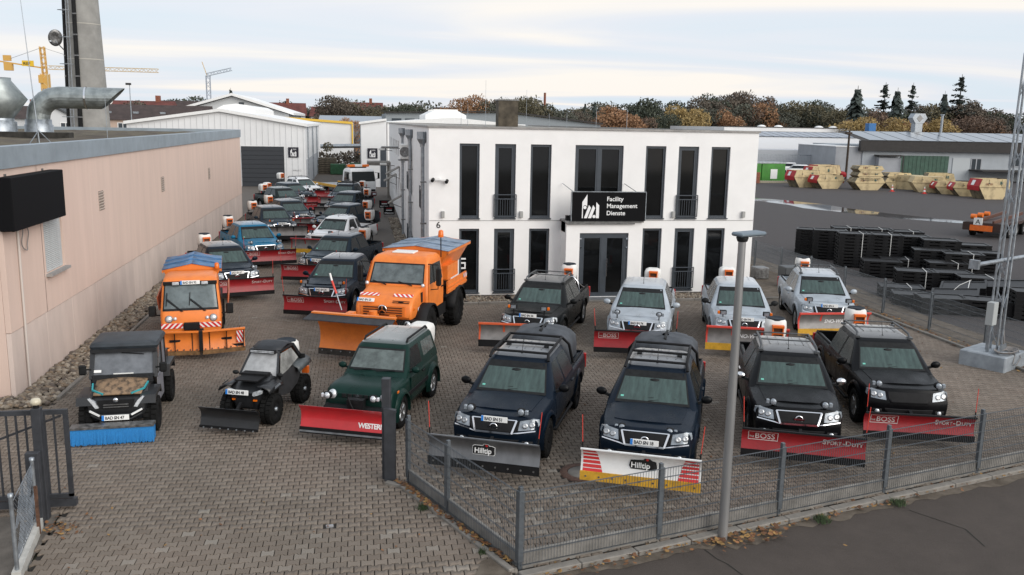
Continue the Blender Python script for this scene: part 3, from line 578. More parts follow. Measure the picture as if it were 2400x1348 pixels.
# ---------------------------------------------------------------- double rod fences
def mesh_panel(L_, h, key, z0=.05, step=.05, hs=(.05, .25, .45, .65, .85, 1.05, 1.2)):
    def mk():
        m = MB(); n_ = int(L_/step); r = .0021
        for i in range(n_+1):
            x = L_*i/n_; V = [(x+r*2*cos(a), r*2*sin(a), z) for z in (z0, h) for a in (0, 2.09, 4.19)]; m.add(V, [(0, 1, 4, 3), (1, 2, 5, 4), (2, 0, 3, 5)])
        for z in hs:
            for y in (-.010, .010): m.beam((0, y, z*h/1.2), (L_, y, z*h/1.2), .006)
        return m.bake('mesh')
    return geo(('mesh', round(L_, 2), h, key), mk)
def fence(name, pts, h, label, plinth=True, post_first=True, ph=.08, m=None, wdt=.06):
    t = thing(name, (pts[0][0], pts[0][1], 0), label, 'fence'); o0 = Vector((pts[0][0], pts[0][1]))
    for i, p in enumerate(pts):
        if i == 0 and not post_first: continue
        q = pts[min(i+1, len(pts)-1)]; pr = pts[max(i-1, 0)]; a = atan2(q[1]-pr[1], q[0]-pr[0])
        obj('post', geo(('post', h, wdt), lambda: MB().box(-wdt/2, wdt/2, -.03, .03, -.1, h+ph).box(-wdt/2-.012, wdt/2+.012, -.05, -.03, .1, h+.02).bake('post', .004)), m or M_FENCE, t, (p[0]-o0.x, p[1]-o0.y, 0), a)
    for a, b in zip(pts[:-1], pts[1:]):
        d = sqrt((b[0]-a[0])**2+(b[1]-a[1])**2); an = atan2(b[1]-a[1], b[0]-a[0]); nx, ny = sin(an)*.045, -cos(an)*.045
        o = obj('mesh_panel', mesh_panel(d, h, 0), m or M_FENCE, t, (a[0]-o0.x+nx, a[1]-o0.y+ny, 0), an)
        if plinth: obj('plinth_slab', geo(('pl', round(d, 2)), lambda: bx(.035, d-.035, -.025, .025, -.1, .26, .008)), mat('plinth_concrete', (.20, .19, .175), .92, var=.3, scale=2, bump=.3, bscale=40), t, (a[0]-o0.x, a[1]-o0.y, 0), an)
    return t
fence('mesh_fence', FR, 1.2, 'grey double rod mesh fence along the street in front of the parked pickups')
fence('mesh_fence', FL[1:], 1.2, 'short grey mesh fence beside the driveway running from the gate post to the corner', True)
fence('mesh_fence', [(18.45, 16.3)]+[(18.45, 17.56+2.66*k) for k in range(0, 13)], 1.2, 'long grey mesh fence along the right side towards the pallet stacks', False)
# gate post group
M_GATE = mat('gate_anthracite', (.042, .045, .052), .55, .2, var=.2, scale=5, bump=.2, bscale=40)
t = thing('gate_post', (.38, 15.45, 0), 'thick anthracite steel gate post with slanted catch at the driveway', 'gate post', -.25)
obj('column', bx(-.075, .075, -.075, .075, -.1, 1.92, .008), M_GATE, t); obj('catch', MB().prism([(-.02, 1.30), (.20, 1.30), (.20, 1.36), (-.02, 1.40)], 'y', -.17, -.07).box(-.01, .19, -.17, -.075, -.1, 1.30), M_GATE, t)
t = thing('sliding_gate', (-8.6, 14.83, 0), 'open anthracite sliding gate with bars and diagonal brace', 'gate')
Lg = 3.75; obj('frame', MB().box(0, Lg, -.03, .03, 1.66, 1.74).box(Lg-.07, Lg, -.03, .03, .22, 1.66).box(0, Lg, -.03, .03, .20, .27).box(0, Lg+.04, -.06, .06, .06, .18), M_GATE, t)
bar = geo('gbar', lambda: bx(-.014, .014, -.014, .014, .27, 1.66))
for q in range(26): obj('bar', bar, M_GATE, t, (Lg-.22-q*.145, 0, 0))
obj('brace', MB().beam((0.2, .032, .30), (Lg-.12, .032, 1.62), .035), M_GATE, t)
t = thing('gate_post', (-5.22, 14.54, 0), 'tall anthracite gate post with pale beacon light on its top', 'gate post')
obj('column', bx(-.07, .07, -.07, .07, -.1, 1.87, .008), M_GATE, t); obj('guide', bx(-.10, .10, -.20, -.08, -.1, 1.22, .008), M_GATE, t, (-.02, -.12, 0))
lb = obj('beacon', MB().lathe([(.02, -.03), (.075, -.02), (.085, .03), (.06, .075), (0, .085)], 16), mat('pale_lens', (.55, .50, .38), .25, spec=.6), t, (0, 0, 1.95)); obj('base', MB().cyl((0, 0, -.09), (0, 0, -.02), .045), M_BLACK, lb)
t = thing('wire_fence', (-5.2, 14.2, 0), 'short chain link fence on pale concrete strip at lower left', 'fence')
d0 = Vector((.28, -1.7, 0)); 
for f, h_ in ((.08, 1.18), (1.0, 1.25)): p = d0*f; obj('post', MB().cyl((0, 0, 0), (0, 0, h_), .03, n=10).lathe([(.04, h_-.02), (.04, h_+.03), (0, h_+.04)], 10), M_GALV, t, p)
m = MB(); k = 26
for i in range(k):
    for s_ in (1, -1):
        a = i/k*1.6-.3
        P0 = [(max(0, min(1, a+s_*0)), 0), (0, 0)]
        u0, u1 = a, a+s_*.62
        pts = []
        for v in (0, .5, 1):
            u = u0+(u1-u0)*v
            pts.append((u, v))
        seg = [(u, v) for u, v in pts]
        for (ua, va), (ub, vb) in zip(seg[:-1], seg[1:]):
            if min(ua, ub) < 0 or max(ua, ub) > 1: continue
            m.beam((d0.x*ua, d0.y*ua, .22+va*.9), (d0.x*ub, d0.y*ub, .22+vb*.9), .006)
for z in (.22, 1.12): m.beam((0, 0, z), (d0.x, d0.y, z), .01)
obj('wire_mesh', m, M_GALV, t)
obj('plinth_slab', MB().beam((0, 0, .02), (d0.x*1.05, d0.y*1.05, .02), .12, .22), mat('pale_concrete', (.42, .41, .38), .9, var=.15), t); obj('rusty_post', MB().box(-.022, .022, -.02, .02, .0, .80), mat('rust', (.10, .05, .03), .9, var=.5, scale=14), t, (.10, -.30, 0))
# street lamp
t = thing('street_lamp', (5.68, 12.42, 0), 'slim grey street lamp with flat head standing before the front fence', 'street lamp')
obj('pole', MB().tube([(0, 0, -.1), (.0, 0, 4.85)], [.08, .058], 20), mat('lamp_zinc', (.30, .30, .30), .45, .55, var=.15, scale=2, stretch=(1, 1, .2)), t)
M_LH = mat('lamp_head_grey', (.16, .20, .235), .45, .3)
hd = obj('lamp_head', bx(-.12, .36, -.13, .13, 0, .06, .02), M_LH, t, (0, 0, 4.88), (0, -.03, .25)); obj('socket', MB().lathe([(.075, -.08), (.095, -.02), (.06, .02)], 16), M_BLACK, hd); obj('diffuser', bx(.08, .32, -.10, .10, -.012, .002, .004), M_LENS, hd)
# lattice mast on concrete block
t = thing('lattice_mast', (17.6, 21.45, 0), 'tall galvanised lattice mast on grey concrete block with coiled cable', 'mast', .52); t.rotation_euler.y = .012
obj('foundation', bx(-.72, .72, -.62, .62, -.05, .42, .03), mat('painted_concrete', (.30, .33, .36), .85, var=.15, scale=4, bump=.3, bscale=30), t)
m = MB(); H_ = 8.6
for a, b in ((-1, -1), (1, -1), (1, 1), (-1, 1)): m.tube([(a*.14, b*.14, .42), (a*.115, b*.115, H_)], .032, 8)
obj('tower_leg', m, M_GALV, t)
for i in range(8):
    z0 = .6+i*.98; z1 = z0+.5
    for (a, b), (c, d) in (((-1, -1), (1, -1)), ((1, -1), (1, 1)), ((1, 1), (-1, 1)), ((-1, 1), (-1, -1))):
        f0 = .14-.025*z0/H_; f1 = .14-.025*z1/H_; s_ = 1 if i % 2 else -1
        p, q = ((a*f0, b*f0, z0), (c*f1, d*f1, z1)); p, q = (p, q) if s_ > 0 else ((c*f0, d*f0, z0), (a*f1, b*f1, z1)); obj('brace', MB().beam(p, q, .024), M_GALV, t)
obj('arm', MB().tube([(-1.9, 0, 3.0), (1.9, 0, 3.0)], .06, 10).box(-1.98, -1.86, -.12, .12, 2.9, 3.14), M_GALV, t); obj('switch_box', bx(-.14, .14, -.10, .10, 1.2, 1.85, .01), mat('box_grey', (.38, .40, .40), .5), t, (-.42, .0, 0)); obj('box_post', MB().box(-.03, .03, -.03, .03, .42, 1.2), M_GALV, t, (-.42, 0, 0))
obj('base_plate', MB().prism([(-.34, .42), (.34, .42), (.22, .62), (-.22, .62)], 'y', -.24, -.22), M_GALV, t)
cb = MB(); r2 = random.Random(5)
for q in range(7):
    R0 = .28+.03*q; cb.tube([(-.1+R0*1.15*cos(a), -.38+R0*.55*sin(a), .44+.012*q+r2.uniform(0, .01)) for a in [k*pi/8 for k in range(17)]], .013, 5)
cb.tube([(.1, -.3, .46), (.3, -.55, .46), (.2, -.66, .30), (-.1, -.68, .14), (-.3, -.66, .2), (-.1, -.62, .42), (.2, -.22, .46), (.26, -.05, 1.4), (.24, -.1, 2.4)], .014, 5); obj('cable', cb, mat('grey_cable', (0, 0, 0)), t)

# ---------------------------------------------------------------- black pallet stacks
def pallet_mesh():
    m = MB(); m.box(-.6, .6, -.4, .4, .075, .128)
    for x in (-.57, .57): m.box(x-.03, x+.03, -.4, .4, .128, .152)
    for y in (-.37, .37): m.box(-.54, .54, y-.03, y+.03, .128, .152)
    for y in (-.34, 0, .34): m.box(-.6, .6, y-.05, y+.05, 0, .025)
    for x in (-.5, 0, .5):
        for y in (-.34, 0, .34): m.box(x-.09, x+.09, y-.055, y+.055, .025, .105)
    return m.bake('pallet')
M_PAL = mat('pallet_black', (.008, .008, .009), .45, var=.5, scale=6, spec=.3); M_STRAP = mat('white_strap', (.60, .60, .58), .5)
def stack(x, y, n_, label, rot=0., strap=(1,), jit=.012, sc=1.36, dh=.158):
    t = thing('pallet_stack', (x, y, -.05), label, 'pallet stack', rot, 'stacks of black pallets behind the fence')
    for k in range(n_): obj('pallet', geo('pallet', pallet_mesh), M_PAL, t, (random.uniform(-jit, jit), random.uniform(-jit, jit), k*dh*.95), random.uniform(-.012, .012), scale=(sc, sc, 1))
    h = n_*dh*.95+.015
    for f in strap: obj('strap', MB().box(-.015, .015, -.4*sc-.012, .4*sc+.012, h, h+.006).box(-.015, .015, -.4*sc-.018, -.4*sc-.010, .05, h), M_STRAP, t, (f*.3*sc, 0, 0))
    return t
ST = [(23.5, 42.8, 9, 'leftmost pallet stack behind the fence', ()), (23.6, 41.2, 10, 'second pallet stack from the left behind the fence', ()), (23.5, 38.7, 11, 'tall strapped pallet stack in front row, left of its strapped twin', (.6,)),
      (24.7, 38.2, 11, 'tall strapped pallet stack in front row, right of its strapped twin', (.6,)), (25.3, 39.8, 10, 'pallet stack hidden right behind the strapped twins', ()), (25.2, 42.2, 10, 'back row pallet stack with white strap, leftmost at the back', (0,)), (26.4, 41.6, 10, 'back row pallet stack, second from the left at the back', (.5,)),
      (27.4, 40.6, 10, 'back row pallet stack, third from the left at the back', (.7,)), (26.5, 38.7, 10, 'high pallet stack with speckled wet top right of the strapped twins', ()), (27.8, 38.6, 9, 'rearmost high pallet stack beside the open asphalt', ()), (27.0, 37.2, 10, 'high pallet stack with the brightest wet top in the middle', ()), (28.2, 36.7, 9, 'high pallet stack at the right end of the rear row', ()),
      (26.5, 34.9, 8, 'strapped pallet stack standing out to the right of the pile', (.8,)), (27.7, 35.3, 8, 'pallet stack behind the strapped one that stands out to the right', ()), (25.3, 34.3, 6, 'medium strapped pallet stack left of the one standing out', (.8,)), (25.8, 36.1, 8, 'pallet stack sunk in the middle of the pile', ()), (24.4, 36.4, 5, 'low pallet stack with grey wet top below the strapped twins', (.8,)),
      (23.2, 35.9, 5, 'low pallet stack at the foot of the tall strapped twins', ()), (23.1, 33.2, 5, 'short strapped pallet stack near the fence centre', (.8,)), (24.4, 32.8, 5, 'short pallet stack behind the short strapped one', ()), (24.8, 31.5, 5, 'short strapped pallet stack with long hanging strap', (.9,)), (23.5, 30.6, 4, 'leaning pallet stack with loose strap on its shiny top', (.5,)),
      (25.0, 30.0, 5, 'low pallet stack behind the leaning one', ()), (21.2, 31.3, 3, 'lowest flat pallet pile close to the fence', (.7,)), (20.8, 29.8, 3, 'flat pallet pile by the fence, right of the lowest one', ()), (20.9, 28.4, 4, 'dark flat pallet pile right beside the fence posts', ()), (22.1, 29.2, 4, 'flat pallet pile in front of the leaning stack', ()), (22.3, 27.8, 4, 'flat pallet pile left of the lattice mast', ()),
      (23.6, 27.0, 7, 'strapped pallet stack partly behind the lattice mast', (.9,)), (24.9, 27.6, 6, 'pallet stack at the right picture edge behind the mast', ())]
for x, y, n_, lb, s_ in ST:
    o = stack(x, y, n_, lb, radians(-22)+random.gauss(0, .05), s_)
    if 'leaning' in lb: o.rotation_euler = (.12, -.10, -.7)
obj('loose_strap', MB().tube([(22.0, 29.2, .1), (22.2, 29.5, .55), (22.5, 29.6, .72), (23.2, 29.9, .85)], .012, 5), M_STRAP, label='loose white strap sticking out of the flat pallet piles', cat='strap')
obj('waste_bin', bx(-.35, .35, -.35, .35, 0, .85, .03), mat('bin_grey', (.06, .065, .07), .5), loc=(17.55, 33.6, 0), label='grey bin behind the silver pickup near the right fence', cat='bin')
obj('bin_lid' if 0 else 'grit_tub', bx(-.3, .3, -.3, .3, 0, .5, .03), M_STEEL, loc=(17.2, 35.6, 0), label='low metal tub standing behind the grey bin', cat='tub')
# ================================================================ vehicles
# local frame of every vehicle: nose towards -Y, wheels on z = 0
def interp(t, T):
    if t <= T[0][0]: return T[0][1:]
    for a, b in zip(T[:-1], T[1:]):
        if t <= b[0]:
            f = (t-a[0])/(b[0]-a[0]); return tuple(p+(q-p)*f for p, q in zip(a[1:], b[1:]))
    return T[-1][1:]
def set_by(me, fn):
    for p in me.polygons: p.material_index = fn(p.center, p.normal, p.material_index)
def boolean_cut(me, cutters):
    a = D.objects.new('a', me); COL.objects.link(a); made = [a]
    for c in cutters:
        b = D.objects.new('b', c); COL.objects.link(b); made.append(b)
        md = a.modifiers.new('c', 'BOOLEAN'); md.operation = 'DIFFERENCE'; md.solver = 'EXACT'; md.object = b
    r = D.meshes.new_from_object(a.evaluated_get(bpy.context.evaluated_depsgraph_get()))
    for o in made: D.objects.remove(o)
    return r
def wheel(parent, x, y, r=.38, wd=.26, side=1, rim=None, hub=.62, spokes=6, tread=0, lug=0):
    key = (round(r, 3), round(wd, 3), hub, spokes, lug)
    def tyre():
        m = MB(); h = wd/2; R = r; q = R*hub
        m.lathe([(q, -h*.8), (q+.01, -h*.95), (R*.86, -h), (R*.96, -h*.86), (R, -h*.6), (R, h*.6), (R*.96, h*.86), (R*.86, h), (q+.01, h*.95), (q, h*.8)], 32, ax='x')
        k = 30 if not lug else 22
        for i in range(k):
            a = 2*pi*i/k; s_ = .03 if not lug else .05
            for sg in (-1, 1):
                m.T = Matrix.Rotation(a+sg*.06, 4, 'X'); m.box(*sorted((sg*h*.15, sg*h*.92)), -s_*.8, s_*.8, R*.97, R+(.012 if not lug else .03)); m.T = None
        return m.bake('tyre')
    def rimm():
        m = MB(); h = wd/2; q = r*hub
        m.lathe([(q, h*.86), (q*.95, h*.9), (q*.88, h*.45), (q*.86, -h*.5), (q, -h*.8)], 28, ax='x')
        m.lathe([(.001, h*.72), (q*.2, h*.72), (q*.24, h*.4)], 16, ax='x')
        for i in range(spokes):
            m.T = Matrix.Rotation(2*pi*i/spokes, 4, 'X')
            m.add([(h*.70, -.035*r/.38, q*.12), (h*.70, .035*r/.38, q*.12), (h*.82, .055*r/.38, q*.93), (h*.82, -.055*r/.38, q*.93), (h*.3, -.05, q*.12), (h*.3, .05, q*.12), (h*.5, .07, q*.93), (h*.5, -.07, q*.93)],
                  [(0, 1, 2, 3), (0, 3, 7, 4), (1, 5, 6, 2), (4, 7, 6, 5), (0, 4, 5, 1), (3, 2, 6, 7)]); m.T = None
        m.lathe([(q*.8, -h*.2), (.01, -h*.2)], 20, ax='x', mi=1)
        return m.bake('rim')
    w_ = obj('wheel', geo(('tyre',)+key, tyre), M_RUBBER, parent, (x, y, r), (0, 0, 0 if side > 0 else pi))
    obj('rim', geo(('rim',)+key, rimm), [rim or M_RIM, M_MAT_BLK], w_); return w_
def plate(parent, txt, loc, rot=0., tilt=0., w=.52):
    p = obj('licence_plate', geo('plate', lambda: bx(-.26, .26, -.006, .006, -.055, .055, .004)), M_PLATE, parent, loc, (tilt, 0, rot))
    obj('country_band', geo('eu', lambda: MB().box(-.258, -.212, -.0085, -.004, -.053, .053).bake('eu')), M_EU, p)
    obj('lettering', text_mesh(txt, .088, bold=.018, spacing=.93), M_INK, p, (-.195, -.0075, -.032), FRONT, scale=(.92, 1.02, 1))
    if txt: obj('seal', geo('seal', lambda: MB().cyl((0, -.0085, 0), (0, -.004, 0), .014, n=10).bake('seal')), M_GALV, p, (-.012, 0, -.018))
    return p

M_HLENS = mat('headlight_lens', (.26, .29, .32), .14, .3, var=.4, scale=7, coat=.6)
# ---- pickup body ------------------------------------------------------------
#            y     half width  bottom  shoulder  hood centre
PK = [(-2.30, .835, .36, .985, 1.020), (-2.0, .895, .34, 1.015, 1.062), (-1.7, .915, .33, 1.04, 1.092), (-1.35, .925, .32, 1.065, 1.125), (-1.1, .925, .32, 1.07, 1.10),
      (0, .925, .32, 1.075, 1.09), (1.0, .925, .33, 1.08, 1.09), (2.3, .92, .36, 1.09, 1.09), (2.56, .89, .42, 1.085, 1.085)]
SEC = [(.84, .0), (.95, .14), (.985, .25), (1.0, .50), (1.005, .62), (.985, .84), (.965, .93), (.93, .985), (.86, 1.0)]   # x factor, height factor between bottom and shoulder
def side_x(y, z):
    W, zb, zs, zt = interp(y, PK); f = (z-zb)/(zs-zb); return W*interp(f, [(b, a) for a, b in SEC])[0]
def front_y(x, z):
    return -2.60+.15*(abs(x)/.9)**2.6+max(0, z-.72)*.42+max(0, .5-z)*.18
def pk_body():
    m = MB(); rows = []
    NB = len(SEC)
    def half(y):
        W, zb, zs, zt = interp(y, PK); h = [(W*a, zb+(zs-zb)*b) for a, b in SEC]
        return h+[(W*.80, zs+(zt-zs)*.55), (W*.62, zs+(zt-zs)*.80), (W*.30, zs+(zt-zs)*.97), (0, zt)]
    def full(h, f):
        L_ = [(-x, f(x, z), z) for x, z in h]; return L_[:-1]+[(x, f(x, z), z) for x, z in h[::-1]]
    # nose rings follow the curved front
    W, zb, zs, zt = PK[0][1:]
    h0 = half(-2.30)
    nose = [(x*.955, min(z, .985+.0*z)) for x, z in h0]
    rows.append(full([(x*.985, z*.985+.004) for x, z in h0], lambda x, z: max(front_y(x, z), -2.595)))
    rows.append(full(h0, lambda x, z: front_y(x, z)+.045))
    for y in (-2.25, -2.1, -2.0, -1.85, -1.7, -1.5, -1.35, -1.2, -1.1, -.6, 0, .5, 1.0, 1.5, 2.0, 2.3, 2.45, 2.56):
        rows.append(full(half(y), lambda x, z: y if y > -2.24 else max(y, front_y(x, z)+.1)))
    m.grid(rows, 0, True)
    n_ = len(rows[0])
    # front cap as strips between left and right
    L_ = rows[0]; k = n_//2; cap = []
    for i in range(k+1):
        a, b = L_[i], L_[n_-1-i]; cap.append([(a[0]+(b[0]-a[0])*t/8, max(front_y(a[0]+(b[0]-a[0])*t/8, a[2]), -2.6) if t not in (0, 8) else (a[1]), a[2]) for t in range(9)])
    m.grid(cap, 0, True)
    m.add(rows[-1], [tuple(range(n_))]); 
    bot = [[r[0], r[-1]] for r in rows]; m.grid(bot, 1, False)
    me = m.bake('body', weld=True)
    cut = []
    for y in (-1.7, 1.5):
        for s_ in (-1, 1): cut.append(MB().cyl((s_*.52, y, .42), (s_*1.2, y, .42), .445, n=36).bake('c'))
    cut.append(bx(-.73, .73, 1.09, 2.47, .62, 1.6, .0))
    r = boolean_cut(me, cut)
    def which(c, nn, mi):
        if 1.085 <= c.y <= 2.475 and abs(c.x) <= .735 and c.z < 1.07 and c.z > .6: return 1
        for y in (-1.7, 1.5):
            if sqrt((c.y-y)**2+(c.z-.42)**2) < .447 and abs(c.x) < 1.0 and c.z > .2 and (abs(nn.x) < .5 or abs(c.x) < .53): return 1
        return mi
    set_by(r, which); r.materials.clear(); r.shade_smooth(); r.set_sharp_from_angle(angle=.7); return r
CAB = [(1.04, .895, -1.40, 1.03, .14), (1.12, .880, -1.26, 1.02, .17), (1.585, .672, -.675, .955, .17), (1.645, .625, -.57, .92, .17), (1.69, .56, -.44, .84, .16), (1.722, .44, -.24, .66, .15), (1.738, .25, .02, .45, .12), (1.742, .08, .2, .3, .04)]
CABK = [(z, w, a, min(b, b-.42), r) for z, w, a, b, r in CAB]
def cab_ring(T, z):
    w, a, b, r = interp(z, T); pts = []
    for cx, cy, a0 in ((w-r, a+r, -pi/2), (w-r, b-r, 0), (-w+r, b-r, pi/2), (-w+r, a+r, pi)):
        for q in range(6): t = a0+q*pi/10; pts.append((cx+r*cos(t), cy+r*sin(t), z))
    return pts
def cab_front(T, x, z):
    w, a, b, r = interp(z, T); d = max(0, abs(x)-(w-r)); return a+r-sqrt(max(1e-6, r*r-min(d, r*.98)**2))
def cab_mesh(T):
    m = MB(); R = [cab_ring(T, z) for z in [t[0] for t in T]]
    for a, b in zip(R[:-1], R[1:]): m.grid([a+[a[0]], b+[b[0]]], 0, True)
    m.add(R[-1], [tuple(range(24))], 0, True); m.add(R[0], [tuple(range(23, -1, -1))])
    return m.bake('cab', weld=True, ang=.75)
def roof_mesh(T, z0=1.662, up=.004):
    zs = [z0]+[r_[0] for r_ in T if r_[0] > z0+.005]; m = MB(); R = [[(x*1.004, y, z+up) for x, y, z in cab_ring(T, z)] for z in zs]; m.grid([[(x, y, z-.02) for x, y, z in R[0]]+[(R[0][0][0], R[0][0][1], R[0][0][2]-.02)], R[0]+[R[0][0]]], 0, True)
    for a, b in zip(R[:-1], R[1:]): m.grid([a+[a[0]], b+[b[0]]], 0, True)
    m.add(R[-1], [tuple(range(24))], 0, True)
    for x in (-.36, -.18, 0, .18, .36): m.tube([(x, -.1, 1.738), (x, .62, 1.736)], .008, 4)
    return m.bake('roof', weld=True, ang=.8)
def screen_mesh(T, z0=1.105, z1=1.60, w0=.735, w1=.605, off=.007, band=.16):
    """windscreen with its black printed border (material 1)"""
    m = MB(); nu, nv = 14, 8; us = [-1, -.955]+[-.955+1.91*i/nu for i in range(1, nu)]+[.955, 1]; vs = [0, .08]+[.08+(.95-band-.08)*i/nv for i in range(1, nv+1)]+[1]
    P_ = [[(u*(w0+(w1-w0)*v), cab_front(T, u*(w0+(w1-w0)*v), z0+(z1-z0)*v)-off*.85, z0+(z1-z0)*v+off*.6) for u in us] for v in vs]
    for i in range(len(vs)-1):
        for j in range(len(us)-1):
            e = i in (0, len(vs)-2) or j in (0, len(us)-2)
            m.add([P_[i][j], P_[i][j+1], P_[i+1][j+1], P_[i+1][j]], [(0, 1, 2, 3)], 1 if e else 0, True)
    return m.bake('screen', weld=True)
def pane_mesh(T, poly, off=.006, s=1):
    m = MB(); f = lambda y, z: s*(interp(z, T)[0]+off)
    inn = poly; n_ = len(poly); V = [(f(y, z), y, z) for y, z in poly]+[(f(y, z)-s*.02, y, z) for y, z in poly]
    m.add(V, [tuple(range(n_))]+[(i, (i+1) % n_, n_+(i+1) % n_, n_+i) for i in range(n_)], 0, False); return m.bake('pane')
def door_mesh(y0, y1, s=1, z1=1.062, zlo=.40):
    m = MB(); zs = [zlo, .46, .55, .66, .76, .86, .94, 1.0, 1.035, z1]; P_ = []
    for z in zs: P_.append([(s*(side_x(y, z)+.006), y, z) for y in (y0, y0+(y1-y0)*.5, y1)])
    m.grid(P_, 0, True)
    rim = [P_[0][0], P_[0][1], P_[0][2]]+[r[2] for r in P_[1:]]+[P_[-1][1], P_[-1][0]]+[r[0] for r in P_[-2:0:-1]]
    inn = [(x-s*.012, y, z) for x, y, z in rim]; k = len(rim); m.add(rim+inn, [(i, (i+1) % k, k+(i+1) % k, k+i) for i in range(k)])
    return m.bake('door', ang=.6)
def flare_mesh(s, y):
    m = MB(); R = []
    for q in range(15):
        a = -.12*pi+q*(1.24*pi)/14; c_, s_ = cos(a), sin(a)
        yy = lambda r: y+r*c_; zz = lambda r: .42+r*s_
        xb = side_x(min(max(yy(.5), -2.3), 2.5), min(max(zz(.47), .36), 1.0))
        R.append([(s*(.90), yy(.425), zz(.425)), (s*(xb+.038), yy(.435), zz(.435)), (s*(xb+.034), yy(.475), zz(.475)), (s*(xb-.006), yy(.52), zz(.52))])
    m.grid(R, 0, True); return m.bake('flare', ang=.9)
def poly_on_front(poly, off=.012, th=.03):
    b = bmesh.new(); f = b.faces.new([b.verts.new((x, 0, z)) for x, z in poly])
    for ax, v in [('x', q*.07) for q in range(-13, 14)]+[('z', .4+q*.06) for q in range(11)]:
        bmesh.ops.bisect_plane(b, geom=b.verts[:]+b.edges[:]+b.faces[:], plane_co=(v, 0, 0) if ax == 'x' else (0, 0, v), plane_no=(1, 0, 0) if ax == 'x' else (0, 0, 1))
    r = bmesh.ops.extrude_face_region(b, geom=b.faces[:]); top = {v for v in r['geom'] if isinstance(v, bmesh.types.BMVert)}
    for v in b.verts:
        x, z = v.co.x, v.co.z; v.co.y = front_y(x, z)+max(0, abs(x)-.76)*.9+(-off if v in top else th)
    b.verts.index_update(); m = MB(); m.add([v.co.copy() for v in b.verts], [[v.index for v in f_.verts] for f_ in b.faces], 0, True); b.free(); return m
def hood_z(x, y):
    W, zb, zs, zt = interp(y, PK); return interp(abs(x)/W, [(0, zt), (.30, zs+(zt-zs)*.97), (.62, zs+(zt-zs)*.80), (.80, zs+(zt-zs)*.55), (.86, zs)])[0]
def bonnet_mesh():
    m = MB(); xs = [-.70, -.6, -.45, -.3, -.15, 0, .15, .3, .45, .6, .70]
    top = [[(x*(.90+.10*v), -2.20+.80*v+(.10*(abs(x)/.7)**2.5)*(1-v), hood_z(x*(.90+.10*v), -2.20+.80*v+(.10*(abs(x)/.7)**2.5)*(1-v))+.012+(.014 if abs(x) < .44 else 0)) for x in xs] for v in (0, .15, .3, .5, .7, .85, 1)]
    m.grid(top, 0, True); rim = top[0]+[r[-1] for r in top[1:]]+top[-1][-2::-1]+[r[0] for r in top[-2:0:-1]]; lo = [(x, y, z-.025) for x, y, z in rim]; k = len(rim)
    m.add(rim+lo, [(i, (i+1) % k, k+(i+1) % k, k+i) for i in range(k)]); return m.bake('bonnet', ang=.6)
def mirror_poly(p): return [(-x, z) for x, z in p][::-1]
HL = [(.475, .775), (.80, .80), (.855, .86), (.835, .95), (.74, .985), (.50, .945)]
GR = [(-.40, .725), (.40, .725), (.47, .945), (-.47, .945)]
def pk_grille():
    m = poly_on_front(GR, .006); return m.bake('g')
def front_bar(pts, w, off=.03):
    m = MB()
    for a, b in zip(pts[:-1], pts[1:]):
        d = Vector((b[0]-a[0], b[1]-a[1])).normalized(); nx, nz = -d.y*w/2, d.x*w/2
        q = [(a[0]+nx, a[1]+nz), (a[0]-nx, a[1]-nz), (b[0]-nx, b[1]-nz), (b[0]+nx, b[1]+nz)]
        n_ = 4; V = [(x, front_y(x, z)-off, z) for x, z in q]; V += [(x, y+off, z) for x, y, z in V]
        m.add(V, [(0, 1, 2, 3), (0, 4, 5, 1), (1, 5, 6, 2), (2, 6, 7, 3), (3, 7, 4, 0)])
    return m.bake('bar')
def mirror_mesh():
    m = MB(); m.T = None
    m.ico((0, 0, 0), (.115, .055, .085), sub=2); b = m.bake('mirror'); return b
def rail_mesh(s):
    m = MB(); m.tube([(s*.60, -.42, 1.68), (s*.585, -.36, 1.765), (s*.575, .1, 1.80), (s*.575, .78, 1.79), (s*.58, .86, 1.73)], [.022, .026, .028, .026, .022], 8)
    m.box(*sorted((s*.55, s*.65)), -.50, -.36, 1.655, 1.70); m.box(*sorted((s*.54, s*.64)), .80, .92, 1.67, 1.71); return m.bake('rail')
def drum_mesh(k=0):
    m = MB(); n_ = 24; R = []
    if k == 0: prof = [(.22, 0), (.30, .10), (.335, .28), (.345, .50), (.325, .68), (.27, .74)]; p = 3.2
    else: prof = [(.26, 0), (.34, .05), (.36, .3), (.36, .52), (.32, .62), (.2, .68)]; p = 5
    for r, z in prof:
        R.append([(r*1.0*np.sign(cos(a))*abs(cos(a))**(2/p), r*.95*np.sign(sin(a))*abs(sin(a))**(2/p), z) for a in [2*pi*i/n_ for i in range(n_+1)]])
    m.grid(R, 0, True); m.add(R[-1][:-1], [tuple(range(n_))], 0, True); return m.bake('hopper', ang=.8)
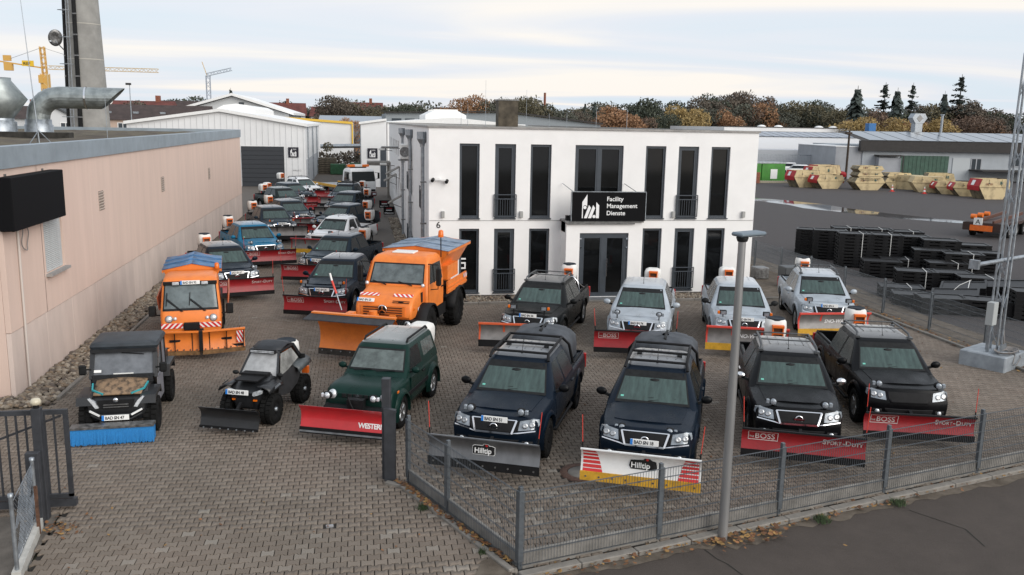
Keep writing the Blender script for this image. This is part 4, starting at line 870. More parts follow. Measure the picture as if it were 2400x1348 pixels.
def spreader(parent, x=0, y=2.15, z=1.10, kind=0, sc=.76, rot=0.):
    t = obj('salt_spreader', geo(('drum', kind), lambda: drum_mesh(kind)), M_WPLAST, parent, (x, y, z), rot, scale=sc)
    if kind == 0: obj('lid', geo('lid', lambda: MB().lathe([(.285, -.02), (.285, .03), (.245, .045), (.215, .03), (0, .03)], 24).bake('lid')), mat('dark_lid', (.018, .024, .032), .75, spec=.3, var=.3), t, (0, 0, .735))
    def tray():
        m = MB(); m.box(-.19, .19, -.12, .06, .50, .58); m.box(-.18, -.14, -.08, .07, .10, .50); m.box(.14, .18, -.08, .07, .10, .50); m.box(-.14, .14, -.02, .07, .10, .50, 1); m.box(-.14, .14, -.06, .02, .28, .33, 0); return m.bake('tray', .006)
    obj('chute', geo('tray', tray), [M_ORPL, mat('chute_dark', (.10, .03, .01), .6)], t, (.04, -.37, .02))
    def fr():
        m = MB()
        for s_ in (-.28, .28): m.beam((s_, .25, -.5), (s_, .25, .25), .04); m.beam((s_, .25, .0), (s_, -.2, .0), .04)
        m.beam((-.28, .25, .1), (.28, .25, .1), .04); return m.bake('frame')
    obj('mounting_frame', geo('spfr', fr), M_MAT_BLK, t); return t

# ---- snow ploughs ----------------------------------------------------------
def blade_profile(h, k=9, curl=.16, lean=.10):
    """side view: (y, z) from the cutting edge up; the top curls forward"""
    return [(-lean*(1-t)**2*.9-curl*max(0, t-.45)**2*3.0, h*t) for t in [i/(k-1) for i in range(k)]]
def blade_surface(h, x0, x1, n_=2, prof=None, th=.012, m=None, mi=0, z0=0., h1=None):
    m = m or MB(); prof = prof or blade_profile(h); xs = [x0+(x1-x0)*i/n_ for i in range(n_+1)]
    hs = [1 if h1 is None else (h+(h1-h)*i/n_)/h for i in range(n_+1)]
    F = [[(x, y, z0+z*s_) for (y, z) in prof] for x, s_ in zip(xs, hs)]; B = [[(x, y+th, z) for x, y, z in r] for r in F]
    m.grid(F, mi, True, True); m.grid(B, mi, True)
    rim = lambda A: A[0]+[r[-1] for r in A[1:]]+A[-1][-2::-1]+[r[0] for r in A[-2:0:-1]]
    f, b = rim(F), rim(B); k = len(f); m.add(f+b, [(i, (i+1) % k, k+(i+1) % k, k+i) for i in range(k)], mi); return m
def surf_y(prof, z):
    return interp(z, [(b, a) for a, b in prof])[0]
def on_blade(child, parent, x, z, prof, off=.004, z0=0.):
    """puts flat print on the curved blade: bends the mesh to follow the profile"""
    me = child.copy(); 
    for v in me.vertices:
        zz = v.co.y+z; xx = v.co.x+x; v.co = (xx, surf_y(prof, min(max(zz, prof[0][1]), prof[-1][1]))-off-v.co.z, zz+z0)
    return me
def plow(parent, width, h, paint_, edge, loc, yaw=0., style='boss', txt=(), edge_h=.12, markers=2, name='snow_plough', push=.55, thick=.012):
    prof = blade_profile(h-edge_h)
    t = thing(name, loc, None, None, yaw); t.parent = parent
    w = width/2
    if style == 'poly':          # clear polycarbonate in a painted frame
        m = blade_surface(h, -w+.05, w-.05, 2, prof, .006, z0=edge_h); obj('moldboard', m, mat('clear_polycarbonate', (.20, .19, .185), .3, var=.25, scale=3, coat=.2), t)
        fm = MB()
        for x in (-w+.03, -w*.36, w*.36, w-.03):
            if abs(x) < w*.5 and 0: continue
            blade_surface(h, x-.028, x+.028, 1, prof, .02, fm, z0=edge_h-.002)
        ty, tz = prof[-1]; fm.box(-w, w, ty-.03, ty+.05, tz+edge_h-.02, tz+edge_h+.03); obj('frame', fm, paint_, t)
    elif style == 'vee':         # two wings hinged in the middle
        for s_ in (-1, 1):
            wing = thing('wing', (0, 0, 0), None, None, s_*.16); wing.parent = t
            m = blade_surface(h, 0 if s_ > 0 else -w, w if s_ > 0 else 0, 2, prof, .012, z0=edge_h); ty, tz = prof[-1]; m.box(*sorted((s_*.03, s_*w)), ty-.01, ty+.06, tz+edge_h-.01, tz+edge_h+.03)
            obj('moldboard', m, paint_, wing); e = MB(); e.box(*sorted((s_*.02, s_*w)), prof[0][0]-.02, prof[0][0]+.005, 0, edge_h); obj('cutting_edge', e, edge, wing)
            b = MB()
            for q in range(7): x = s_*(.10+q*(w-.15)/6); b.cyl((x, prof[0][0]-.03, edge_h+.03), (x, prof[0][0]+.01, edge_h+.03), .018, n=8)
            obj('bolts', b, M_STEEL, wing)['kind'] = 'stuff'
    else:
        m = blade_surface(h, -w, w, 3, prof, thick, z0=edge_h)
        if style == 'hill':
            ty, tz = prof[-1]; m.box(-w, w, ty-.012, ty+.03, tz+edge_h-.008, tz+edge_h+.012)
        obj('moldboard', m, paint_, t, )
    if style != 'vee':
        e = MB(); y0 = prof[0][0]
        if edge_h > .01: e.box(-w-.005, w+.005, y0-.022, y0+.004, .0, edge_h+.03); obj('cutting_edge', e, edge, t)
        k = 9 if style == 'hill' else 7
        b = MB()
        for q in range(k): x = -w+.10+q*(width-.2)/(k-1); b.cyl((x, y0-.034, edge_h*.6), (x, y0, edge_h*.6), .018, n=8)
        if style in ('hill', 'atv'): obj('bolts', b, M_GALV if style == 'atv' else M_STEEL, t)['kind'] = 'stuff'
        ty, tz = prof[-1]
        if style == 'boss': obj('top_deflector', MB().box(-w, w, ty-.02, ty+.035, tz+edge_h-.012, tz+edge_h+.02), M_MAT_BLK, t)
    # ribs, push frame and lift
    f = MB()
    for x in np.linspace(-w+.04, w-.04, 6): blade_surface(h, x-.012, x+.012, 1, [(y+.02, z*.97) for y, z in prof], .05, f, z0=edge_h)
    f.beam((-w+.05, .10, .18), (w-.05, .10, .18), .07, .07); f.beam((-w*.7, .09, h*.6), (w*.7, .09, h*.6), .06, .06)
    for s_ in (-1, 1): f.beam((s_*.42, .12, .16), (s_*.22, push+.1, .18), .08, .1)
    f.beam((0, .1, h*.4), (0, push, .40), .06); f.beam((-.38, push, .16), (.38, push, .16), .09, .14)
    obj('push_frame', f, M_MAT_BLK, t)
    ty, tz = prof[-1]
    for s_ in (-1, 1)[:markers]:
        mk = obj('edge_marker', geo('marker', lambda: MB().tube([(0, 0, 0), (0, 0, .12)], .014, 6, 1).tube([(0, 0, .12), (0, .01, .62)], .0075, 5).bake('mk')), [M_MARK, M_MAT_BLK], t, (s_*(w-.03), ty+.05, tz+edge_h), (random.uniform(-.08, .05), s_*random.uniform(0, .10), 0))
    for a in txt:
        s_, x, z, size, mt = a[:5]; kw = dict(a[5]) if len(a) > 5 else {}; of = kw.pop('off', .004)
        me = on_blade(text_mesh(s_, size, **kw), None, x, z, prof, of, edge_h) if isinstance(s_, str) else on_blade(s_, None, x, z, prof, .004, edge_h)
        obj(kw.get('nm', 'lettering') if 0 else ('lettering' if isinstance(s_, str) else size), me, mt, t)
    return t, prof
def flat(polys):
    m = MB()
    for p, mi in polys: m.add([(x, y, .003+mi*.007) for x, y in p], [tuple(range(len(p)))], mi)
    return m.bake('flat')
def rect(x0, y0, x1, y1): return [(x0, y0), (x1, y0), (x1, y1), (x0, y1)]
def outline(x0, y0, x1, y1, w): return [(rect(x0, y0, x1, y0+w), 0), (rect(x0, y1-w, x1, y1), 0), (rect(x0, y0+w, x0+w, y1-w), 0), (rect(x1-w, y0+w, x1, y1-w), 0)]
M_PRINT = mat('pale_print', (.62, .55, .53), .5)
BOSS = dict(bold=.03, spacing=1.0)
def text_run(parts, x, z):
    r = []
    for s_, sz in parts:
        me = text_mesh(s_, sz, bold=.02); r.append((s_, x, z, sz, M_PRINT, dict(bold=.02))); x += max(v.co.x for v in me.vertices)+.012
    return r
def boss_print(w, h=.63):
    x = -w/2+.12; dz = h-.11-.24-.30
    return [(flat(outline(x, .30+dz, x+.56, .49+dz, .012)), 0, 0, 'print_frame', M_PRINT), ('BOSS', x+.125, .332+dz, .165, M_PRINT, dict(bold=.008)), ('THE', x+.022, .345+dz, .05, M_PRINT, dict(bold=.01)),
            ]+text_run((('S', .15), ('PORT', .105), ('-D', .15), ('UTY', .105)), w/2-.78, .335+dz)
def plow_lights(parent, xs=.5, y=-2.42, z=1.14, style=0, bar=True):
    for s_ in (-1, 1):
        t = obj('plough_light', geo(('pl', style), lambda: (MB().ico((0, .03, 0), (.095, .08, .075), sub=2) if style == 0 else MB().box(-.10, .10, -.03, .08, -.065, .065)).bake('pl', .0 if style == 0 else .015)), M_MAT_BLK, parent, (s_*xs, y, z))
        obj('lens', geo(('pll', style), lambda: (MB().lathe([(0, -.062), (.045, -.060), (.060, -.05), (.062, 0)], 16, ax='y') if style == 0 else MB().box(-.075, .075, -.042, 0, -.05, .05)).bake('l')), M_HLENS, t)
        obj('turn_signal', geo(('pls', style), lambda: bx(-.035, .035, -.04, .03, -.045, .045, .012)), M_AMBER if style else M_HLENS, t, (s_*(.105 if style == 0 else .13), .0, 0))
        obj('bracket', geo('plb', lambda: MB().beam((0, .04, -.05), (0, .0, -.34), .03).bake('b')), M_MAT_BLK, t)
    if bar: obj('headgear_bar', MB().beam((-xs-.03, y-.015, z-.22), (xs+.03, y-.015, z-.22), .045).beam((-.25, y-.02, z-.22), (-.25, y-.05, .38), .05).beam((.25, y-.02, z-.22), (.25, y-.05, .38), .05), M_MAT_BLK, parent)

def pickup(loc, deg, paint_, label, plate_txt='', mirrors=None, roof='none', plough=None, lights=1, grille='chrome', king=False, spread=0, tarp=False, chrome_mirror=False, rim=None, far=False, antenna=True, sp_x=0., sp_y=2.15, sp_z=1.28, plate_z=.95, lstyle=0, bull=False, light_z=1.14, light_x=.5, group='pickups with snow ploughs parked in the yard', category='pickup truck', canopy=False, scoop=False, sports=None, flarec=None):
    t = thing('pickup_truck', (loc[0], loc[1], 0), label, category, radians(deg), group)
    T = CABK if king else CAB
    body = obj('body', geo('pkbody', pk_body), [paint_, M_MAT_BLK], t)
    cab = obj('cab', geo(('cab', king), lambda: cab_mesh(T)), [paint_], t); obj('roof', geo(('roof', king), lambda: roof_mesh(T)), [roof_paint(paint_)], t)
    obj('bonnet', geo('bonnet', bonnet_mesh), [paint_], t)
    ws = obj('windscreen', geo(('ws', king), lambda: screen_mesh(T)), [M_WSCREEN, M_BLACK], t)
    for s_ in (-1, 1): obj('wiper', geo(('wip', s_), lambda: MB().tube([(.02*s_+(-.1), -1.235, 1.15), (-.1+.33, -1.17, 1.185), (-.1+.55, -1.16, 1.20)] if s_ > 0 else [(-.55, -1.215, 1.15), (-.25, -1.175, 1.18), (.02, -1.165, 1.20)], .009, 5).bake('w')), M_BLACK, ws)
    if not far:
        obj('rear_view_mirror', geo('rvm', lambda: MB().ico((0, 0, 0), (.11, .012, .04), sub=1).bake('rvm')), M_BLACK, ws, (0, cab_front(T, 0, 1.47)-.010, 1.47), (-.85, 0, 0))
        obj('inspection_sticker', geo('stk', lambda: bx(-.03, .03, -.002, .002, -.02, .02)), mat('sticker_green', (.15, .5, .4), .5), ws, (-.60, cab_front(T, -.60, 1.20)-.012, 1.20), (-.85, 0, 0))
    back = 1.0 if not king else .58
    d1 = -.06 if not king else .02
    for s_ in (-1, 1):
        k = (s_, king)
        A = [(-1.00, 1.125), (-.97, 1.125), (d1-.05, 1.125), (d1-.05, 1.585), (-.50, 1.585), (-.62, 1.50)]
        obj('side_window', geo(('sw',)+k, lambda: pane_mesh(T, A, s=s_)), M_WSIDE, t)
        B = [(d1+.05, 1.125), (.82, 1.13), (.86, 1.16), (.74, 1.57), (.70, 1.585), (d1+.05, 1.585)] if not king else [(.12, 1.14), (.46, 1.16), (.44, 1.56), (.40, 1.58), (.12, 1.58)]
        obj('side_window', geo(('sw2',)+k, lambda: pane_mesh(T, B, s=s_)), M_WSIDE, t)
        d = obj('door', geo(('door',)+k, lambda: door_mesh(-1.12, d1-.006, s_)), [paint_], t)
        obj('handle', geo(('hnd', s_), lambda: bx(*sorted((s_*.90, s_*.95)), -.11, .11, -.016, .016, .008)), paint_ if not chrome_mirror else M_CHROME, d, (0, -.22+(.06 if king else 0), .93))
        d = obj('door', geo(('door2',)+k, lambda: door_mesh(d1+.006, back-.16 if not king else .52, s_)), [paint_], t)
        if not king: obj('handle', geo(('hnd', s_), None), paint_ if not chrome_mirror else M_CHROME, d, (0, .66, .93))
        mr = obj('wing_mirror', geo('mirror', mirror_mesh), (M_CHROME if chrome_mirror else mirrors or paint_), t, (s_*1.045, -.98, 1.20), (0, 0, s_*.15))
        obj('arm', geo(('marm', s_), lambda: MB().beam((0, .02, -.03), (-s_*.16, .03, -.08), .05).bake('a')), M_BLACK, mr)
        for y, nm in ((-1.7, 0), (1.5, 1)):
            obj('wheel_arch', geo(('flare', s_, y), lambda: flare_mesh(s_, y)), [flarec or paint_], t)
            wheel(t, s_*.79, y, .38, .26, s_, rim)
        obj('running_board', geo(('step', s_), lambda: MB().tube([(s_*.80, -1.12, .36), (s_*.90, -1.0, .33), (s_*.90, .75, .33), (s_*.80, .88, .36)], .036, 8).bake('st')), M_MAT_BLK, t)
        h_ = obj('headlight', geo(('hl', s_), lambda: poly_on_front(HL if s_ > 0 else mirror_poly(HL), .010).bake('hl', ang=.6)), M_HLENS, t)
        for rx, rz, rr in ((.60, .865, .055), (.725, .88, .06)): obj('reflector', geo(('refl', rr), lambda: MB().lathe([(0, -.004), (rr*.45, -.006), (rr, -.012), (rr, .01)], 14, ax='y').bake('r')), M_RIM, h_, (s_*rx, front_y(rx, rz)-.010, rz), (-.38, 0, s_*.22))
        obj('fog_lamp', geo('fog', lambda: MB().lathe([(0, -.02), (.045, -.015), (.05, .01)], 12, ax='y').bake('f')), M_LENS, t, (s_*.64, front_y(.64, .52)+.0, .52))
        obj('tail_light', geo(('tl', s_), lambda: bx(*sorted((s_*.80, s_*.915)), 2.47, 2.575, .70, 1.05, .015)), mat('tail_red', (.45, .02, .02), .25), t)
    g = obj('grille', geo('grille', pk_grille), M_MAT_BLK, t)
    cm = {'chrome': M_CHROME, 'black': M_MAT_BLK}[grille]
    if grille == 'chrome':
        obj('trim', geo('gtrim', lambda: front_bar([(-.435, .955), (-.36, .715), (.36, .715), (.435, .955)], .036, .022)), cm, g)
        obj('trim', geo('gtrim4', lambda: front_bar([(-.44, .955), (.44, .955)], .016, .024)), cm, g)
        obj('trim', geo('gtrim2', lambda: front_bar([(-.80, .775), (-.47, .735), (-.36, .715)], .02, .016)), cm, g); obj('trim', geo('gtrim3', lambda: front_bar([(.80, .775), (.47, .735), (.36, .715)], .02, .016)), cm, g)
        for s_ in (-1, 1): obj('vent', geo(('gv', s_), lambda: poly_on_front([(.41, .755), (.475, .765), (.50, .935), (.47, .935)] if s_ > 0 else mirror_poly([(.41, .755), (.475, .765), (.50, .935), (.47, .935)]), .014).bake('v')), M_MAT_BLK, g)
        obj('badge', geo('badge', lambda: MB().lathe([(.060, -.012), (.078, -.012), (.078, .012), (.060, .012), (.060, -.012)], 20, ax='y').box(-.10, .10, -.016, .01, -.017, .017).bake('bd')), cm, g, (0, front_y(0, .82)-.012, .815))
    obj('bumper_intake', geo('intake', lambda: poly_on_front([(-.45, .44), (.45, .44), (.50, .60), (-.50, .60)], .008).bake('in')), M_MAT_BLK, t)
    for s_ in (-1, 1): obj('skid_trim', geo(('skid', s_), lambda: poly_on_front([(.54, .46), (.74, .47), (.76, .57), (.56, .58)] if s_ > 0 else mirror_poly([(.54, .46), (.74, .47), (.76, .57), (.56, .58)]), .004).bake('sk')), M_MAT_BLK, t)
    obj('rear_bumper', geo('rb', lambda: bx(-.86, .86, 2.52, 2.68, .44, .60, .03)), M_STEEL, t)
    obj('bed_rail', geo('bedrail', lambda: MB().tube([(-.80, 1.06, 1.095), (-.82, 2.46, 1.105), (.82, 2.46, 1.105), (.80, 1.06, 1.095)], .028, 6).bake('br')), M_MAT_BLK, t)
    obj('rear_window', geo(('rw', king), lambda: MB().add([(-.60, T[1][3]-.0+.012-.01, 1.15), (.60, T[1][3]+.002, 1.15), (.50, T[2][3]+.006, 1.55), (-.50, T[2][3]+.006, 1.55)], [(0, 1, 2, 3)]).bake('rw')), M_WSIDE, t)
    if antenna: obj('antenna', geo('ant', lambda: MB().tube([(0, -.36, 1.70), (0, -.22, 1.98)], .006, 5).ico((0, -.36, 1.70), .025).bake('an')), M_BLACK, t)
    if roof == 'rails':
        for s_ in (-1, 1): obj('roof_rail', geo(('rail', s_), lambda: rail_mesh(s_)), mat('rail_grey', (.10, .105, .11), .4, .5), t)
        for y in (.05, .74): obj('roof_bar', geo(('rbar', y), lambda: MB().tube([(-.575, y, 1.80), (.575, y, 1.80)], .016, 6).bake('rb')), mat('rail_grey', (.1, .1, .1)), t)
    if roof == 'cage':
        for s_ in (-1, 1): obj('roof_rail', geo(('cage', s_), lambda: MB().tube([(s_*.63, -.62, 1.64), (s_*.60, -.50, 1.76), (s_*.60, .95, 1.79), (s_*.74, 1.12, 1.60), (s_*.80, 1.35, 1.10)], .032, 8).bake('cg')), M_MAT_BLK, t)
        for y, z in ((-.48, 1.765), (.22, 1.78), (.93, 1.80)): obj('roof_bar', geo(('cbar', y), lambda: MB().tube([(-.60, y, z), (0, y-.03, z+.012), (.60, y, z)], .028, 8).bake('cb')), M_MAT_BLK, t)
        for s_ in (-1, 1): obj('work_light', geo('wl', lambda: bx(-.05, .05, -.04, .04, -.035, .035, .01)), M_BLACK, t, (s_*.42, .16, 1.735))
    if tarp:
        def tp():
            m = MB(); R = []; rr = random.Random(3)
            for z, w_, y0, y1 in ((1.08, .74, 1.12, 2.5), (1.35, .73, 1.14, 2.46), (1.62, .70, 1.16, 2.42), (1.74, .58, 1.22, 2.32), (1.80, .34, 1.34, 2.15), (1.83, .08, 1.6, 1.8)):
                pts = []
                for q in range(28):
                    a = 2*pi*q/28; e = 2/3.4; c_, s_ = cos(a), sin(a)
                    x = w_*np.sign(c_)*abs(c_)**e; y = (y0+y1)/2+(y1-y0)/2*np.sign(s_)*abs(s_)**e; f = 1+.045*sin(a*7+z*4)+rr.uniform(-.02, .02); pts.append((x*f, (y-1.8)*f+1.8, z+rr.uniform(-.015, .015)))
                R.append(pts+[pts[0]])
            m.grid(R, 0, True); return m.bake('tp', weld=True)
        c = obj('tarpaulin_cover', geo('tarp', tp), M_TARP, t); obj('strap', geo('tstrap', lambda: MB().beam((.02, 1.14, 1.62), (.02, 1.36, 1.82), .06, .02).beam((.02, 1.36, 1.82), (.02, 2.1, 1.84), .06, .02).bake('s')), M_BLACK, c)
    if spread: spreader(t, sp_x, sp_y, sp_z, spread-1)
    if sports: obj('sports_bar', geo('sbar', lambda: MB().tube([(-.80, 1.15, 1.08), (-.74, 1.10, 1.45), (-.60, 1.08, 1.60), (.60, 1.08, 1.60), (.74, 1.10, 1.45), (.80, 1.15, 1.08)], .035, 8).tube([(.74, 1.10, 1.42), (.80, 1.9, 1.12)], .03, 8).tube([(-.74, 1.10, 1.42), (-.80, 1.9, 1.12)], .03, 8).bake('sb')), M_CHROME, t)
    if scoop: obj('bonnet_scoop', geo('scoop', lambda: bx(-.28, .28, -1.75, -1.35, 1.08, 1.15, .03)), [paint_], t)
    if lights: plow_lights(t, light_x, -2.40, light_z, lstyle)
    if plate_txt is not None: plate(t, plate_txt, (0, -2.62+max(0, plate_z-.72)*.42, plate_z), 0, -.12)
    if plough:
        kw = dict(plough); dx = kw.pop('dx', 0); lift = kw.pop('lift', .22); dy = kw.pop('dy', -3.18)
        plow(t, loc=(dx, dy, lift), **kw)
    return t
# ---------------------------------------------------------------- generic box-car helpers
def ring_body(T, name='cab', ang=.7):
    """stack of rounded rings (z, half width, front y, back y, corner radius)"""
    m = MB(); R = [cab_ring(T, t[0]) for t in T]
    for a, b in zip(R[:-1], R[1:]): m.grid([a+[a[0]], b+[b[0]]], 0, True)
    m.add(R[-1], [tuple(range(24))], 0, True); m.add(R[0], [tuple(range(23, -1, -1))]); return m.bake(name, weld=True, ang=ang)
def arch_cut(me, wheels, r, x0, x1, zc=None):
    me = boolean_cut(me, [MB().cyl((s_*x0, y, zc or r), (s_*x1, y, zc or r), r*1.14, n=30).bake('c') for y in wheels for s_ in (-1, 1)])
    me.materials.clear(); set_by(me, lambda c, n, mi: 1 if any(sqrt((c.y-y)**2+(c.z-(zc or r))**2) < r*1.145 and (abs(n.x) < .5 or abs(c.x) < x0+.02) for y in wheels) else 0)
    me.shade_smooth(); me.set_sharp_from_angle(angle=.7); return me

# ---------------------------------------------------------------- green off-roader
M_GREEN = paint('dark_green', (.006, .026, .021), .3)
def green_suv(loc, deg):
    t = thing('offroad_car', (loc[0], loc[1], 0), 'small dark green three door off-roader with red WESTERN snow plough', 'car', radians(deg))
    LO = [(.30, .70, -1.62, 1.68, .12), (.42, .76, -1.72, 1.72, .16), (.62, .765, -1.74, 1.74, .18), (.84, .755, -1.70, 1.72, .18), (.93, .735, -1.62, 1.70, .18), (.985, .68, -1.45, 1.66, .18), (1.0, .6, -1.2, 1.6, .15)]
    body = arch_cut(ring_body(LO), (-1.12, 1.13), .345, .45, 1.0, .36)
    obj('body', body, [M_GREEN, M_MAT_BLK], t)
    TC = [(.95, .735, -.86, 1.70, .12), (1.06, .715, -.66, 1.69, .12), (1.50, .60, -.24, 1.60, .12), (1.555, .565, -.16, 1.57, .12), (1.60, .50, -.06, 1.50, .12), (1.615, .30, .1, 1.2, .1)]
    obj('cab', ring_body(TC, ang=.6), M_GREEN, t); obj('roof', roof_mesh(TC, 1.572), roof_paint(M_GREEN), t) if 0 else None
    rm = MB(); R = [[(x*1.004, y, z+.004) for x, y, z in cab_ring(TC, z)] for z in (1.565, 1.60, 1.615)]
    for a, b in zip(R[:-1], R[1:]): rm.grid([a+[a[0]], b+[b[0]]], 0, True)
    rm.add(R[-1], [tuple(range(24))], 0, True); obj('roof', rm.bake('roof', weld=True), roof_paint(M_GREEN), t)
    M_ = screen_mesh(TC, 1.075, 1.49, .645, .555, .007, .03); ws = obj('windscreen', M_, [mat('grey_dewy_glass', (.085, .105, .10), .2, var=.35, scale=5, coat=.3, bump=.2, bscale=110), M_BLACK], t)
    for a in ((-.5, -.1), (.02, .45)): obj('wiper', MB().tube([(a[0], -.70, 1.075), (a[1], -.655, 1.11)], .01, 5), M_BLACK, ws)
    for s_ in (-1, 1):
        obj('side_window', pane_mesh(TC, [(-.42, 1.07), (.42, 1.07), (.42, 1.49), (-.10, 1.49)], s=s_), M_WSIDE, t)
        obj('side_window', pane_mesh(TC, [(.62, 1.14), (1.42, 1.16), (1.38, 1.46), (.62, 1.47)], s=s_), mat('grey_dewy_glass', (0, 0, 0)), t)
        d = obj('door', bx(*sorted((s_*.755, s_*.775)), -.52, .50, .42, .95, .01), [M_GREEN], t); obj('handle', bx(*sorted((s_*.77, s_*.80)), .28, .44, .86, .90, .008), M_BLACK, d)
        obj('side_moulding', bx(*sorted((s_*.76, s_*.79)), -.70, .70, .56, .66, .008), M_MAT_BLK, t)
        for y in (-1.12, 1.13):
            m = MB(); R = []
            for q in range(13):
                a = -.08*pi+q*1.16*pi/12; c_, sn = cos(a), sin(a)
                R.append([(s_*.70, y+.375*c_, .36+.375*sn), (s_*.835, y+.385*c_, .36+.385*sn), (s_*.825, y+.435*c_, .36+.44*sn), (s_*.75, y+.49*c_, .36+.50*sn)])
            m.grid(R, 0, True); obj('wheel_arch', m.bake('fl', ang=.9), M_GREEN, t); wheel(t, s_*.68, y, .345, .22, s_, None, .60, 5)
        mr = obj('wing_mirror', MB().ico((0, 0, 0), (.10, .05, .075), sub=2), M_GREEN, t, (s_*.86, -.46, 1.10)); obj('arm', MB().beam((0, 0, -.02), (-s_*.14, .02, -.06), .04), M_BLACK, mr)
        obj('headlight', MB().lathe([(0, -.06), (.07, -.05), (.10, -.015), (.105, .06)], 20, ax='y'), M_LENS, t, (s_*.58, -1.69, .80))
        hb = obj('plough_light', MB().ico((0, .02, 0), (.11, .07, .085), sub=2), M_MAT_BLK, t, (s_*.44+(-.14 if s_ < 0 else .0)-.04, -1.86, .83)); obj('lens', MB().lathe([(0, -.06), (.05, -.052), (.07, -.02)], 14, ax='y'), M_LENS, hb); obj('turn_signal', bx(-.03, .03, -.04, .03, -.04, .04, .01), M_LENS, hb, (s_*.10, 0, 0))
        obj('roof_rail', MB().tube([(s_*.50, -.02, 1.595), (s_*.50, .06, 1.66), (s_*.50, 1.36, 1.67), (s_*.50, 1.46, 1.60)], .026, 8), M_MAT_BLK, t)
        obj('turn_signal', bx(*sorted((s_*.745, s_*.765)), -1.38, -1.28, .82, .87, .005), M_AMBER, t)
    for x in (-.16, .16): obj('roof_bead', MB().tube([(x, 0, 1.607), (x, 1.3, 1.612)], .010, 5), M_GREEN, t)
    g = obj('grille', bx(-.46, .46, -1.735, -1.70, .76, .86, .01), M_GREEN, t)
    for q in range(6): obj('slot', bx(-.05, .05, -.02, .0, -.045, .045, .01), M_BLACK, g, (-.30+q*.12, -1.725, .81))
    obj('badge', MB().prism([(0, .05), (.05, .015), (.02, 0), (.05, -.015), (0, -.05), (-.05, -.015), (-.02, 0), (-.05, .015)], 'y', -.02, 0), M_CHROME, g, (.0, -1.74, .81))
    obj('bumper', bx(-.74, .74, -1.86, -1.64, .42, .62, .05), M_MAT_BLK, t)
    obj('winch', MB().box(-.16, .20, -1.95, -1.78, .50, .80).tube([(-.12, -1.96, .85), (-.05, -1.99, .70), (.02, -1.97, .55)], .02).box(.0, .1, -1.97, -1.93, .72, .80), M_MAT_BLK, t)
    h = obj('spare_wheel', MB().lathe([(.01, .2), (.3, .2), (.345, .12), (.345, 0), (.3, -.02), (.01, -.02)], 24, ax='y'), M_RUBBER, t, (0, 1.74, .82))
    spreader(t, .18, 2.05, 1.0, 1, .85)
    tp, prof = plow(t, 2.02, .60, mat('bright_red_paint', (.52, .015, .022), .4, var=.1, scale=3, coat=.5), M_MAT_BLK, (0, -2.28, .16), 0, 'western', [('WESTERN', .25, .10, .14, M_SIGNWHT, dict(bold=.03, spacing=.88))], .10, 0)
    obj('edge_strip', MB().box(-1.015, 1.015, prof[0][0]-.035, prof[0][0]-.02, .03, .065), M_GALV, tp)
    return t

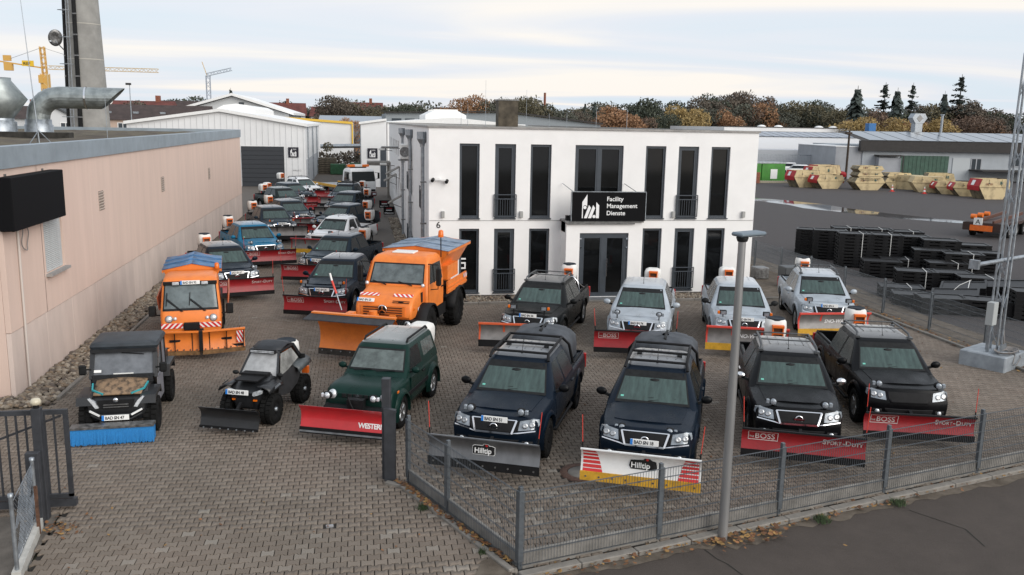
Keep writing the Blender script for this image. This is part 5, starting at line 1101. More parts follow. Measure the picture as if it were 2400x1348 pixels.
# ---------------------------------------------------------------- side-by-side with blue brush
def utility_vehicle(loc, deg):
    t = thing('utility_vehicle', (loc[0], loc[1], 0), 'black roofed utility vehicle with camouflage bonnet and blue front brush', 'utility vehicle', radians(deg))
    M_B = mat('uv_black', (.014, .015, .017), .45, var=.2, scale=8, coat=.2)
    LO = [(.34, .50, -1.32, 1.35, .06), (.55, .56, -1.40, 1.42, .1), (.74, .58, -1.36, 1.45, .12), (.88, .56, -1.15, 1.46, .12), (.97, .55, -.85, 1.46, .1)]
    obj('body', ring_body(LO), M_B, t)
    # bonnet in camouflage print
    cam_ = mat('camouflage', (.05, .034, .022), .6, col2=(.26, .17, .10), scale=9, lo=.35, hi=.55, stretch=(1, .6, 1), detail=8)
    m = MB(); m.grid([[(x*(1+.10*v), -1.28+.62*v+.05*abs(x), .885+.16*v-.05*x*x+.02*cos(x*6)*v) for x in (-.46, -.34, -.2, -.07, .07, .2, .34, .46)] for v in (0, .3, .6, .85, 1)], 0, True)
    bn = obj('bonnet', m, cam_, t); md = bn.modifiers.new('s', 'SOLIDIFY'); md.thickness = .03
    for s_ in (-1, 1):
        obj('accent_trim', MB().beam((s_*.27, -1.27, .885), (s_*.50, -1.10, .935), .035, .03).beam((s_*.50, -1.10, .935), (s_*.54, -.85, 1.0), .03), mat('turquoise_trim', (.03, .30, .33), .45), t)
        obj('headlight', MB().prism([(s_*.33, .64), (s_*.40, .63), (s_*.54, .84), (s_*.50, .85), (s_*.40, .76)], 'y', -1.41, -1.34), M_LENS, t)
        obj('mudguard', MB().prism([(-1.42, .70), (-1.36, .86), (-.66, .88), (-.56, .70), (-.62, .70), (-.72, .80), (-1.30, .79), (-1.36, .70)], 'x', *sorted((s_*.46, s_*.76))), M_B, t)
        obj('mudguard', MB().prism([(.56, .70), (.66, .95), (1.40, .95), (1.48, .70), (1.42, .70), (1.34, .86), (.74, .86), (.64, .70)], 'x', *sorted((s_*.46, s_*.76))), M_B, t)
        for y in (-1.0, 1.05): wheel(t, s_*.62, y, .345, .27, s_, M_MAT_BLK, .50, 6, lug=1)
        obj('pillar', MB().beam((s_*.65, -.52, 1.0), (s_*.64, -.26, 1.62), .06), M_B, t); obj('pillar', MB().beam((s_*.65, .75, .9), (s_*.64, .70, 1.62), .06), M_B, t); obj('pillar', MB().beam((s_*.655, .2, .9), (s_*.65, .2, 1.62), .05), M_B, t)
        d = obj('door', MB().add([(s_*.66, -.50, .42), (s_*.66, .18, .42), (s_*.66, .18, 1.02), (s_*.66, -.48, 1.02), (s_*.69, -.46, .46), (s_*.69, .16, .46), (s_*.68, .17, 1.0), (s_*.68, -.46, 1.0)], [(0, 1, 5, 4), (1, 2, 6, 5), (2, 3, 7, 6), (3, 0, 4, 7), (4, 5, 6, 7), (3, 2, 1, 0)]), mat('grey_fabric', (.16, .16, .18), .7, var=.2), t)
        obj('side_window', MB().add([(s_*.655, -.46, 1.05), (s_*.655, .16, 1.05), (s_*.65, .16, 1.58), (s_*.65, -.26, 1.58)], [(0, 1, 2, 3)]), mat('clear_vinyl', (.12, .13, .14), .25, var=.3), t)
        obj('side_window', MB().add([(s_*.655, .24, .95), (s_*.655, .72, .95), (s_*.645, .68, 1.58), (s_*.65, .24, 1.58)], [(0, 1, 2, 3)]), mat('grey_fabric', (0, 0, 0)), t)
        mr = obj('wing_mirror', bx(-.075, .075, -.05, .03, -.12, .10, .03), M_BLACK, t, (s_*.80, -.50, 1.22)); obj('arm', MB().beam((0, 0, 0), (-s_*.16, .04, -.02), .03), M_BLACK, mr)
    roof = [(1.60, .67, -.34, .82, .06), (1.66, .69, -.36, .84, .08), (1.72, .66, -.32, .80, .10), (1.745, .5, -.2, .66, .1)]
    obj('roof', ring_body(roof), mat('uv_roof', (.022, .028, .034), .5, var=.3, scale=5, bump=.3, bscale=70), t)
    obj('visor', MB().box(-.66, .66, -.40, -.30, 1.54, 1.61), M_B, t)
    w_ = obj('windscreen', MB().add([(-.60, -.51, 1.08), (.60, -.51, 1.08), (.59, -.29, 1.55), (-.59, -.29, 1.55)], [(0, 1, 2, 3)]), mat('clear_vinyl_front', (.13, .14, .155), .22, var=.25, scale=4), t)
    obj('frame', MB().beam((-.62, -.525, 1.06), (.62, -.525, 1.06), .06).beam((-.615, -.52, 1.06), (-.60, -.29, 1.57), .05).beam((.615, -.52, 1.06), (.60, -.29, 1.57), .05), M_B, w_)
    obj('sticker', MB().add([(-.585, -.505, 1.14), (-.44, -.505, 1.14), (-.44, -.48, 1.19), (-.585, -.48, 1.19)], [(0, 1, 2, 3)]), M_PLATE, w_); obj('strip', MB().beam((-.20, -.515, 1.105), (.20, -.515, 1.105), .02), M_PLATE, w_); obj('wiper', MB().tube([(-.05, -.32, 1.51), (.10, -.33, 1.50), (.40, -.34, 1.47)], .01, 5), M_BLACK, w_)
    obj('dashboard', MB().box(-.60, .60, -.62, -.50, .93, 1.06), M_B, t)
    g = obj('grille', MB().prism([(-.30, .62), (.30, .62), (.36, .80), (-.36, .80)], 'y', -1.43, -1.38), M_MAT_BLK, t)
    for z in (.66, .71): obj('bar', MB().beam((-.24, -1.44, z), (.24, -1.44, z), .018), M_STEEL, g)
    obj('badge', MB().lathe([(.0, -.01), (.05, -.008), (.05, .01)], 14, ax='y'), M_CHROME, g, (0, -1.44, .80))
    b = obj('bumper', MB().tube([(-.52, -1.42, .60), (-.30, -1.50, .50), (.30, -1.50, .50), (.52, -1.42, .60)], .035, 8).tube([(-.48, -1.40, .50), (-.28, -1.46, .40), (.28, -1.46, .40), (.48, -1.40, .50)], .035, 8), M_B, t)
    for s_ in (-1, 1): obj('trim', MB().beam((s_*.30, -1.535, .51), (s_*.50, -1.46, .60), .02, .035), M_WHT, b)
    plate(t, 'BAD SN 47', (0, -1.56, .47), 0, -.1)
    br = obj('brush', MB().box(-.78, .78, -.10, .10, 0, .30), mat('blue_bristles', (.015, .16, .42), .75, col2=(.02, .24, .60), scale=3, stretch=(60, 60, 1), bump=.8), t, (-.02, -1.72, .05), -.0)
    m = MB(); r2 = random.Random(1)
    for q in range(260):
        x = -.775+1.55*q/259; m.beam((x, -.10, .29), (x+r2.uniform(-.006, .006), -.135+r2.uniform(-.01, .01), -.02+r2.uniform(-.02, .02)), .010, .010)
    o = obj('bristles', m, mat('blue_bristles', (0, 0, 0)), br); o['kind'] = 'stuff'
    obj('beam', MB().box(-.79, .79, -.13, .13, .29, .34), M_STEEL, br)
    for x in (-.2, .2): obj('lift_arm', MB().beam((x, .1, .3), (x*.8, .45, .36), .05, .07), M_MAT_BLK, br)
    obj('axle', MB().cyl((-.6, -1.0, .34), (.6, -1.0, .34), .05).cyl((-.6, 1.05, .34), (.6, 1.05, .34), .05), M_MAT_BLK, t)
    obj('cargo_bed', MB().box(-.60, .60, .80, 1.55, .90, 1.12), M_B, t)
    return t

# ---------------------------------------------------------------- small single seater with black plough
def quad(loc, deg):
    t = thing('quad_vehicle', (loc[0], loc[1], 0), 'small black soft-top quad with clear vinyl windows and black plough', 'quad', radians(deg))
    M_B = mat('uv_black', (0, 0, 0))
    LO = [(.36, .26, -1.00, 1.0, .06), (.60, .34, -1.08, 1.05, .1), (.74, .42, -1.10, 1.0, .12), (.84, .40, -.92, .95, .12), (.94, .34, -.62, .9, .1), (1.0, .30, -.40, .85, .1)]
    obj('body', ring_body(LO), M_B, t)
    for s_ in (-1, 1):
        f = MB(); f.grid([[(s_*x, y, z+(.02 if x < .4 else 0)) for x, z in ((.30, .88), (.44, .90), (.56, .84), (.60, .76))] for y in (-1.10, -.9, -.6, -.42)], 0, True); o = obj('mudguard', f, M_B, t); o.modifiers.new('s', 'SOLIDIFY').thickness = .03
        f = MB(); f.grid([[(s_*x, y, z+.10*(y-.45)) for x, z in ((.28, 1.0), (.42, .98), (.56, .92), (.60, .82))] for y in (.42, .6, .9, 1.12)], 0, True); o = obj('mudguard', f, mat('quad_grey', (.07, .08, .085), .4, var=.3), t); o.modifiers.new('s', 'SOLIDIFY').thickness = .03
        for y in (-.77, .77): wheel(t, s_*.46, y, .315, .25, s_, M_MAT_BLK, .48, 5, lug=1); obj('hub_cap', MB().lathe([(0, 0), (.045, -.01), (.05, -.05)], 12, ax='x'), M_GALV, t, (s_*.60, y, .315), (0, 0, 0 if s_ > 0 else pi))
        obj('headlight', MB().prism([(s_*.20, .70), (s_*.24, .68), (s_*.40, .74), (s_*.41, .80), (s_*.36, .82), (s_*.22, .77)], 'y', -1.13, -1.04), M_LENS, t)
        obj('pillar', MB().beam((s_*.44, -.40, .92), (s_*.32, -.03, 1.40), .045), M_B, t)
        obj('pillar', MB().beam((s_*.32, -.03, 1.40), (s_*.34, .62, 1.42), .06).beam((s_*.34, .62, 1.42), (s_*.44, .95, .95), .07), M_B, t)
        obj('door', MB().add([(s_*.45, -.42, .48), (s_*.50, .05, .42), (s_*.50, .60, .55), (s_*.47, .78, .95), (s_*.46, .10, .98), (s_*.45, -.22, .92)], [(0, 1, 2, 3, 4, 5)]), mat('black_fabric', (.018, .018, .02), .85, var=.3), t)
        obj('side_window', MB().add([(s_*.455, -.30, .90), (s_*.47, .10, .96), (s_*.465, .66, 1.10), (s_*.37, .50, 1.36), (s_*.345, .0, 1.34)], [(0, 1, 2, 3, 4)]), mat('clear_vinyl_grey', (.22, .22, .21), .3, var=.45, scale=4), t)
        obj('work_light', bx(-.05, .05, -.03, .03, -.05, .05, .01), M_BLACK, t, (s_*.52, .80, 1.10))
        obj('wing_mirror', MB().ico((0, 0, 0), (.08, .04, .05), sub=2), M_BLACK, t, (s_*.52, -.44, .98))
        obj('side_reflector', bx(-.04, .04, -.02, .02, -.018, .018), M_AMBER, t, (s_*.24, -1.08, .58))
        obj('decal', MB().add([(s_*.615, -.90, .80), (s_*.615, -.60, .83), (s_*.60, -.62, .87), (s_*.60, -.86, .85)], [(0, 1, 2, 3)]), M_GALV, t)
        obj('tail_panel', bx(*sorted((s_*.40, s_*.56)), .98, 1.06, .62, .80, .01), M_ORPL, t)
    m = MB(); m.grid([[(-w_, y, z-.02), (-w_*.6, y, z+.02), (0, y, z+.03), (w_*.6, y, z+.02), (w_, y, z-.02)] for w_, y, z in ((.34, -.08, 1.40), (.35, .1, 1.47), (.36, .35, 1.52), (.37, .60, 1.47), (.42, .80, 1.24), (.46, .98, .95))], 0, True)
    o = obj('soft_top', m, mat('soft_top_black', (.016, .018, .022), .55, var=.3, scale=4, bump=.6, bscale=10), t); o.modifiers.new('s', 'SOLIDIFY').thickness = .03
    obj('windscreen', MB().grid([[(-.42, -.40, .93), (-.2, -.42, .98), (0, -.43, 1.0), (.2, -.42, .98), (.42, -.40, .93)], [(-.31, -.06, 1.38), (-.15, -.07, 1.385), (0, -.075, 1.39), (.15, -.07, 1.385), (.31, -.06, 1.38)]]), mat('clear_vinyl_pale', (.34, .345, .35), .3, var=.2, scale=5), t)
    lb = obj('light_bar', bx(-.31, .31, -.04, .04, -.045, .045, .01), M_MAT_BLK, t, (0, -.15, 1.415))
    for r_ in range(2): obj('led_row', MB().box(-.28, .28, -.048, -.04, -.005, .012), M_LENS, lb, (0, 0, -.02+.03*r_))
    obj('front_rack', MB().box(-.26, .26, -1.0, -.58, .96, .99).box(-.30, .30, -.62, -.42, .97, 1.03), M_MAT_BLK, t)
    obj('grille', MB().box(-.18, .18, -1.13, -1.05, .44, .62), M_MAT_BLK, t)
    plate(t, 'BAD SN 48', (-.13, -1.16, .76), 0, -.12)
    spreader(t, .0, 1.05, .78, 0, .80)
    obj('axle', MB().cyl((-.45, -.77, .32), (.45, -.77, .32), .04).cyl((-.45, .77, .32), (.45, .77, .32), .04).box(-.2, .2, -.8, .8, .28, .40), M_MAT_BLK, t)
    plow(t, 1.32, .46, mat('plough_black', (.013, .014, .016), .35, var=.3, coat=.3), M_MAT_BLK, (-.05, -1.62, .13), -.02, 'atv', (), .02, 0, push=.45)
    return t

# ---------------------------------------------------------------- orange municipal carrier
def stripes(parent, x0, x1, z0, z1, y, right=True, n_=4, axis='y', lean=1.):
    """red and white warning panel facing -Y, built as one plate with a red sub-print"""
    p = obj('warning_panel', MB().box(x0, x1, y-.004, y+.004, z0, z1), M_PLATE, parent); m = MB(); w_ = (x1-x0)/n_; h = (z1-z0)*lean*(1 if right else -1)
    for q in range(-2, n_+2):
        a = x0+q*w_; poly = [(a, z0), (a+w_*.55, z0), (a+w_*.55+h, z1), (a+h, z1)]
        c = []
        def clip(P_, ax, v, keep):
            o_ = []
            for i in range(len(P_)):
                A, B = P_[i], P_[(i+1) % len(P_)]; ia, ib = keep(A[ax], v), keep(B[ax], v)
                if ia: o_.append(A)
                if ia != ib: f = (v-A[ax])/(B[ax]-A[ax]); o_.append((A[0]+(B[0]-A[0])*f, A[1]+(B[1]-A[1])*f))
            return o_
        poly = clip(poly, 0, x0, lambda a_, v: a_ >= v-1e-9)
        if poly: poly = clip(poly, 0, x1, lambda a_, v: a_ <= v+1e-9)
        if len(poly) > 2: m.add([(x, y-.0065, z) for x, z in poly], [tuple(range(len(poly)))])
    if m.v: obj('stripe', m, M_STRIPE, p)
    return p
def spreader_body(parent, y0, y1, w, zt, zb, ridge=.28, slope=None, name='spreader_hopper', cover=None):
    cover = cover or mat('strong_blue_tarpaulin', (.055, .15, .30), .45, var=.25, scale=5, bump=.5, bscale=9)
    """hopper narrowing downwards under a ridged blue cover"""
    m = MB(); m.add([(-w, y0, zt), (w, y0, zt), (w, y1, zt), (-w, y1, zt), (-.30, y0+.25, zb), (.30, y0+.25, zb), (.30, y1-.1, zb), (-.30, y1-.1, zb)], [(0, 1, 2, 3), (4, 7, 6, 5), (0, 4, 5, 1), (1, 5, 6, 2), (2, 6, 7, 3), (3, 7, 4, 0)])
    m.prism([(-w, zt), (w, zt), (0, zt+ridge)], 'y', y0, y0+.03); m.prism([(-w, zt), (w, zt), (0, zt+ridge)], 'y', y1-.03, y1)
    h = obj(name, m, M_ORANGE, parent)
    c = MB(); n_ = 8
    for s_ in (-1, 1):
        c.grid([[(s_*(w+.03)*(1-v), y0-.03+(y1-y0+.06)*u, zt+.02+(ridge)*v-.03*sin(pi*v)*abs(sin(u*2.5*pi))) for v in (0, .25, .5, .75, 1)] for u in [i/16 for i in range(17)]], 0, True)
    o = obj('cover', c, cover, h); o.modifiers.new('s', 'SOLIDIFY').thickness = .015
    for u in (.33, .66): obj('rib', MB().beam((-w-.03, y0+(y1-y0)*u, zt+.03), (0, y0+(y1-y0)*u, zt+ridge+.03), .04, .03).beam((0, y0+(y1-y0)*u, zt+ridge+.03), (w+.03, y0+(y1-y0)*u, zt+.03), .04, .03), cover, h)
    obj('rim', MB().box(-w-.03, -w+.01, y0, y1, zt-.08, zt).box(w-.01, w+.03, y0, y1, zt-.08, zt), M_ORANGE, h)
    return h
def carrier(loc, deg):
    t = thing('municipal_carrier', (loc[0], loc[1], 0), 'narrow orange municipal truck with V plough and blue covered spreader', 'truck', radians(deg))
    T = [(.50, .74, -2.42, -.70, .08), (.75, .79, -2.47, -.70, .10), (1.10, .80, -2.42, -.70, .12), (1.25, .795, -2.36, -.70, .12), (1.95, .735, -2.02, -.74, .10), (2.05, .70, -1.92, -.78, .12), (2.11, .60, -1.75, -.86, .12)]
    obj('cab', ring_body(T, ang=.6), M_ORANGE, t)
    ws = obj('windscreen', screen_mesh(T, 1.24, 1.98, .735, .675, .010, .02), [mat('grey_windscreen', (.10, .125, .13), .15, var=.35, scale=3, coat=.3, bump=.15, bscale=100), M_BLACK], t)
    for a in (-.62, -.02): obj('wiper', MB().tube([(a+.38, -2.395, 1.22), (a, -2.26, 1.54)], .012, 5).tube([(a+.42, -2.395, 1.22), (a+.02, -2.25, 1.56)], .008, 5).tube([(a-.02, -2.32, 1.38), (a+.01, -2.18, 1.72)], .012, 5), M_BLACK, ws)
    obj('visor_bar', bx(-.71, .71, -2.09, -2.0, 1.92, 2.01, .01), M_BLACK, t)
    plate(t, 'BAD SN 92', (.0, -2.10, 1.985), 0, -.15)
    for s_ in (-1, 1):
        l = obj('headlight', MB().lathe([(0, -.035), (.06, -.03), (.085, -.005), (.09, .02)], 20, ax='y'), M_LENS, t, (s_*.58, -2.425, 1.03), (-.15, 0, 0)); obj('bezel', MB().lathe([(.085, -.01), (.105, -.012), (.108, .02)], 20, ax='y'), M_STEEL, l)
        obj('turn_signal', MB().lathe([(0, -.02), (.045, -.015), (.05, .02)], 14, ax='y'), M_LENS, t, (s_*.42, -2.445, 1.04), (-.15, 0, 0))
        obj('roof_light', bx(-.09, .09, -.05, .04, -.04, .04, .012), M_LENS, t, (s_*.38, -2.10, 1.965))
        stripes(t, -.78 if s_ < 0 else .22, -.22 if s_ < 0 else .78, .78, .92, -2.492, s_ < 0)
        d = obj('door', MB().add([(s_*.80, -2.05, .62), (s_*.80, -.92, .62), (s_*.80, -.92, 1.2), (s_*.745, -.92, 1.92), (s_*.745, -1.88, 1.92), (s_*.803, -2.12, 1.2)], [(0, 1, 2, 5), (5, 2, 3, 4)]), M_ORANGE, t); obj('window', MB().add([(s_*.805, -2.02, 1.22), (s_*.805, -.98, 1.22), (s_*.752, -.98, 1.86), (s_*.752, -1.84, 1.86)], [(0, 1, 2, 3)]), M_WSIDE, d)
        m = obj('wing_mirror', bx(-.10, .10, -.05, .05, -.17, .13, .03), M_BLACK, t, (s_*1.02, -2.05, 1.22)); obj('arm', MB().tube([(0, .03, -.14), (-s_*.22, .05, -.16)], .02, 6), M_BLACK, m)
        wheel(t, s_*.70, -1.45, .40, .26, s_, M_ORPL, .6, 8); wheel(t, s_*.70, 1.25, .40, .30, s_, M_ORPL, .6, 8)
        obj('tailboard', bx(*sorted((s_*.82, s_*.86)), -.55, 2.2, 1.02, 1.42, .01), mat('faded_orange', (.50, .15, .07), .55, var=.2), t, rot=(0, s_*.12, 0))
    obj('coupling', bx(-.20, .22, -2.56, -2.44, .72, .93, .02), M_MAT_BLK, t)
    obj('chassis', MB().box(-.40, .40, -2.2, 2.2, .42, .66).box(-.80, .80, -.6, 2.2, .90, 1.02), M_MAT_BLK, t)
    spreader_body(t, -.55, 1.9, .80, 2.10, 1.02, .17)
    obj('beacon', MB().lathe([(.07, 0), (.07, .05), (.06, .16), (0, .18)], 14), M_AMBER, t, (.70, -.62, 2.12))
    tp, pr = plow(t, 2.30, .64, M_ORANGE, mat('rusty_edge', (.17, .09, .035), .7, var=.4, scale=8), (.25, -3.05, .16), .03, 'vee', (), .12, 0, push=.6)
    obj('hinge', MB().box(-.05, .05, -.16, .02, .12, .66), M_MAT_BLK, tp)
    obj('pusher', MB().beam((0, .1, .4), (0, .55, .5), .16, .2), M_MAT_BLK, tp)
    for q in (0,): stripes(tp, .93, 1.10, .26, .58, -.10, False, 2, lean=.5).rotation_euler = (0, 0, .16)
    obj('edge_marker', geo('marker', None), [M_GALV, M_MAT_BLK], tp, (1.02, .12, .64), scale=.55)
    return t

# ---------------------------------------------------------------- big orange truck with gritter
def gritter(loc, deg):
    t = thing('gritting_truck', (loc[0], loc[1], 0), 'big orange all-wheel-drive truck with plough and blue covered gritter', 'truck', radians(deg))
    HO = [(.98, .82, -2.92, -1.6, .05), (1.05, .84, -2.96, -1.6, .08), (1.30, .85, -2.93, -1.6, .10), (1.48, .84, -2.82, -1.6, .12), (1.60, .83, -2.55, -1.6, .14), (1.72, .82, -2.05, -1.6, .14), (1.74, .8, -1.9, -1.6, .1)]
    obj('bonnet', ring_body(HO, ang=.6), M_ORANGE, t)
    T = [(1.02, .96, -1.82, -.20, .05), (1.30, .975, -1.86, -.18, .06), (1.74, .97, -1.82, -.18, .08), (2.40, .885, -1.48, -.22, .08), (2.48, .86, -1.42, -.24, .10), (2.55, .80, -1.32, -.30, .12), (2.585, .6, -1.1, -.45, .1)]
    obj('cab', ring_body(T, ang=.6), M_ORANGE, t)
    ws = obj('windscreen', screen_mesh(T, 1.78, 2.36, .84, .79, .010, .015), [mat('grey_windscreen', (0, 0, 0)), M_BLACK], t)
    for a in (-.62, .18): obj('wiper', MB().tube([(a+.32, -1.86, 1.76), (a-.12, -1.79, 1.86)], .012, 5).tube([(a+.32, -1.86, 1.76), (a+.22, -1.86, 1.79)], .018, 5), M_BLACK, ws)
    obj('roof_hatch', bx(-.34, .34, -.24, .24, 0, .05, .015), M_WPLAST, t, (-.05, -.85, 2.585))
    g = obj('grille', MB().box(-.66, .66, -2.965, -2.93, 1.06, 1.36), M_ORANGE, t)
    for z in (1.10, 1.17, 1.24, 1.31): obj('slot', MB().box(-.58, .58, -2.985, -2.95, z-.014, z+.014), mat('slot_dark', (.06, .02, .008), .7), g)
    obj('badge', MB().lathe([(.115, -.02), (.138, -.02), (.138, .02), (.115, .02), (.115, -.02)], 24, ax='y').beam((0, -.01, 0), (0, -.01, .12), .03).beam((0, -.01, 0), (.105, -.01, -.06), .03).beam((0, -.01, 0), (-.105, -.01, -.06), .03), M_CHROME, g, (.0, -2.99, 1.25)); obj('disc', MB().cyl((0, -2.985, 1.25), (0, -2.97, 1.25), .118, n=24), M_BLACK, g)
    obj('bonnet_vent', MB().box(.25, .75, -2.86, -2.83, 1.43, 1.45).box(.25, .75, -2.83, -2.80, 1.47, 1.49).prism([(.42, 1.46), (.50, 1.43), (.58, 1.46), (.50, 1.49)], 'y', -2.87, -2.83), M_BLACK, t)
    for s_ in (-1, 1):
        p = stripes(t, -.34 if 1 else 0, .24, -.055, .055, 0, s_ < 0, 4); p.location = (s_*.52+(.02 if s_ > 0 else .05), -2.60, 1.605); p.rotation_euler = (-.95, 0, 0)
        obj('headlamp_box', bx(-.17, .17, -.10, .12, -.13, .13, .02), M_MAT_BLK, t, (s_*.78, -2.95, .86)); obj('headlight', MB().lathe([(0, -.04), (.08, -.035), (.11, 0), (.115, .03)], 20, ax='y'), M_LENS, t, (s_*.76, -3.05, .86))
        for y in (-1.95, 1.10): wheel(t, s_*.92, y, .60, .40, s_, M_MAT_BLK, .45, 8, lug=1)
        for y in (-1.95, 1.10):
            m = MB(); m.grid([[(s_*.66, y+.70*cos(a), .60+.70*sin(a)), (s_*1.16, y+.70*cos(a), .60+.70*sin(a)), (s_*1.17, y+.70*cos(a), .60+.70*sin(a)-.05)] for a in [.06*pi+q*.9*pi/10 for q in range(11)]], 0, True); o = obj('mudguard', m, M_MAT_BLK, t); o.modifiers.new('s', 'SOLIDIFY').thickness = .03
        d = obj('door', MB().add([(s_*.985, -1.72, 1.0), (s_*.985, -.30, 1.0), (s_*.985, -.30, 1.74), (s_*.985, -1.78, 1.74), (s_*.905, -.32, 2.38), (s_*.905, -1.46, 2.38)], [(0, 1, 2, 3), (3, 2, 4, 5)]), M_ORANGE, t)
        obj('window', MB().add([(s_*.988, -1.66, 1.80), (s_*.988, -.40, 1.80), (s_*.912, -.42, 2.33), (s_*.912, -1.42, 2.33)], [(0, 1, 2, 3)]), M_WSIDE, d); obj('pillar', MB().beam((s_*.992, -1.22, 1.78), (s_*.915, -1.14, 2.34), .03), M_BLACK, d); obj('handle', bx(*sorted((s_*.985, s_*1.01)), -.50, -.36, 1.52, 1.56), M_BLACK, d)
        m = obj('wing_mirror', bx(-.05, .10, -.06, .06, -.26, .26, .03), M_BLACK, t, (s_*1.22, -1.62, 2.02)); obj('arm', MB().tube([(0, .02, .26), (0, .02, .36), (-s_*.32, .06, .36)], .015, 6).tube([(0, .02, -.26), (0, .02, -.36), (-s_*.25, .06, -.40)], .015, 6), M_BLACK, m)
        obj('turn_signal', bx(*sorted((s_*.84, s_*.87)), -2.80, -2.66, 1.22, 1.30, .01), M_AMBER, t)
        b = obj('side_board', MB().box(*sorted((s_*1.02, s_*1.07)), -.05, 2.15, 1.22, 1.60), M_ORANGE, t)
        for z in (1.30, 1.42): obj('rib', MB().beam((s_*1.08, 0, z), (s_*1.08, 2.1, z), .05, .04), M_ORANGE, b)
        pn = MB().add([(s_*1.095, 1.70, 1.42), (s_*1.095, 2.10, 1.42), (s_*1.095, 2.10, 1.58), (s_*1.095, 1.70, 1.58)], [(0, 1, 2, 3)]); q = obj('warning_panel', pn, M_PLATE, b)
        for a in (1.72, 1.90): obj('stripe', MB().add([(s_*1.098, a, 1.42), (s_*1.098, a+.08, 1.42), (s_*1.098, a+.16, 1.58), (s_*1.098, a+.08, 1.58)], [(0, 1, 2, 3)]), M_STRIPE, q)
        obj('fender_lamp', MB().lathe([(0, -.03), (.05, -.02), (.055, .03)], 14, ax='y'), M_LENS, t, (s_*.86, -1.96, 1.80))
        obj('air_intake', bx(*sorted((s_*.84, s_*.87)), -2.08, -1.96, 1.32, 1.62, .01), M_BLACK, t)
        st = MB().add([(s_*.862, -2.40, 1.08), (s_*.862, -2.16, 1.08), (s_*.862, -2.16, 1.24), (s_*.862, -2.40, 1.24)], [(0, 1, 2, 3)]); q = obj('warning_panel', st, M_PLATE, t)
        for a in (-2.38, -2.27): obj('stripe', MB().add([(s_*.866, a, 1.08), (s_*.866, a+.05, 1.08), (s_*.866, a+.10, 1.24), (s_*.866, a+.05, 1.24)], [(0, 1, 2, 3)]), M_STRIPE, q)
    plate(t, 'BAD SN 53', (-.52, -2.93, 1.50), 0, -.55)
    obj('bumper', MB().box(-.98, .98, -3.05, -2.70, .70, .96), M_MAT_BLK, t)
    obj('mounting_plate', MB().box(-.42, -.24, -3.12, -3.02, .50, 1.12).box(.24, .42, -3.12, -3.02, .50, 1.12).box(-.42, .42, -3.12, -3.04, .74, .88), M_ORANGE, t)
    hy = MB(); r2 = random.Random(4)
    for q in range(5): hy.tube([(.5+.06*q, -3.0, .95), (.52+.06*q, -3.14, 1.0-.02*q), (.5+.05*q, -3.16, .80), (.3, -3.2, .62)], .018, 6)
    for q in range(2): hy.tube([(-.2, -3.1, .8), (-.05+.1*q, -3.3, .95), (.05, -3.3, .7)], .018, 6)
    obj('hoses', hy, M_BLACK, t)
    obj('chassis', MB().box(-.45, .45, -2.7, 2.2, .62, .92).box(-1.0, 1.0, -.05, 2.15, 1.10, 1.22).cyl((-.85, -1.95, .6), (.85, -1.95, .6), .12).cyl((-.85, 1.1, .6), (.85, 1.1, .6), .12).box(.55, .95, -.8, .1, .6, .95), M_MAT_BLK, t)
    spreader_body(t, -.02, 2.60, 1.06, 2.55, 1.24, .13, cover=mat('grey_blue_tarpaulin', (.20, .26, .34), .5, var=.2, scale=5, bump=.5, bscale=9))
    obj('hopper_panel', MB().box(.55, .98, .2, 1.4, 1.62, 2.05), M_ORANGE, t)
    obj('spinner_unit', MB().box(-.35, .35, 2.4, 2.75, .85, 2.0).cyl((0, 2.7, .75), (0, 2.7, .85), .32), M_ORANGE, t)
    b = obj('beacon', MB().lathe([(.085, 0), (.085, .06), (.075, .19), (.03, .22), (0, .22)], 16), M_AMBER, t, (.88, -.20, 3.02)); obj('pole', MB().tube([(0, 0, 0), (0, .02, -.62)], .018, 6), M_BLACK, b)
    pl = thing('snow_plough', (-.30, -4.05, .12), None, None, -.06); pl.parent = t
    h = 1.05; prof = [(.10-.42*(i/10-.35)**2*2.2, h*i/10) for i in range(11)]; w_ = 1.2
    for s_ in (-1, 1):
        m = MB(); xs = [0, .5*s_, 1.0*s_, w_*s_]; F = [[(x, y+.10*abs(x)/w_*0, .14+z*(1+.0*abs(x))) for y, z in prof] for x in xs]; m.grid(F, 0, True, s_ < 0); m.grid([[(x, y+.02, z) for x, y, z in r] for r in F], 0, True); obj('moldboard', m, M_ORANGE, pl)
    obj('cutting_edge', MB().box(-w_, w_, prof[0][0]-.03, prof[0][0]+.01, 0, .17), mat('dark_rubber_edge', (.03, .027, .025), .8, var=.4, scale=9), pl)
    b = MB()
    for q in range(9): b.cyl((-w_+.12+q*.28, prof[0][0]-.045, .12), (-w_+.12+q*.28, prof[0][0], .12), .02, n=6)
    obj('bolts', b, M_GALV, pl)['kind'] = 'stuff'
    ty, tz = prof[-1]; fl = MB()
    fl.add([(-w_-.16, ty-.30, tz+.04), (w_+.02, ty-.30, tz+.04), (w_+.02, ty+.0, tz+.17), (-w_-.04, ty+.0, tz+.17), (-w_-.16, ty-.30, tz+.02), (w_+.02, ty-.30, tz+.02), (w_+.02, ty+.0, tz+.15), (-w_-.04, ty+.0, tz+.15)], [(0, 1, 2, 3), (4, 7, 6, 5), (0, 4, 5, 1), (1, 5, 6, 2), (2, 6, 7, 3), (3, 7, 4, 0)])
    obj('rubber_flap', fl, mat('flap_rubber', (.035, .037, .042), .8, var=.2), pl)
    obj('top_rail', MB().box(-w_-.03, w_+.02, ty-.05, ty+.10, tz+.16, tz+.20), M_ORANGE, pl)
    me = on_blade(text_mesh('RASCO', .19, bold=.03), None, -.90, .80, prof, .004, .14); obj('lettering', me, M_INK, pl)
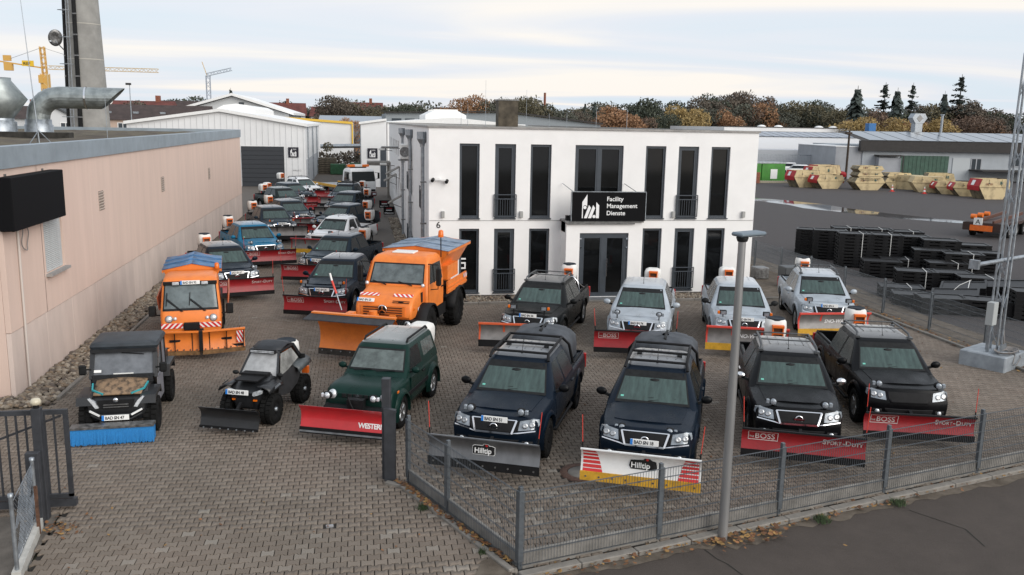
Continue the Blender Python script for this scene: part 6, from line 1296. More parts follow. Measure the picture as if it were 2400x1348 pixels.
    me = on_blade(flat(outline(-1.12, .80, -.95, .95, .04)), None, 0, 0, prof, .004, .14); obj('emblem', me, M_INK, pl)
    obj('push_frame', MB().beam((-.9, .3, .35), (.9, .3, .35), .12).beam((-.5, .3, .35), (-.25, .95, .55), .12).beam((.5, .3, .35), (.25, .95, .55), .12).beam((0, .2, .8), (.1, 1.0, .95), .14).cyl((.1, .75, .8), (.1, .75, 1.15), .12).box(-.45, -.25, .15, .4, .95, 1.18), M_ORANGE, pl)
    mk = obj('edge_marker', MB().tube([(0, 0, 0), (-.16, .02, .45)], .02, 6, 1).tube([(-.16, .02, .45), (-.30, .04, .80)], .03, 8, 0).tube([(-.30, .04, .80), (-.36, .05, 1.0)], .028, 8, 2), [M_MARK, M_GALV, M_WHT], pl, (-.55, .12, tz+.2))
    return t

# ---------------------------------------------------------------- white recovery truck
def flatbed(loc, deg):
    t = thing('recovery_truck', (loc[0], loc[1], 0), 'white flatbed truck with amber beacon bar at end of the yard', 'truck', radians(deg))
    T = [(.75, 1.08, -3.05, -1.3, .12), (1.0, 1.12, -3.10, -1.3, .15), (1.65, 1.12, -3.06, -1.3, .16), (2.48, 1.06, -2.92, -1.34, .16), (2.62, 1.0, -2.80, -1.4, .18), (2.70, .8, -2.55, -1.55, .18)]
    obj('cab', ring_body(T, ang=.6), M_WHT, t)
    obj('windscreen', screen_mesh(T, 1.66, 2.44, 1.02, .98, .012, .0), [mat('truck_glass', (.012, .016, .017), .1), M_BLACK], t)
    obj('driver_jacket', MB().ico((-.45, -2.0, 1.95), (.22, .16, .30), sub=2), M_ORPL, t) if 0 else None
    obj('bumper', bx(-1.1, 1.1, -3.16, -2.9, .45, .80, .04), mat('dark_red', (.10, .02, .02), .5), t); obj('grille', MB().box(-1.0, 1.0, -3.13, -3.08, .85, 1.02), M_MAT_BLK, t)
    obj('badge', MB().lathe([(.10, -.01), (.16, -.01), (.16, .01), (.10, .01), (.10, -.01)], 20, ax='y'), M_STRIPE, t, (.1, -3.12, 1.35))
    lb = obj('beacon_bar', bx(-.95, .95, -.14, .14, 0, .20, .05), M_AMBER, t, (0, -2.0, 2.78)); obj('centre', bx(-.35, .35, -.15, .15, .01, .21, .04), M_WPLAST, lb); obj('foot', MB().box(-.7, .7, -.1, .1, -.1, 0), M_MAT_BLK, lb)
    for s_ in (-1, 1):
        obj('door', MB().box(*sorted((s_*1.115, s_*1.13)), -2.75, -1.6, .95, 1.65), M_WHT, t); obj('side_window', MB().add([(s_*1.125, -2.72, 1.68), (s_*1.125, -1.7, 1.68), (s_*1.07, -1.72, 2.42), (s_*1.07, -2.62, 2.42)], [(0, 1, 2, 3)]), mat('truck_glass', (0, 0, 0)), t)
        m = obj('wing_mirror', bx(-.08, .08, -.06, .06, -.25, .25, .03), M_BLACK, t, (s_*1.38, -2.95, 2.1)); obj('arm', MB().tube([(0, 0, .22), (-s_*.3, .05, .26)], .02).tube([(0, 0, -.22), (-s_*.28, .05, -.3)], .02), M_BLACK, m)
        for y in (-2.1, 2.2): wheel(t, s_*.98, y, .45, .3, s_, M_WHT, .6, 6)
        obj('headlight', bx(*sorted((s_*.72, s_*1.02)), -3.17, -3.1, .55, .72, .02), M_LENS, t); obj('side_rail', bx(*sorted((s_*1.14, s_*1.2)), -1.2, 4.6, 1.0, 1.22, .01), mat('yellow_rail', (.72, .38, .03), .5, var=.1), t)
    obj('flatbed', MB().box(-1.14, 1.14, -1.2, 4.6, 1.0, 1.1).box(-.4, .4, -2.5, 4.2, .55, .95), mat('bed_alu', (.30, .32, .33), .5, .6, var=.2), t)
    return t
# ================================================================ the fleet
NAVY = paint('navy', (.004, .0095, .019)); BLACKP = paint('black', (.004, .0045, .0055)); SILVER = paint('silver', (.40, .44, .48), .55)
BLUEP = paint('blue', (.010, .14, .26), .4); DNAVY = paint('slate_blue', (.011, .022, .034)); DGREEN = paint('black_green', (.008, .016, .016)); WHITEP = mat('paint_white', (.80, .80, .80), .35, coat=.6, var=.03)
M_HILL = mat('plough_galvanised', (.20, .205, .215), .42, .7, var=.15, scale=4, stretch=(1, 1, .4))
gp = dict(paint_=M_HILL, edge=M_MAT_BLK, width=2.12, h=.60, style='hill', edge_h=.14,
          txt=[(flat([([(-.20, -.085), (.20, -.085), (.22, -.06), (.22, .075), (.17, .10), (.12, .10), (.09, .135), (.0, .135), (-.02, .10), (-.18, .10), (-.22, .07), (-.22, -.06)], 0)]), 0, .22, 'emblem', M_WHT),
               (flat([([(-.19, -.075), (.19, -.075), (.21, -.055), (.21, .07), (.16, .09), (.11, .09), (.08, .125), (.01, .125), (-.01, .09), (-.17, .09), (-.21, .065), (-.21, -.055)], 1)]), 0, .22, 'emblem', M_INK),
               ('Hilltip', -.175, .175, .135, M_WHT, dict(bold=.02, depth=.004, off=.034)), (flat([([(.06+.026*cos(a*pi/5), .098+.026*sin(a*pi/5)) for a in range(10)], 2)]), 0, .22, 'emblem', M_STRIPE)])
pickup((3.447, 18.058), -24.0, NAVY, 'dark navy pickup, plate BAD SN 51, with grey Hilltip plough'.replace(' Hilltip', ' galvanised'), 'BAD SN 51', roof='cage', tarp=True, plough=gp, lights=1, light_z=1.10, rim=M_MAT_BLK, antenna=True, mirrors=BLACKP)
sp = []
for s_ in (-1, 1):
    for q in range(6):
        z0 = .02+q*.074; z1 = z0+.060-(.004*q); a = 1.02; b = .66+.022*q
        sp.append(([(s_*a, z0), (s_*b, z0), (s_*(b+.018), z1), (s_*a, z1)][::s_], 0))
wpz = dict(paint_=M_WHT, edge=M_YEL, width=2.12, h=.60, style='hill', edge_h=.14,
           txt=[*[(flat([q]), 0, 0, 'stripe', M_STRIPE) for q in sp], (flat([([(-.21, -.10), (.21, -.10), (.25, -.05), (.23, .06), (.15, .085), (.12, .12), (.03, .12), (.0, .085), (-.22, .07), (-.25, -.05)], 0)]), .05, .25, 'emblem', M_INK),
                ('Hilltip', -.165, .185, .14, M_WHT, dict(bold=.015, depth=.004, off=.034)), (flat([([(.075+.026*cos(a*pi/6), .095+.026*sin(a*pi/6)) for a in range(12)], 1)]), .05, .25, 'emblem', M_STRIPE)])
pickup((6.089, 17.0), -23.8, NAVY, 'dark navy pickup, plate BAD SN 18, with white plough striped red', 'BAD SN 18', roof='cage', tarp=True, plough=wpz, light_z=.97, light_x=.44, plate_z=.78, rim=M_MAT_BLK, mirrors=BLACKP)
def boss(yaw=0., w=2.26, h=.63, **k): return dict(paint_=M_RED, edge=M_MAT_BLK, width=w, h=h, style='boss', edge_h=.11, txt=boss_print(w, h), yaw=radians(yaw), **k)
def poly(yaw=0., c=None, txt='SNO-WAY', e=None, w=2.3, **k): return dict(paint_=c or M_MARK, edge=e or M_YEL, width=w, h=.68, style='poly', edge_h=.17, txt=[(txt, -.30, .2, .15, M_SIGNWHT, dict(bold=.02, shear=.25))] if txt else (), yaw=radians(yaw), markers=0, **k)
pickup((9.378, 17.83), -19.9, BLACKP, 'black pickup with chrome mirrors, roof rails and red plough', None, roof='rails', chrome_mirror=True, plough=boss(-3, 2.28, h=.56), spread=1, sp_x=.0, rim=M_STEEL, light_z=1.10)
pickup((12.249, 18.818), -15.9, BLACKP, 'black pickup with dark grille, roof rails and red plough, rightmost in front row', None, roof='rails', grille='black', plough=boss(-1, 2.2, h=.54, lift=.17), spread=1, sp_x=.05, rim=M_RIM, light_z=1.10, light_x=.62)
pickup((5.767, 26.747), -25.1, paint('soot_black', (.006, .0068, .007)), 'black pickup, plate BAD SN 34, with orange framed clear plough', 'BAD SN 34', roof='rails', plough=poly(11, mat('frame_orange', (.62, .10, .03), .5), None, M_MAT_BLK, 2.25, dx=-.10), spread=1, sp_x=.25, sports=True, lstyle=1, light_z=1.22, light_x=.46, plate_z=1.0)
pickup((8.681, 25.913), -21.8, SILVER, 'silver pickup, plate BAD SN 74, with red plough', 'BAD SN 74', plough=boss(7, 2.3), spread=2, sp_x=.15, light_z=1.18, light_x=.60, plate_z=.92)
pickup((11.766, 25.882), -18.0, SILVER, 'silver pickup, plate BAD SN 94, behind the lamp post with yellow edged plough', 'BAD SN 94', mirrors=M_BLACK, plough=poly(0), spread=2, sp_x=-.12, lstyle=1, plate_z=.98, light_x=.62)
pickup((15.381, 27.508), -18.5, SILVER, 'silver pickup with roof rails, plate beginning BAD SN 6, near right fence', 'BAD SN 6', roof='rails', plough=poly(15), spread=1, sp_x=-.12, lstyle=1, plate_z=.98, chrome_mirror=False, flarec=SILVER, light_x=.60)
pickup((-5.456, 35.188), 20.6, NAVY, 'navy pickup, plate BAD SN 67, with red plough beside the pink wall', 'BAD SN 67', plough=boss(-4), spread=1, sp_x=-.2, light_z=1.10, light_x=.62)
pickup((-5.195, 42.343), 21.1, BLUEP, 'bright blue pickup with red plough beside the pink wall', None, plough=boss(-6), spread=1, sp_x=-.55, light_z=1.10, light_x=.60)
pickup((-5.089, 50.676), 18.7, DNAVY, 'dark blue pickup with grey clear plough directly behind the bright blue one', 'BAD SN 61', plough=poly(-14, M_MAT_BLK, None, M_MAT_BLK, 2.35), spread=1, sp_x=-.55, lstyle=1, far=True, plate_z=.98)
pickup((-4.475, 54.905), 24.2, DNAVY, 'slate blue pickup with red bull bar, third behind the bright blue one', 'BAD SN 32', plough=poly(-10, M_RED, None, M_MAT_BLK, 2.3), spread=1, sp_x=-.5, far=True, plate_z=1.0)
pickup((-5.805, 64.976), 30.7, DGREEN, 'blackish green double cab pickup with empty-looking open bed in left row', None, plough=boss(-8), spread=2, sp_x=-.35, sp_z=1.3, far=True)
pickup((-5.58, 69.934), 38, DNAVY, 'slate blue pickup with bonnet scoop beside the white one in left row', None, plough=boss(-20), spread=2, sp_x=-.6, sp_z=1.1, far=True, scoop=True)
pickup((-5.177, 76.035), 34.4, WHITEP, 'white double cab pickup with black roof rails at far end of left row', None, roof='rails', plough=boss(-20), spread=2, sp_x=-.6, sp_z=1.5, far=True)
pickup((-.747, 31.797), -14.7, NAVY, 'navy pickup, plate BAD SN 24, with red plough beside the orange gritting truck', 'BAD SN 24', plough=boss(-3, 2.15), spread=0, lstyle=1, light_z=1.16, light_x=.60, plate_z=.93)
pickup((-.903, 38.11), -22.5, DNAVY, 'dark slate pickup, plate BAD SN 42, with red plough and white spreader', 'BAD SN 42', plough=boss(8), spread=1, sp_x=.42, sp_y=1.5, plate_z=.93, light_x=.6)
pickup((-1.07, 45.49), -23.7, WHITEP, 'white extended cab pickup with bare plough frame in right row', None, king=True, mirrors=WHITEP, plough=poly(5, M_RED, None, M_YEL, 2.2), spread=1, sp_x=.55, sp_y=2.3, lstyle=1, grille='black')
pickup((-1.007, 52.139), -30.6, DNAVY, 'slate pickup with small bonnet scoop right behind the white extended cab', 'BAD SN 29', plough=boss(12), spread=1, sp_x=.55, sp_y=1.6, far=True, scoop=True)
pickup((-.897, 61.311), -21.0, DNAVY, 'slate pickup fourth from the front of the right row, white spreader behind', None, plough=poly(10, M_MAT_BLK, None, M_MAT_BLK, 2.2), spread=1, sp_x=.6, sp_y=1.9, far=True)
pickup((-1.129, 69.532), -16.4, DNAVY, 'slate pickup with roof bars in front of the white flatbed truck', None, roof='cage', plough=poly(8, M_RED, None, M_MAT_BLK, 2.2), spread=2, sp_x=.65, sp_y=1.9, far=True)
green_suv((.481, 19.507), -21.6)
utility_vehicle((-5.117, 19.661), 3.6)
quad((-2.18, 19.68), -19.9)
carrier((-5.067, 27.216), 8.1)
gritter((1.623, 27.277), -21.8)
flatbed((-1.194, 75.0), 25.6)
# ================================================================ neighbouring yards and background
M_CREAM = mat('skip_cream', (.26, .20, .12), .7, col2=(.56, .45, .26), scale=1.1, bump=.08, lo=.30, hi=.52, detail=8); M_SKRED = mat('skip_red', (.42, .02, .025), .6, var=.15, scale=2); M_DIRT = mat('skip_dirty', (.12, .10, .07), .85, col2=(.30, .25, .16), scale=2.5)
def skip_mesh(L_=3.3, w=1.75, h=1.5, hb=.62):
    m = MB(); P_ = [(-L_*.30, 0), (L_*.30, 0), (L_*.5, h*.62), (L_*.40, h), (-L_*.40, h), (-L_*.5, h*.62)]
    m.prism(P_, 'x', -w/2, w/2); return m
def skip(x, y, rot, label, n_=1, red=True, h=1.5, txt='', L_=3.3, z=-.05, closed=False):
    t = thing('skip', (x, y, z), label, 'skip', rot, 'skips standing in the neighbouring yard'); w = 1.8
    m = MB(); P_ = [(-L_*.28, 0), (L_*.28, 0), (L_*.5, h*.62), (L_*.42, h), (-L_*.42, h), (-L_*.5, h*.62)]
    # side plates in cream, ends dirty
    for s_ in (-1, 1): m.prism([(a, b) for a, b in P_], 'y', *sorted((s_*w/2, s_*(w/2-.06))))
    for a, b in zip(P_, P_[1:]+P_[:1]):
        if a[1] == h and b[1] == h and not closed: continue
        m.beam((a[0], 0, a[1]), (b[0], 0, b[1]), w-.1, .05, 1, up=(0, 1, 0)) if 0 else m.add([(a[0], -w/2+.03, a[1]), (b[0], -w/2+.03, b[1]), (b[0], w/2-.03, b[1]), (a[0], w/2-.03, a[1])], [(0, 1, 2, 3)], 1)
    obj('body', m, [M_CREAM, M_DIRT if not closed else M_CREAM], t); r = MB()
    for s_ in (-1, 1):
        r.beam((-L_*.5, s_*(w/2+.03), h*.62), (L_*.5, s_*(w/2+.03), h*.62), .07, .09)
        for q in (-.2, .2): r.beam((L_*q, s_*(w/2+.02), h*.64), (L_*q, s_*(w/2+.02), h*.98), .05, .05)
    obj('rib', r, M_CREAM, t)
    if red:
        for s_ in (-1, 1): obj('red_end', MB().add([(s_*(L_*.5+.02), -w/2, h*.64), (s_*(L_*.5+.02), w/2, h*.64), (s_*(L_*.42+.03), w/2, h), (s_*(L_*.42+.03), -w/2, h), (s_*(L_*.5+.02-.06), -w/2, h*.42), (s_*(L_*.5-.04), w/2, h*.42)], [(0, 1, 2, 3), (4, 5, 1, 0)]), M_SKRED, t)
        obj('sticker', MB().add([(-L_*.5-.04, -.1, h*.68), (-L_*.5-.04, .35, h*.68), (-L_*.44-.04, .35, h*.92), (-L_*.44-.04, -.1, h*.92)], [(0, 1, 2, 3)]), M_PLATE, t)
    obj('lifting_pin', MB().cyl((-L_*.2, -w/2-.1, h*.8), (-L_*.2, w/2+.1, h*.8), .05).cyl((L_*.2, -w/2-.1, h*.8), (L_*.2, w/2+.1, h*.8), .05), M_STEEL, t)
    if txt: lettering(txt, .26, mat('skip_number', (.20, .05, .03), .7), t, (-L_*.32, -w/2-.03, h*.70), bold=.02)
    obj('decal', MB().box(.5, .8, -w/2-.012, -w/2, h*.72, h*.88), mat('decal_green', (.07, .13, .10), .6), t); return t
SK = [(49.6, 93.6, .15, 'red ended cream skip, rear one of the pair at the left', 1.9, '', 1), (51.4, 91.6, .1, 'red ended cream skip, front one of the pair at the left', 1.5, '', 1), (53.5, 97, .1, 'cream skip behind the left red ended pair', 2.2, '', 1), (55.2, 99, .1, 'dark red skip in the back row beside the stacked ones', 2.3, '', 1),
      (55.2, 89.8, -.05, 'cream skip at the bottom of the stack of three', 1.35, '7.117', 0), (60.2, 92.0, -.05, 'cream skip at the bottom of the pair beside the cones', 1.25, '', 0),
      (61.2, 90.8, -.9, 'cream covered skip with white sloping lid right of the cone', 1.6, '', 0), (60.6, 86.8, -.35, 'cream skip standing in the row between the lidded and the red banded ones', 1.7, '', 0), (61.6, 84.4, -.3, 'cream skip with narrow red band, left of the wider banded one', 1.3, '', 1), (61.8, 81.8, -.3, 'cream skip with wide red band beside the big numbered skip', 1.4, '', 1), (61.6, 78.4, .0, 'biggest red ended cream skip numbered 15/2121 near the mast', 2.0, '15/2121', 1)]
for x, y, r_, lb, h_, tx, rd in SK: skip(x, y, r_, lb, 1, rd, h_, tx, 3.5, closed='lid' in lb)
for q, (x, y, z) in enumerate(((55.2, 89.8, 1.30), (55.2, 89.8, 2.0), (60.2, 92.0, 1.15))):
    skip(x, y, -.05, ('cream skip in the middle of the stack of three', 'cream skip on top of the stack of three', 'cream skip on top of the pair beside the cones')[q], 1, 0, .95, ('7.305', '7.401', '')[q], 3.0, z-.35)
skip(62.8, 88.0, -.35, 'small cream skip nested behind the one with the narrow band', 1, 0, 2.0, '', 3.0)
skip(67.5, 76, .3, 'red skip cut by the lattice mast at the right picture edge', 1, 1, 1.5, '', 3.3)
for x, y, lb in ((56.8, 87.2, 'red and white traffic cone by the stack of three skips'), (58.6, 84.2, 'red and white traffic cone in front of the lidded skip')):
    t = thing('traffic_cone', (x, y, -.05), lb, 'traffic cone', group='traffic cones by the skips'); obj('base', MB().box(-.2, .2, -.2, .2, 0, .05), M_STRIPE, t); obj('cone', MB().tube([(0, 0, .05), (0, 0, .22)], [.15, .12], 12).tube([(0, 0, .22), (0, 0, .40)], [.12, .08], 12, 1).tube([(0, 0, .40), (0, 0, .55)], [.08, .055], 12).tube([(0, 0, .55), (0, 0, .75)], [.055, .025], 12, 1), [M_MARK, M_WHT], t)
# hook trailer at the right picture edge
t = thing('roll_off_trailer', (40.4, 50.3, -.05), 'low orange and black container trailer with sign A behind the mast', 'trailer', -.95)
obj('frame', MB().box(-1.1, 1.1, -2.6, 3.5, .75, .95).box(-1.2, 1.2, -2.7, -2.4, .45, .95), mat('trailer_dark', (.04, .02, .015), .6), t); obj('rear_panel', MB().box(-.75, .55, -2.78, -2.7, .45, .80), M_ORPL, t); s_ = obj('sign_plate', MB().box(-.55, -.05, -2.80, -2.72, .82, 1.25), M_PLATE, t); lettering('A', .42, M_INK, s_, (-.43, -2.81, .88))
for x in (-1.0, 1.0): obj('rail', MB().beam((x*.5, -2.5, 1.0), (x*.5, 3.4, 1.25), .12, .2), mat('rail_dark', (.09, .035, .02), .6), t)
for y in (-2.2, -.9, .4): obj('roller', MB().cyl((-.9, y, 1.28), (-.6, y, 1.28), .16), M_AMBER, t)
for y in (-1.2, .3, 1.8):
    for s_ in (-1, 1): wheel(t, s_*1.0, y, .42, .3, s_, M_STEEL, .55, 6)
# green containers and odds and ends behind the left pillar of the lot
for q, x in enumerate((46.4, 49.6)):
    t = thing('container', (x+1.2, 104.5, -.05), ('green container nearest the white office wall with a white door', 'green container with white panel next to the skips')[q], 'container', group='green containers by the skips'); obj('body', bx(-1.55, 1.55, -1.2, 1.2, 0, 2.2, .03), mat('container_green', (.05, .22, .03), .55, var=.2, scale=1), t); obj('roof', MB().box(-1.6, 1.6, -1.25, 1.25, 2.2, 2.35), M_GALV, t); obj('door', MB().box(-.4, .5, -1.23, -1.2, .3, 1.5), M_WHT, t)
def small_car(x, y, rot, col, label, z=0.):
    t = thing('parked_car', (x, y, z), label, 'car', rot, 'cars parked by the grey wall')
    obj('body', geo('smallcar', lambda: ring_body([(.25, .80, -2.0, 2.0, .2), (.5, .86, -2.1, 2.1, .3), (.80, .85, -2.05, 2.1, .35), (.95, .78, -1.8, 2.0, .35)])), [col], t); obj('cabin', geo('smallcab', lambda: ring_body([(.93, .76, -1.1, 1.85, .25), (1.35, .60, -.45, 1.5, .25)])), M_WSIDE, t); obj('roof', geo('smallroof', lambda: ring_body([(1.35, .60, -.45, 1.5, .25), (1.45, .5, -.3, 1.3, .25)])), [col], t)
    for s_ in (-1, 1):
        for yy in (-1.3, 1.3): obj('wheel', geo('swheel', lambda: MB().lathe([(0, .1), (.2, .1), (.31, .07), (.31, -.07), (.2, -.1), (0, -.1)], 16, ax='x').bake('w')), M_RUBBER, t, (s_*.78, yy, .31))
M_CRED = paint('car_red', (.25, .015, .02)); M_CGRN = paint('car_green', (.05, .25, .03))
small_car(58.4, 110, 1.3, WHITEP, 'white car behind the skips, in front of its twin', .3); small_car(58.8, 114, 1.3, WHITEP, 'white car behind the skips, farther from the fence', .4); small_car(59.8, 106, 1.35, M_CRED, 'red car behind the skips beside the dark pole', .2); small_car(66.5, 112, .9, WHITEP, 'pale car with green door beside the grey wall', .4)
obj('wooden_pole', MB().cyl((0, 0, 0), (0, 0, 6.4), .16, .13, 10).box(-.5, .3, -.2, .2, 5.9, 6.15), mat('pole_wood', (.05, .035, .025), .9, var=.3), loc=(63.4, 108, 0), label='dark wooden pole with lamp cross arm between the parked cars', cat='pole')
t = thing('bar_fence', (52, 118, 0), 'grey vertical bar fence behind the parked cars', 'fence', -.05); m = MB()
for q in range(90): m.box(q*.22-.02, q*.22+.02, -.02, .02, .3, 2.9)
m.box(0, 19.8, -.03, .03, .4, .5); m.box(0, 19.8, -.03, .03, 2.7, 2.8); obj('bars', m, M_GALV, t)['kind'] = 'stuff'
obj('brick_pillar', MB().box(-.3, .3, -.3, .3, 0, 1.3), mat('brick_red', (.22, .08, .05), .9, var=.3), loc=(46.8, 99.5, -.05), label='red brick pillar before the green containers', cat='pillar')
t = thing('log_edge', (47.3, 99.9, -.05), 'pale row of logs edging the green containers', 'edging')
for q in range(14): obj('log', geo('log', lambda: MB().cyl((0, -.15, .12), (0, .15, .12), .16, n=8).bake('log')), mat('log_pale', (.38, .34, .26), .9), t, (q*.3, 0, 0))
obj('hut', MB().box(-1.2, 1.2, -1, 1, 0, 4.0), mat('hut_dark', (.06, .05, .045), .8), loc=(50.2, 116, 0), label='dark brown hut behind the green containers', cat='hut'); obj('caravan', bx(-1.3, 1.3, -1, 1, .4, 2.9, .2), M_WPLAST, loc=(47.2, 108.6, 0), label='white caravan body showing above the green container', cat='caravan')

def pts_box(name, x0, x1, y0, y1, z1, m, label, cat='building', z0=-.1, rot=0., kids=None):
    t = thing(name, ((x0+x1)/2, y0, 0), label, cat, rot); w = (x1-x0)/2; obj('wall', MB().box(-w, w, 0, y1-y0, z0, z1), m, t); return t, w
M_GREYW = mat('grey_wall', (.33, .345, .37), .85, var=.08, scale=.8); M_WHALL = mat('white_cladding', (.74, .745, .75), .6, var=.05, scale=.4); M_SOLAR = mat('solar_panel', (.03, .055, .11), .15, spec=.8); M_DARKF = mat('dark_fascia', (.035, .032, .031), .8, var=.15)
# grey workshop with dark fascia and solar roof
t, w_ = pts_box('workshop', 66.0, 96, 107, 125, 4.4, mat('grey_blue_wall', (.36, .39, .42), .8, var=.08, scale=.6), 'grey workshop with dark fascia, green doors and solar roof', rot=-.13)
obj('fascia', MB().box(-w_-.6, w_+.4, -.6, .1, 3.75, 5.1), M_DARKF, t); rf = obj('roof', MB().add([(-w_-.6, -.65, 5.1), (w_+.4, -.65, 5.1), (w_+.4, 8, 6.3), (-w_-.6, 8, 6.3)], [(0, 1, 2, 3)]), M_DARKF, t)
for q in range(12): obj('solar_panel', MB().add([(-w_+.6+q*2.4, -.4, 5.18), (-w_+2.85+q*2.4, -.4, 5.18), (-w_+2.85+q*2.4, 7.6, 6.29), (-w_+.6+q*2.4, 7.6, 6.29)], [(0, 1, 2, 3)]), mat('solar_grey', (.10, .12, .15), .12, spec=1.), rf)
g = obj('door', MB().box(-9.8, -3.2, -.08, 0, 0, 3.2), mat('green_door', (.035, .085, .06), .6, var=.2, scale=2), t)
for q in range(12): obj('board', MB().box(-9.75+q*.55, -9.25+q*.55, -.12, -.08, .02, 3.18), mat('green_door', (0, 0, 0)), g)
obj('door', MB().box(-2.6, -.2, -.08, 0, 0, 3.0), mat('pale_door', (.42, .45, .47), .6), t)
for (a, b, c, d) in ((-.1, 1.4, 1.2, 3.0), (5.2, 8.4, 1.9, 3.6)): window(t, a, b, c, d, 0, fr=.12, depth=-.02, mull=((a+b)/2,), fm=M_GREYW, gm=mat('house_glass', (.04, .05, .06), .1))
obj('canopy', MB().box(-13.4, -10.0, -1.5, 0, 3.1, 3.25).box(-10.15, -10.0, -1.5, -1.4, 0, 3.1), M_DARKF, t); obj('annex', MB().box(-13.2, -10.2, -1.1, -.01, 0, 2.9), M_GREYW, t); obj('shelter_roof', MB().box(-.3, 12, -3.5, -.1, 1.35, 1.5), M_DARKF, t)
t, w_ = pts_box('workshop', 62.5, 71.5, 109, 122, 4.2, M_GREYW, 'windowless grey block in front of the white hall', rot=-.10); obj('coping', MB().box(-w_-.05, w_+.05, -.05, 13, 4.2, 4.3), M_WHALL, t)
t = thing('roof_exhaust', (82.5, 122, 5.6), 'tall silver exhaust duct with bent box head on workshop roof', 'duct', scale=.66); obj('shaft', MB().box(-.9, .9, -.8, .8, 0, 3.0), M_GALV, t); obj('head', MB().prism([(-1.0, 3.0), (1.0, 3.0), (1.9, 4.2), (1.2, 5.2), (-1.2, 5.2), (-1.8, 4.2)], 'y', -.9, .9), M_GALV, t); obj('mouth', MB().prism([(0, 3.3), (.8, 4.1), (0, 4.9), (-.8, 4.1)], 'y', -.95, -.9), M_STEEL, t); obj('drum', MB().cyl((-2.2, -.6, .2), (-2.2, .6, .2), 1.1), M_DARKF, t)
obj('flue', MB().cyl((0, 0, 0), (0, 0, 3.2), .18).cyl((0, 0, 3.2), (0, 0, 3.35), .3), M_GALV, loc=(85.2, 120, 5.6), label='thin pale flue pipe right of the silver exhaust duct', cat='flue')
obj('flue', MB().cyl((0, 0, 0), (0, 0, 2.6), .15), M_WHT, loc=(102.0, 118, 5.6), label='thin white flue pipe far right above the solar roof', cat='flue')
t = thing('dust_silo', (86, 140, 5.2), 'blue filter box on the roofs behind the solar panels', 'silo', scale=.6); obj('body', bx(-1.1, 1.1, -1, 1, .6, 4.0, .05), mat('silo_blue', (.02, .14, .36), .5, var=.2), t); obj('frame', MB().box(-1, -.8, -.9, .9, 0, .6).box(.8, 1, -.9, .9, 0, .6), M_STEEL, t)
# white halls
t, w_ = pts_box('white_hall', 68, 97, 160, 190, 6.6, M_WHALL, 'long flat white hall behind the lot, farthest white strip', rot=0); obj('coping', MB().box(-w_, w_, -.1, .2, 6.6, 6.75), M_DARKF, t)
for x in (-6, -2.5, 6, 9): obj('roof_dome', MB().lathe([(.9, 0), (.8, .25), (.4, .45), (0, .5)], 12, (x, 2, 6.6)), M_WHT, t)
t, w_ = pts_box('white_hall', 50, 90, 136, 150, 5.1, mat('white_cladding2', (.70, .72, .75), .6), 'white hall with a long blue solar roof edge', rot=-.04); rf = obj('roof', MB().add([(-w_, -.1, 5.1), (w_, -.1, 5.1), (w_, 8, 5.95), (-w_, 8, 5.95)], [(0, 1, 2, 3)]), M_DARKF, t)
for q in range(24): obj('solar_panel', MB().add([(-w_+.1+q*1.66, 0, 5.17), (-w_+1.6+q*1.66, 0, 5.17), (-w_+1.6+q*1.66, 7, 5.9), (-w_+.1+q*1.66, 7, 5.9)], [(0, 1, 2, 3)]), M_SOLAR, rf)
t, w_ = pts_box('grey_hall', 53, 74, 128, 134, 3.2, mat('grey_hall_wall', (.42, .44, .47), .8), 'low grey flat building in front of the white hall', rot=-.05); lettering('METALL', .7, M_INK, t, (w_-4, -.02, 1.0)) if 0 else None
# halls behind the yard
t = thing('rear_hall', (-14.6, 89, 0), 'white clad hall with grey roller door and black emblem sign', 'building')
zt = lambda x: 5.85+(7.15-5.85)*(1-abs(x-(-13.4))/8.2)
mb = MB(); mb.prism([(-21.9, -.1), (-5.45, -.1), (-5.45, 5.85), (-13.4, 7.1), (-21.9, 5.85)], 'y', 89, 118); o = obj('wall', mb, M_WHALL, t); o.location = (14.6, -89, 0)
cl = geo('clad', lambda: None) if 0 else None
for q in range(30):
    x = -21.6+q*.55
    if x < -5.6: o = obj('cladding_seam', MB().box(x, x+.03, 88.975, 89.0, .1 if x > -7.4 or x < -11.7 else 3.95, zt(x)-.2), mat('seam_grey', (.50, .51, .52), .6), t); o.location = (14.6, -89, 0)
mb = MB()
for a, b in (((-22.1, 5.8), (-13.4, 7.12)), ((-13.4, 7.12), (-5.2, 5.82))): mb.add([(a[0], 88.7, a[1]), (b[0], 88.7, b[1]), (b[0], 118.3, b[1]), (a[0], 118.3, a[1]), (a[0], 88.7, a[1]+.28), (b[0], 88.7, b[1]+.28), (b[0], 118.3, b[1]+.28), (a[0], 118.3, a[1]+.28)], [(0, 3, 2, 1), (4, 5, 6, 7), (0, 1, 5, 4), (2, 3, 7, 6), (0, 4, 7, 3), (1, 2, 6, 5)])
o = obj('roof', mb, M_WHT, t); o.location = (14.6, -89, 0)
mb = MB(); mb.prism([(-1.9, 0), (1.9, 0), (1.9, .5), (1.2, .85), (0, 1.0), (-1.2, .85), (-1.9, .5)], 'y', 96, 116); o = obj('rooflight', mb, M_WHT, t, (14.6-12.8, -89, 7.0))
dr = obj('door', MB().box(3.07, 7.1, -.06, 0, 0, 3.87), mat('roller_grey', (.045, .049, .056), .65, spec=.3), t)
for q in range(9): obj('slat', MB().box(3.1, 7.07, -.10, -.06, .02+q*.43, .40+q*.43), mat('roller_grey', (0, 0, 0)), dr)
obj('side_door_frame', MB().box(9.16, 9.2, 1.0, 24, 0, 2.6), mat('grey_hall_wall', (0, 0, 0)), t)
for q in range(3): obj('downpipe', MB().cyl((9.25, 3+q*9, 0), (9.25, 3+q*9, 5.8), .07), M_GALV, t)
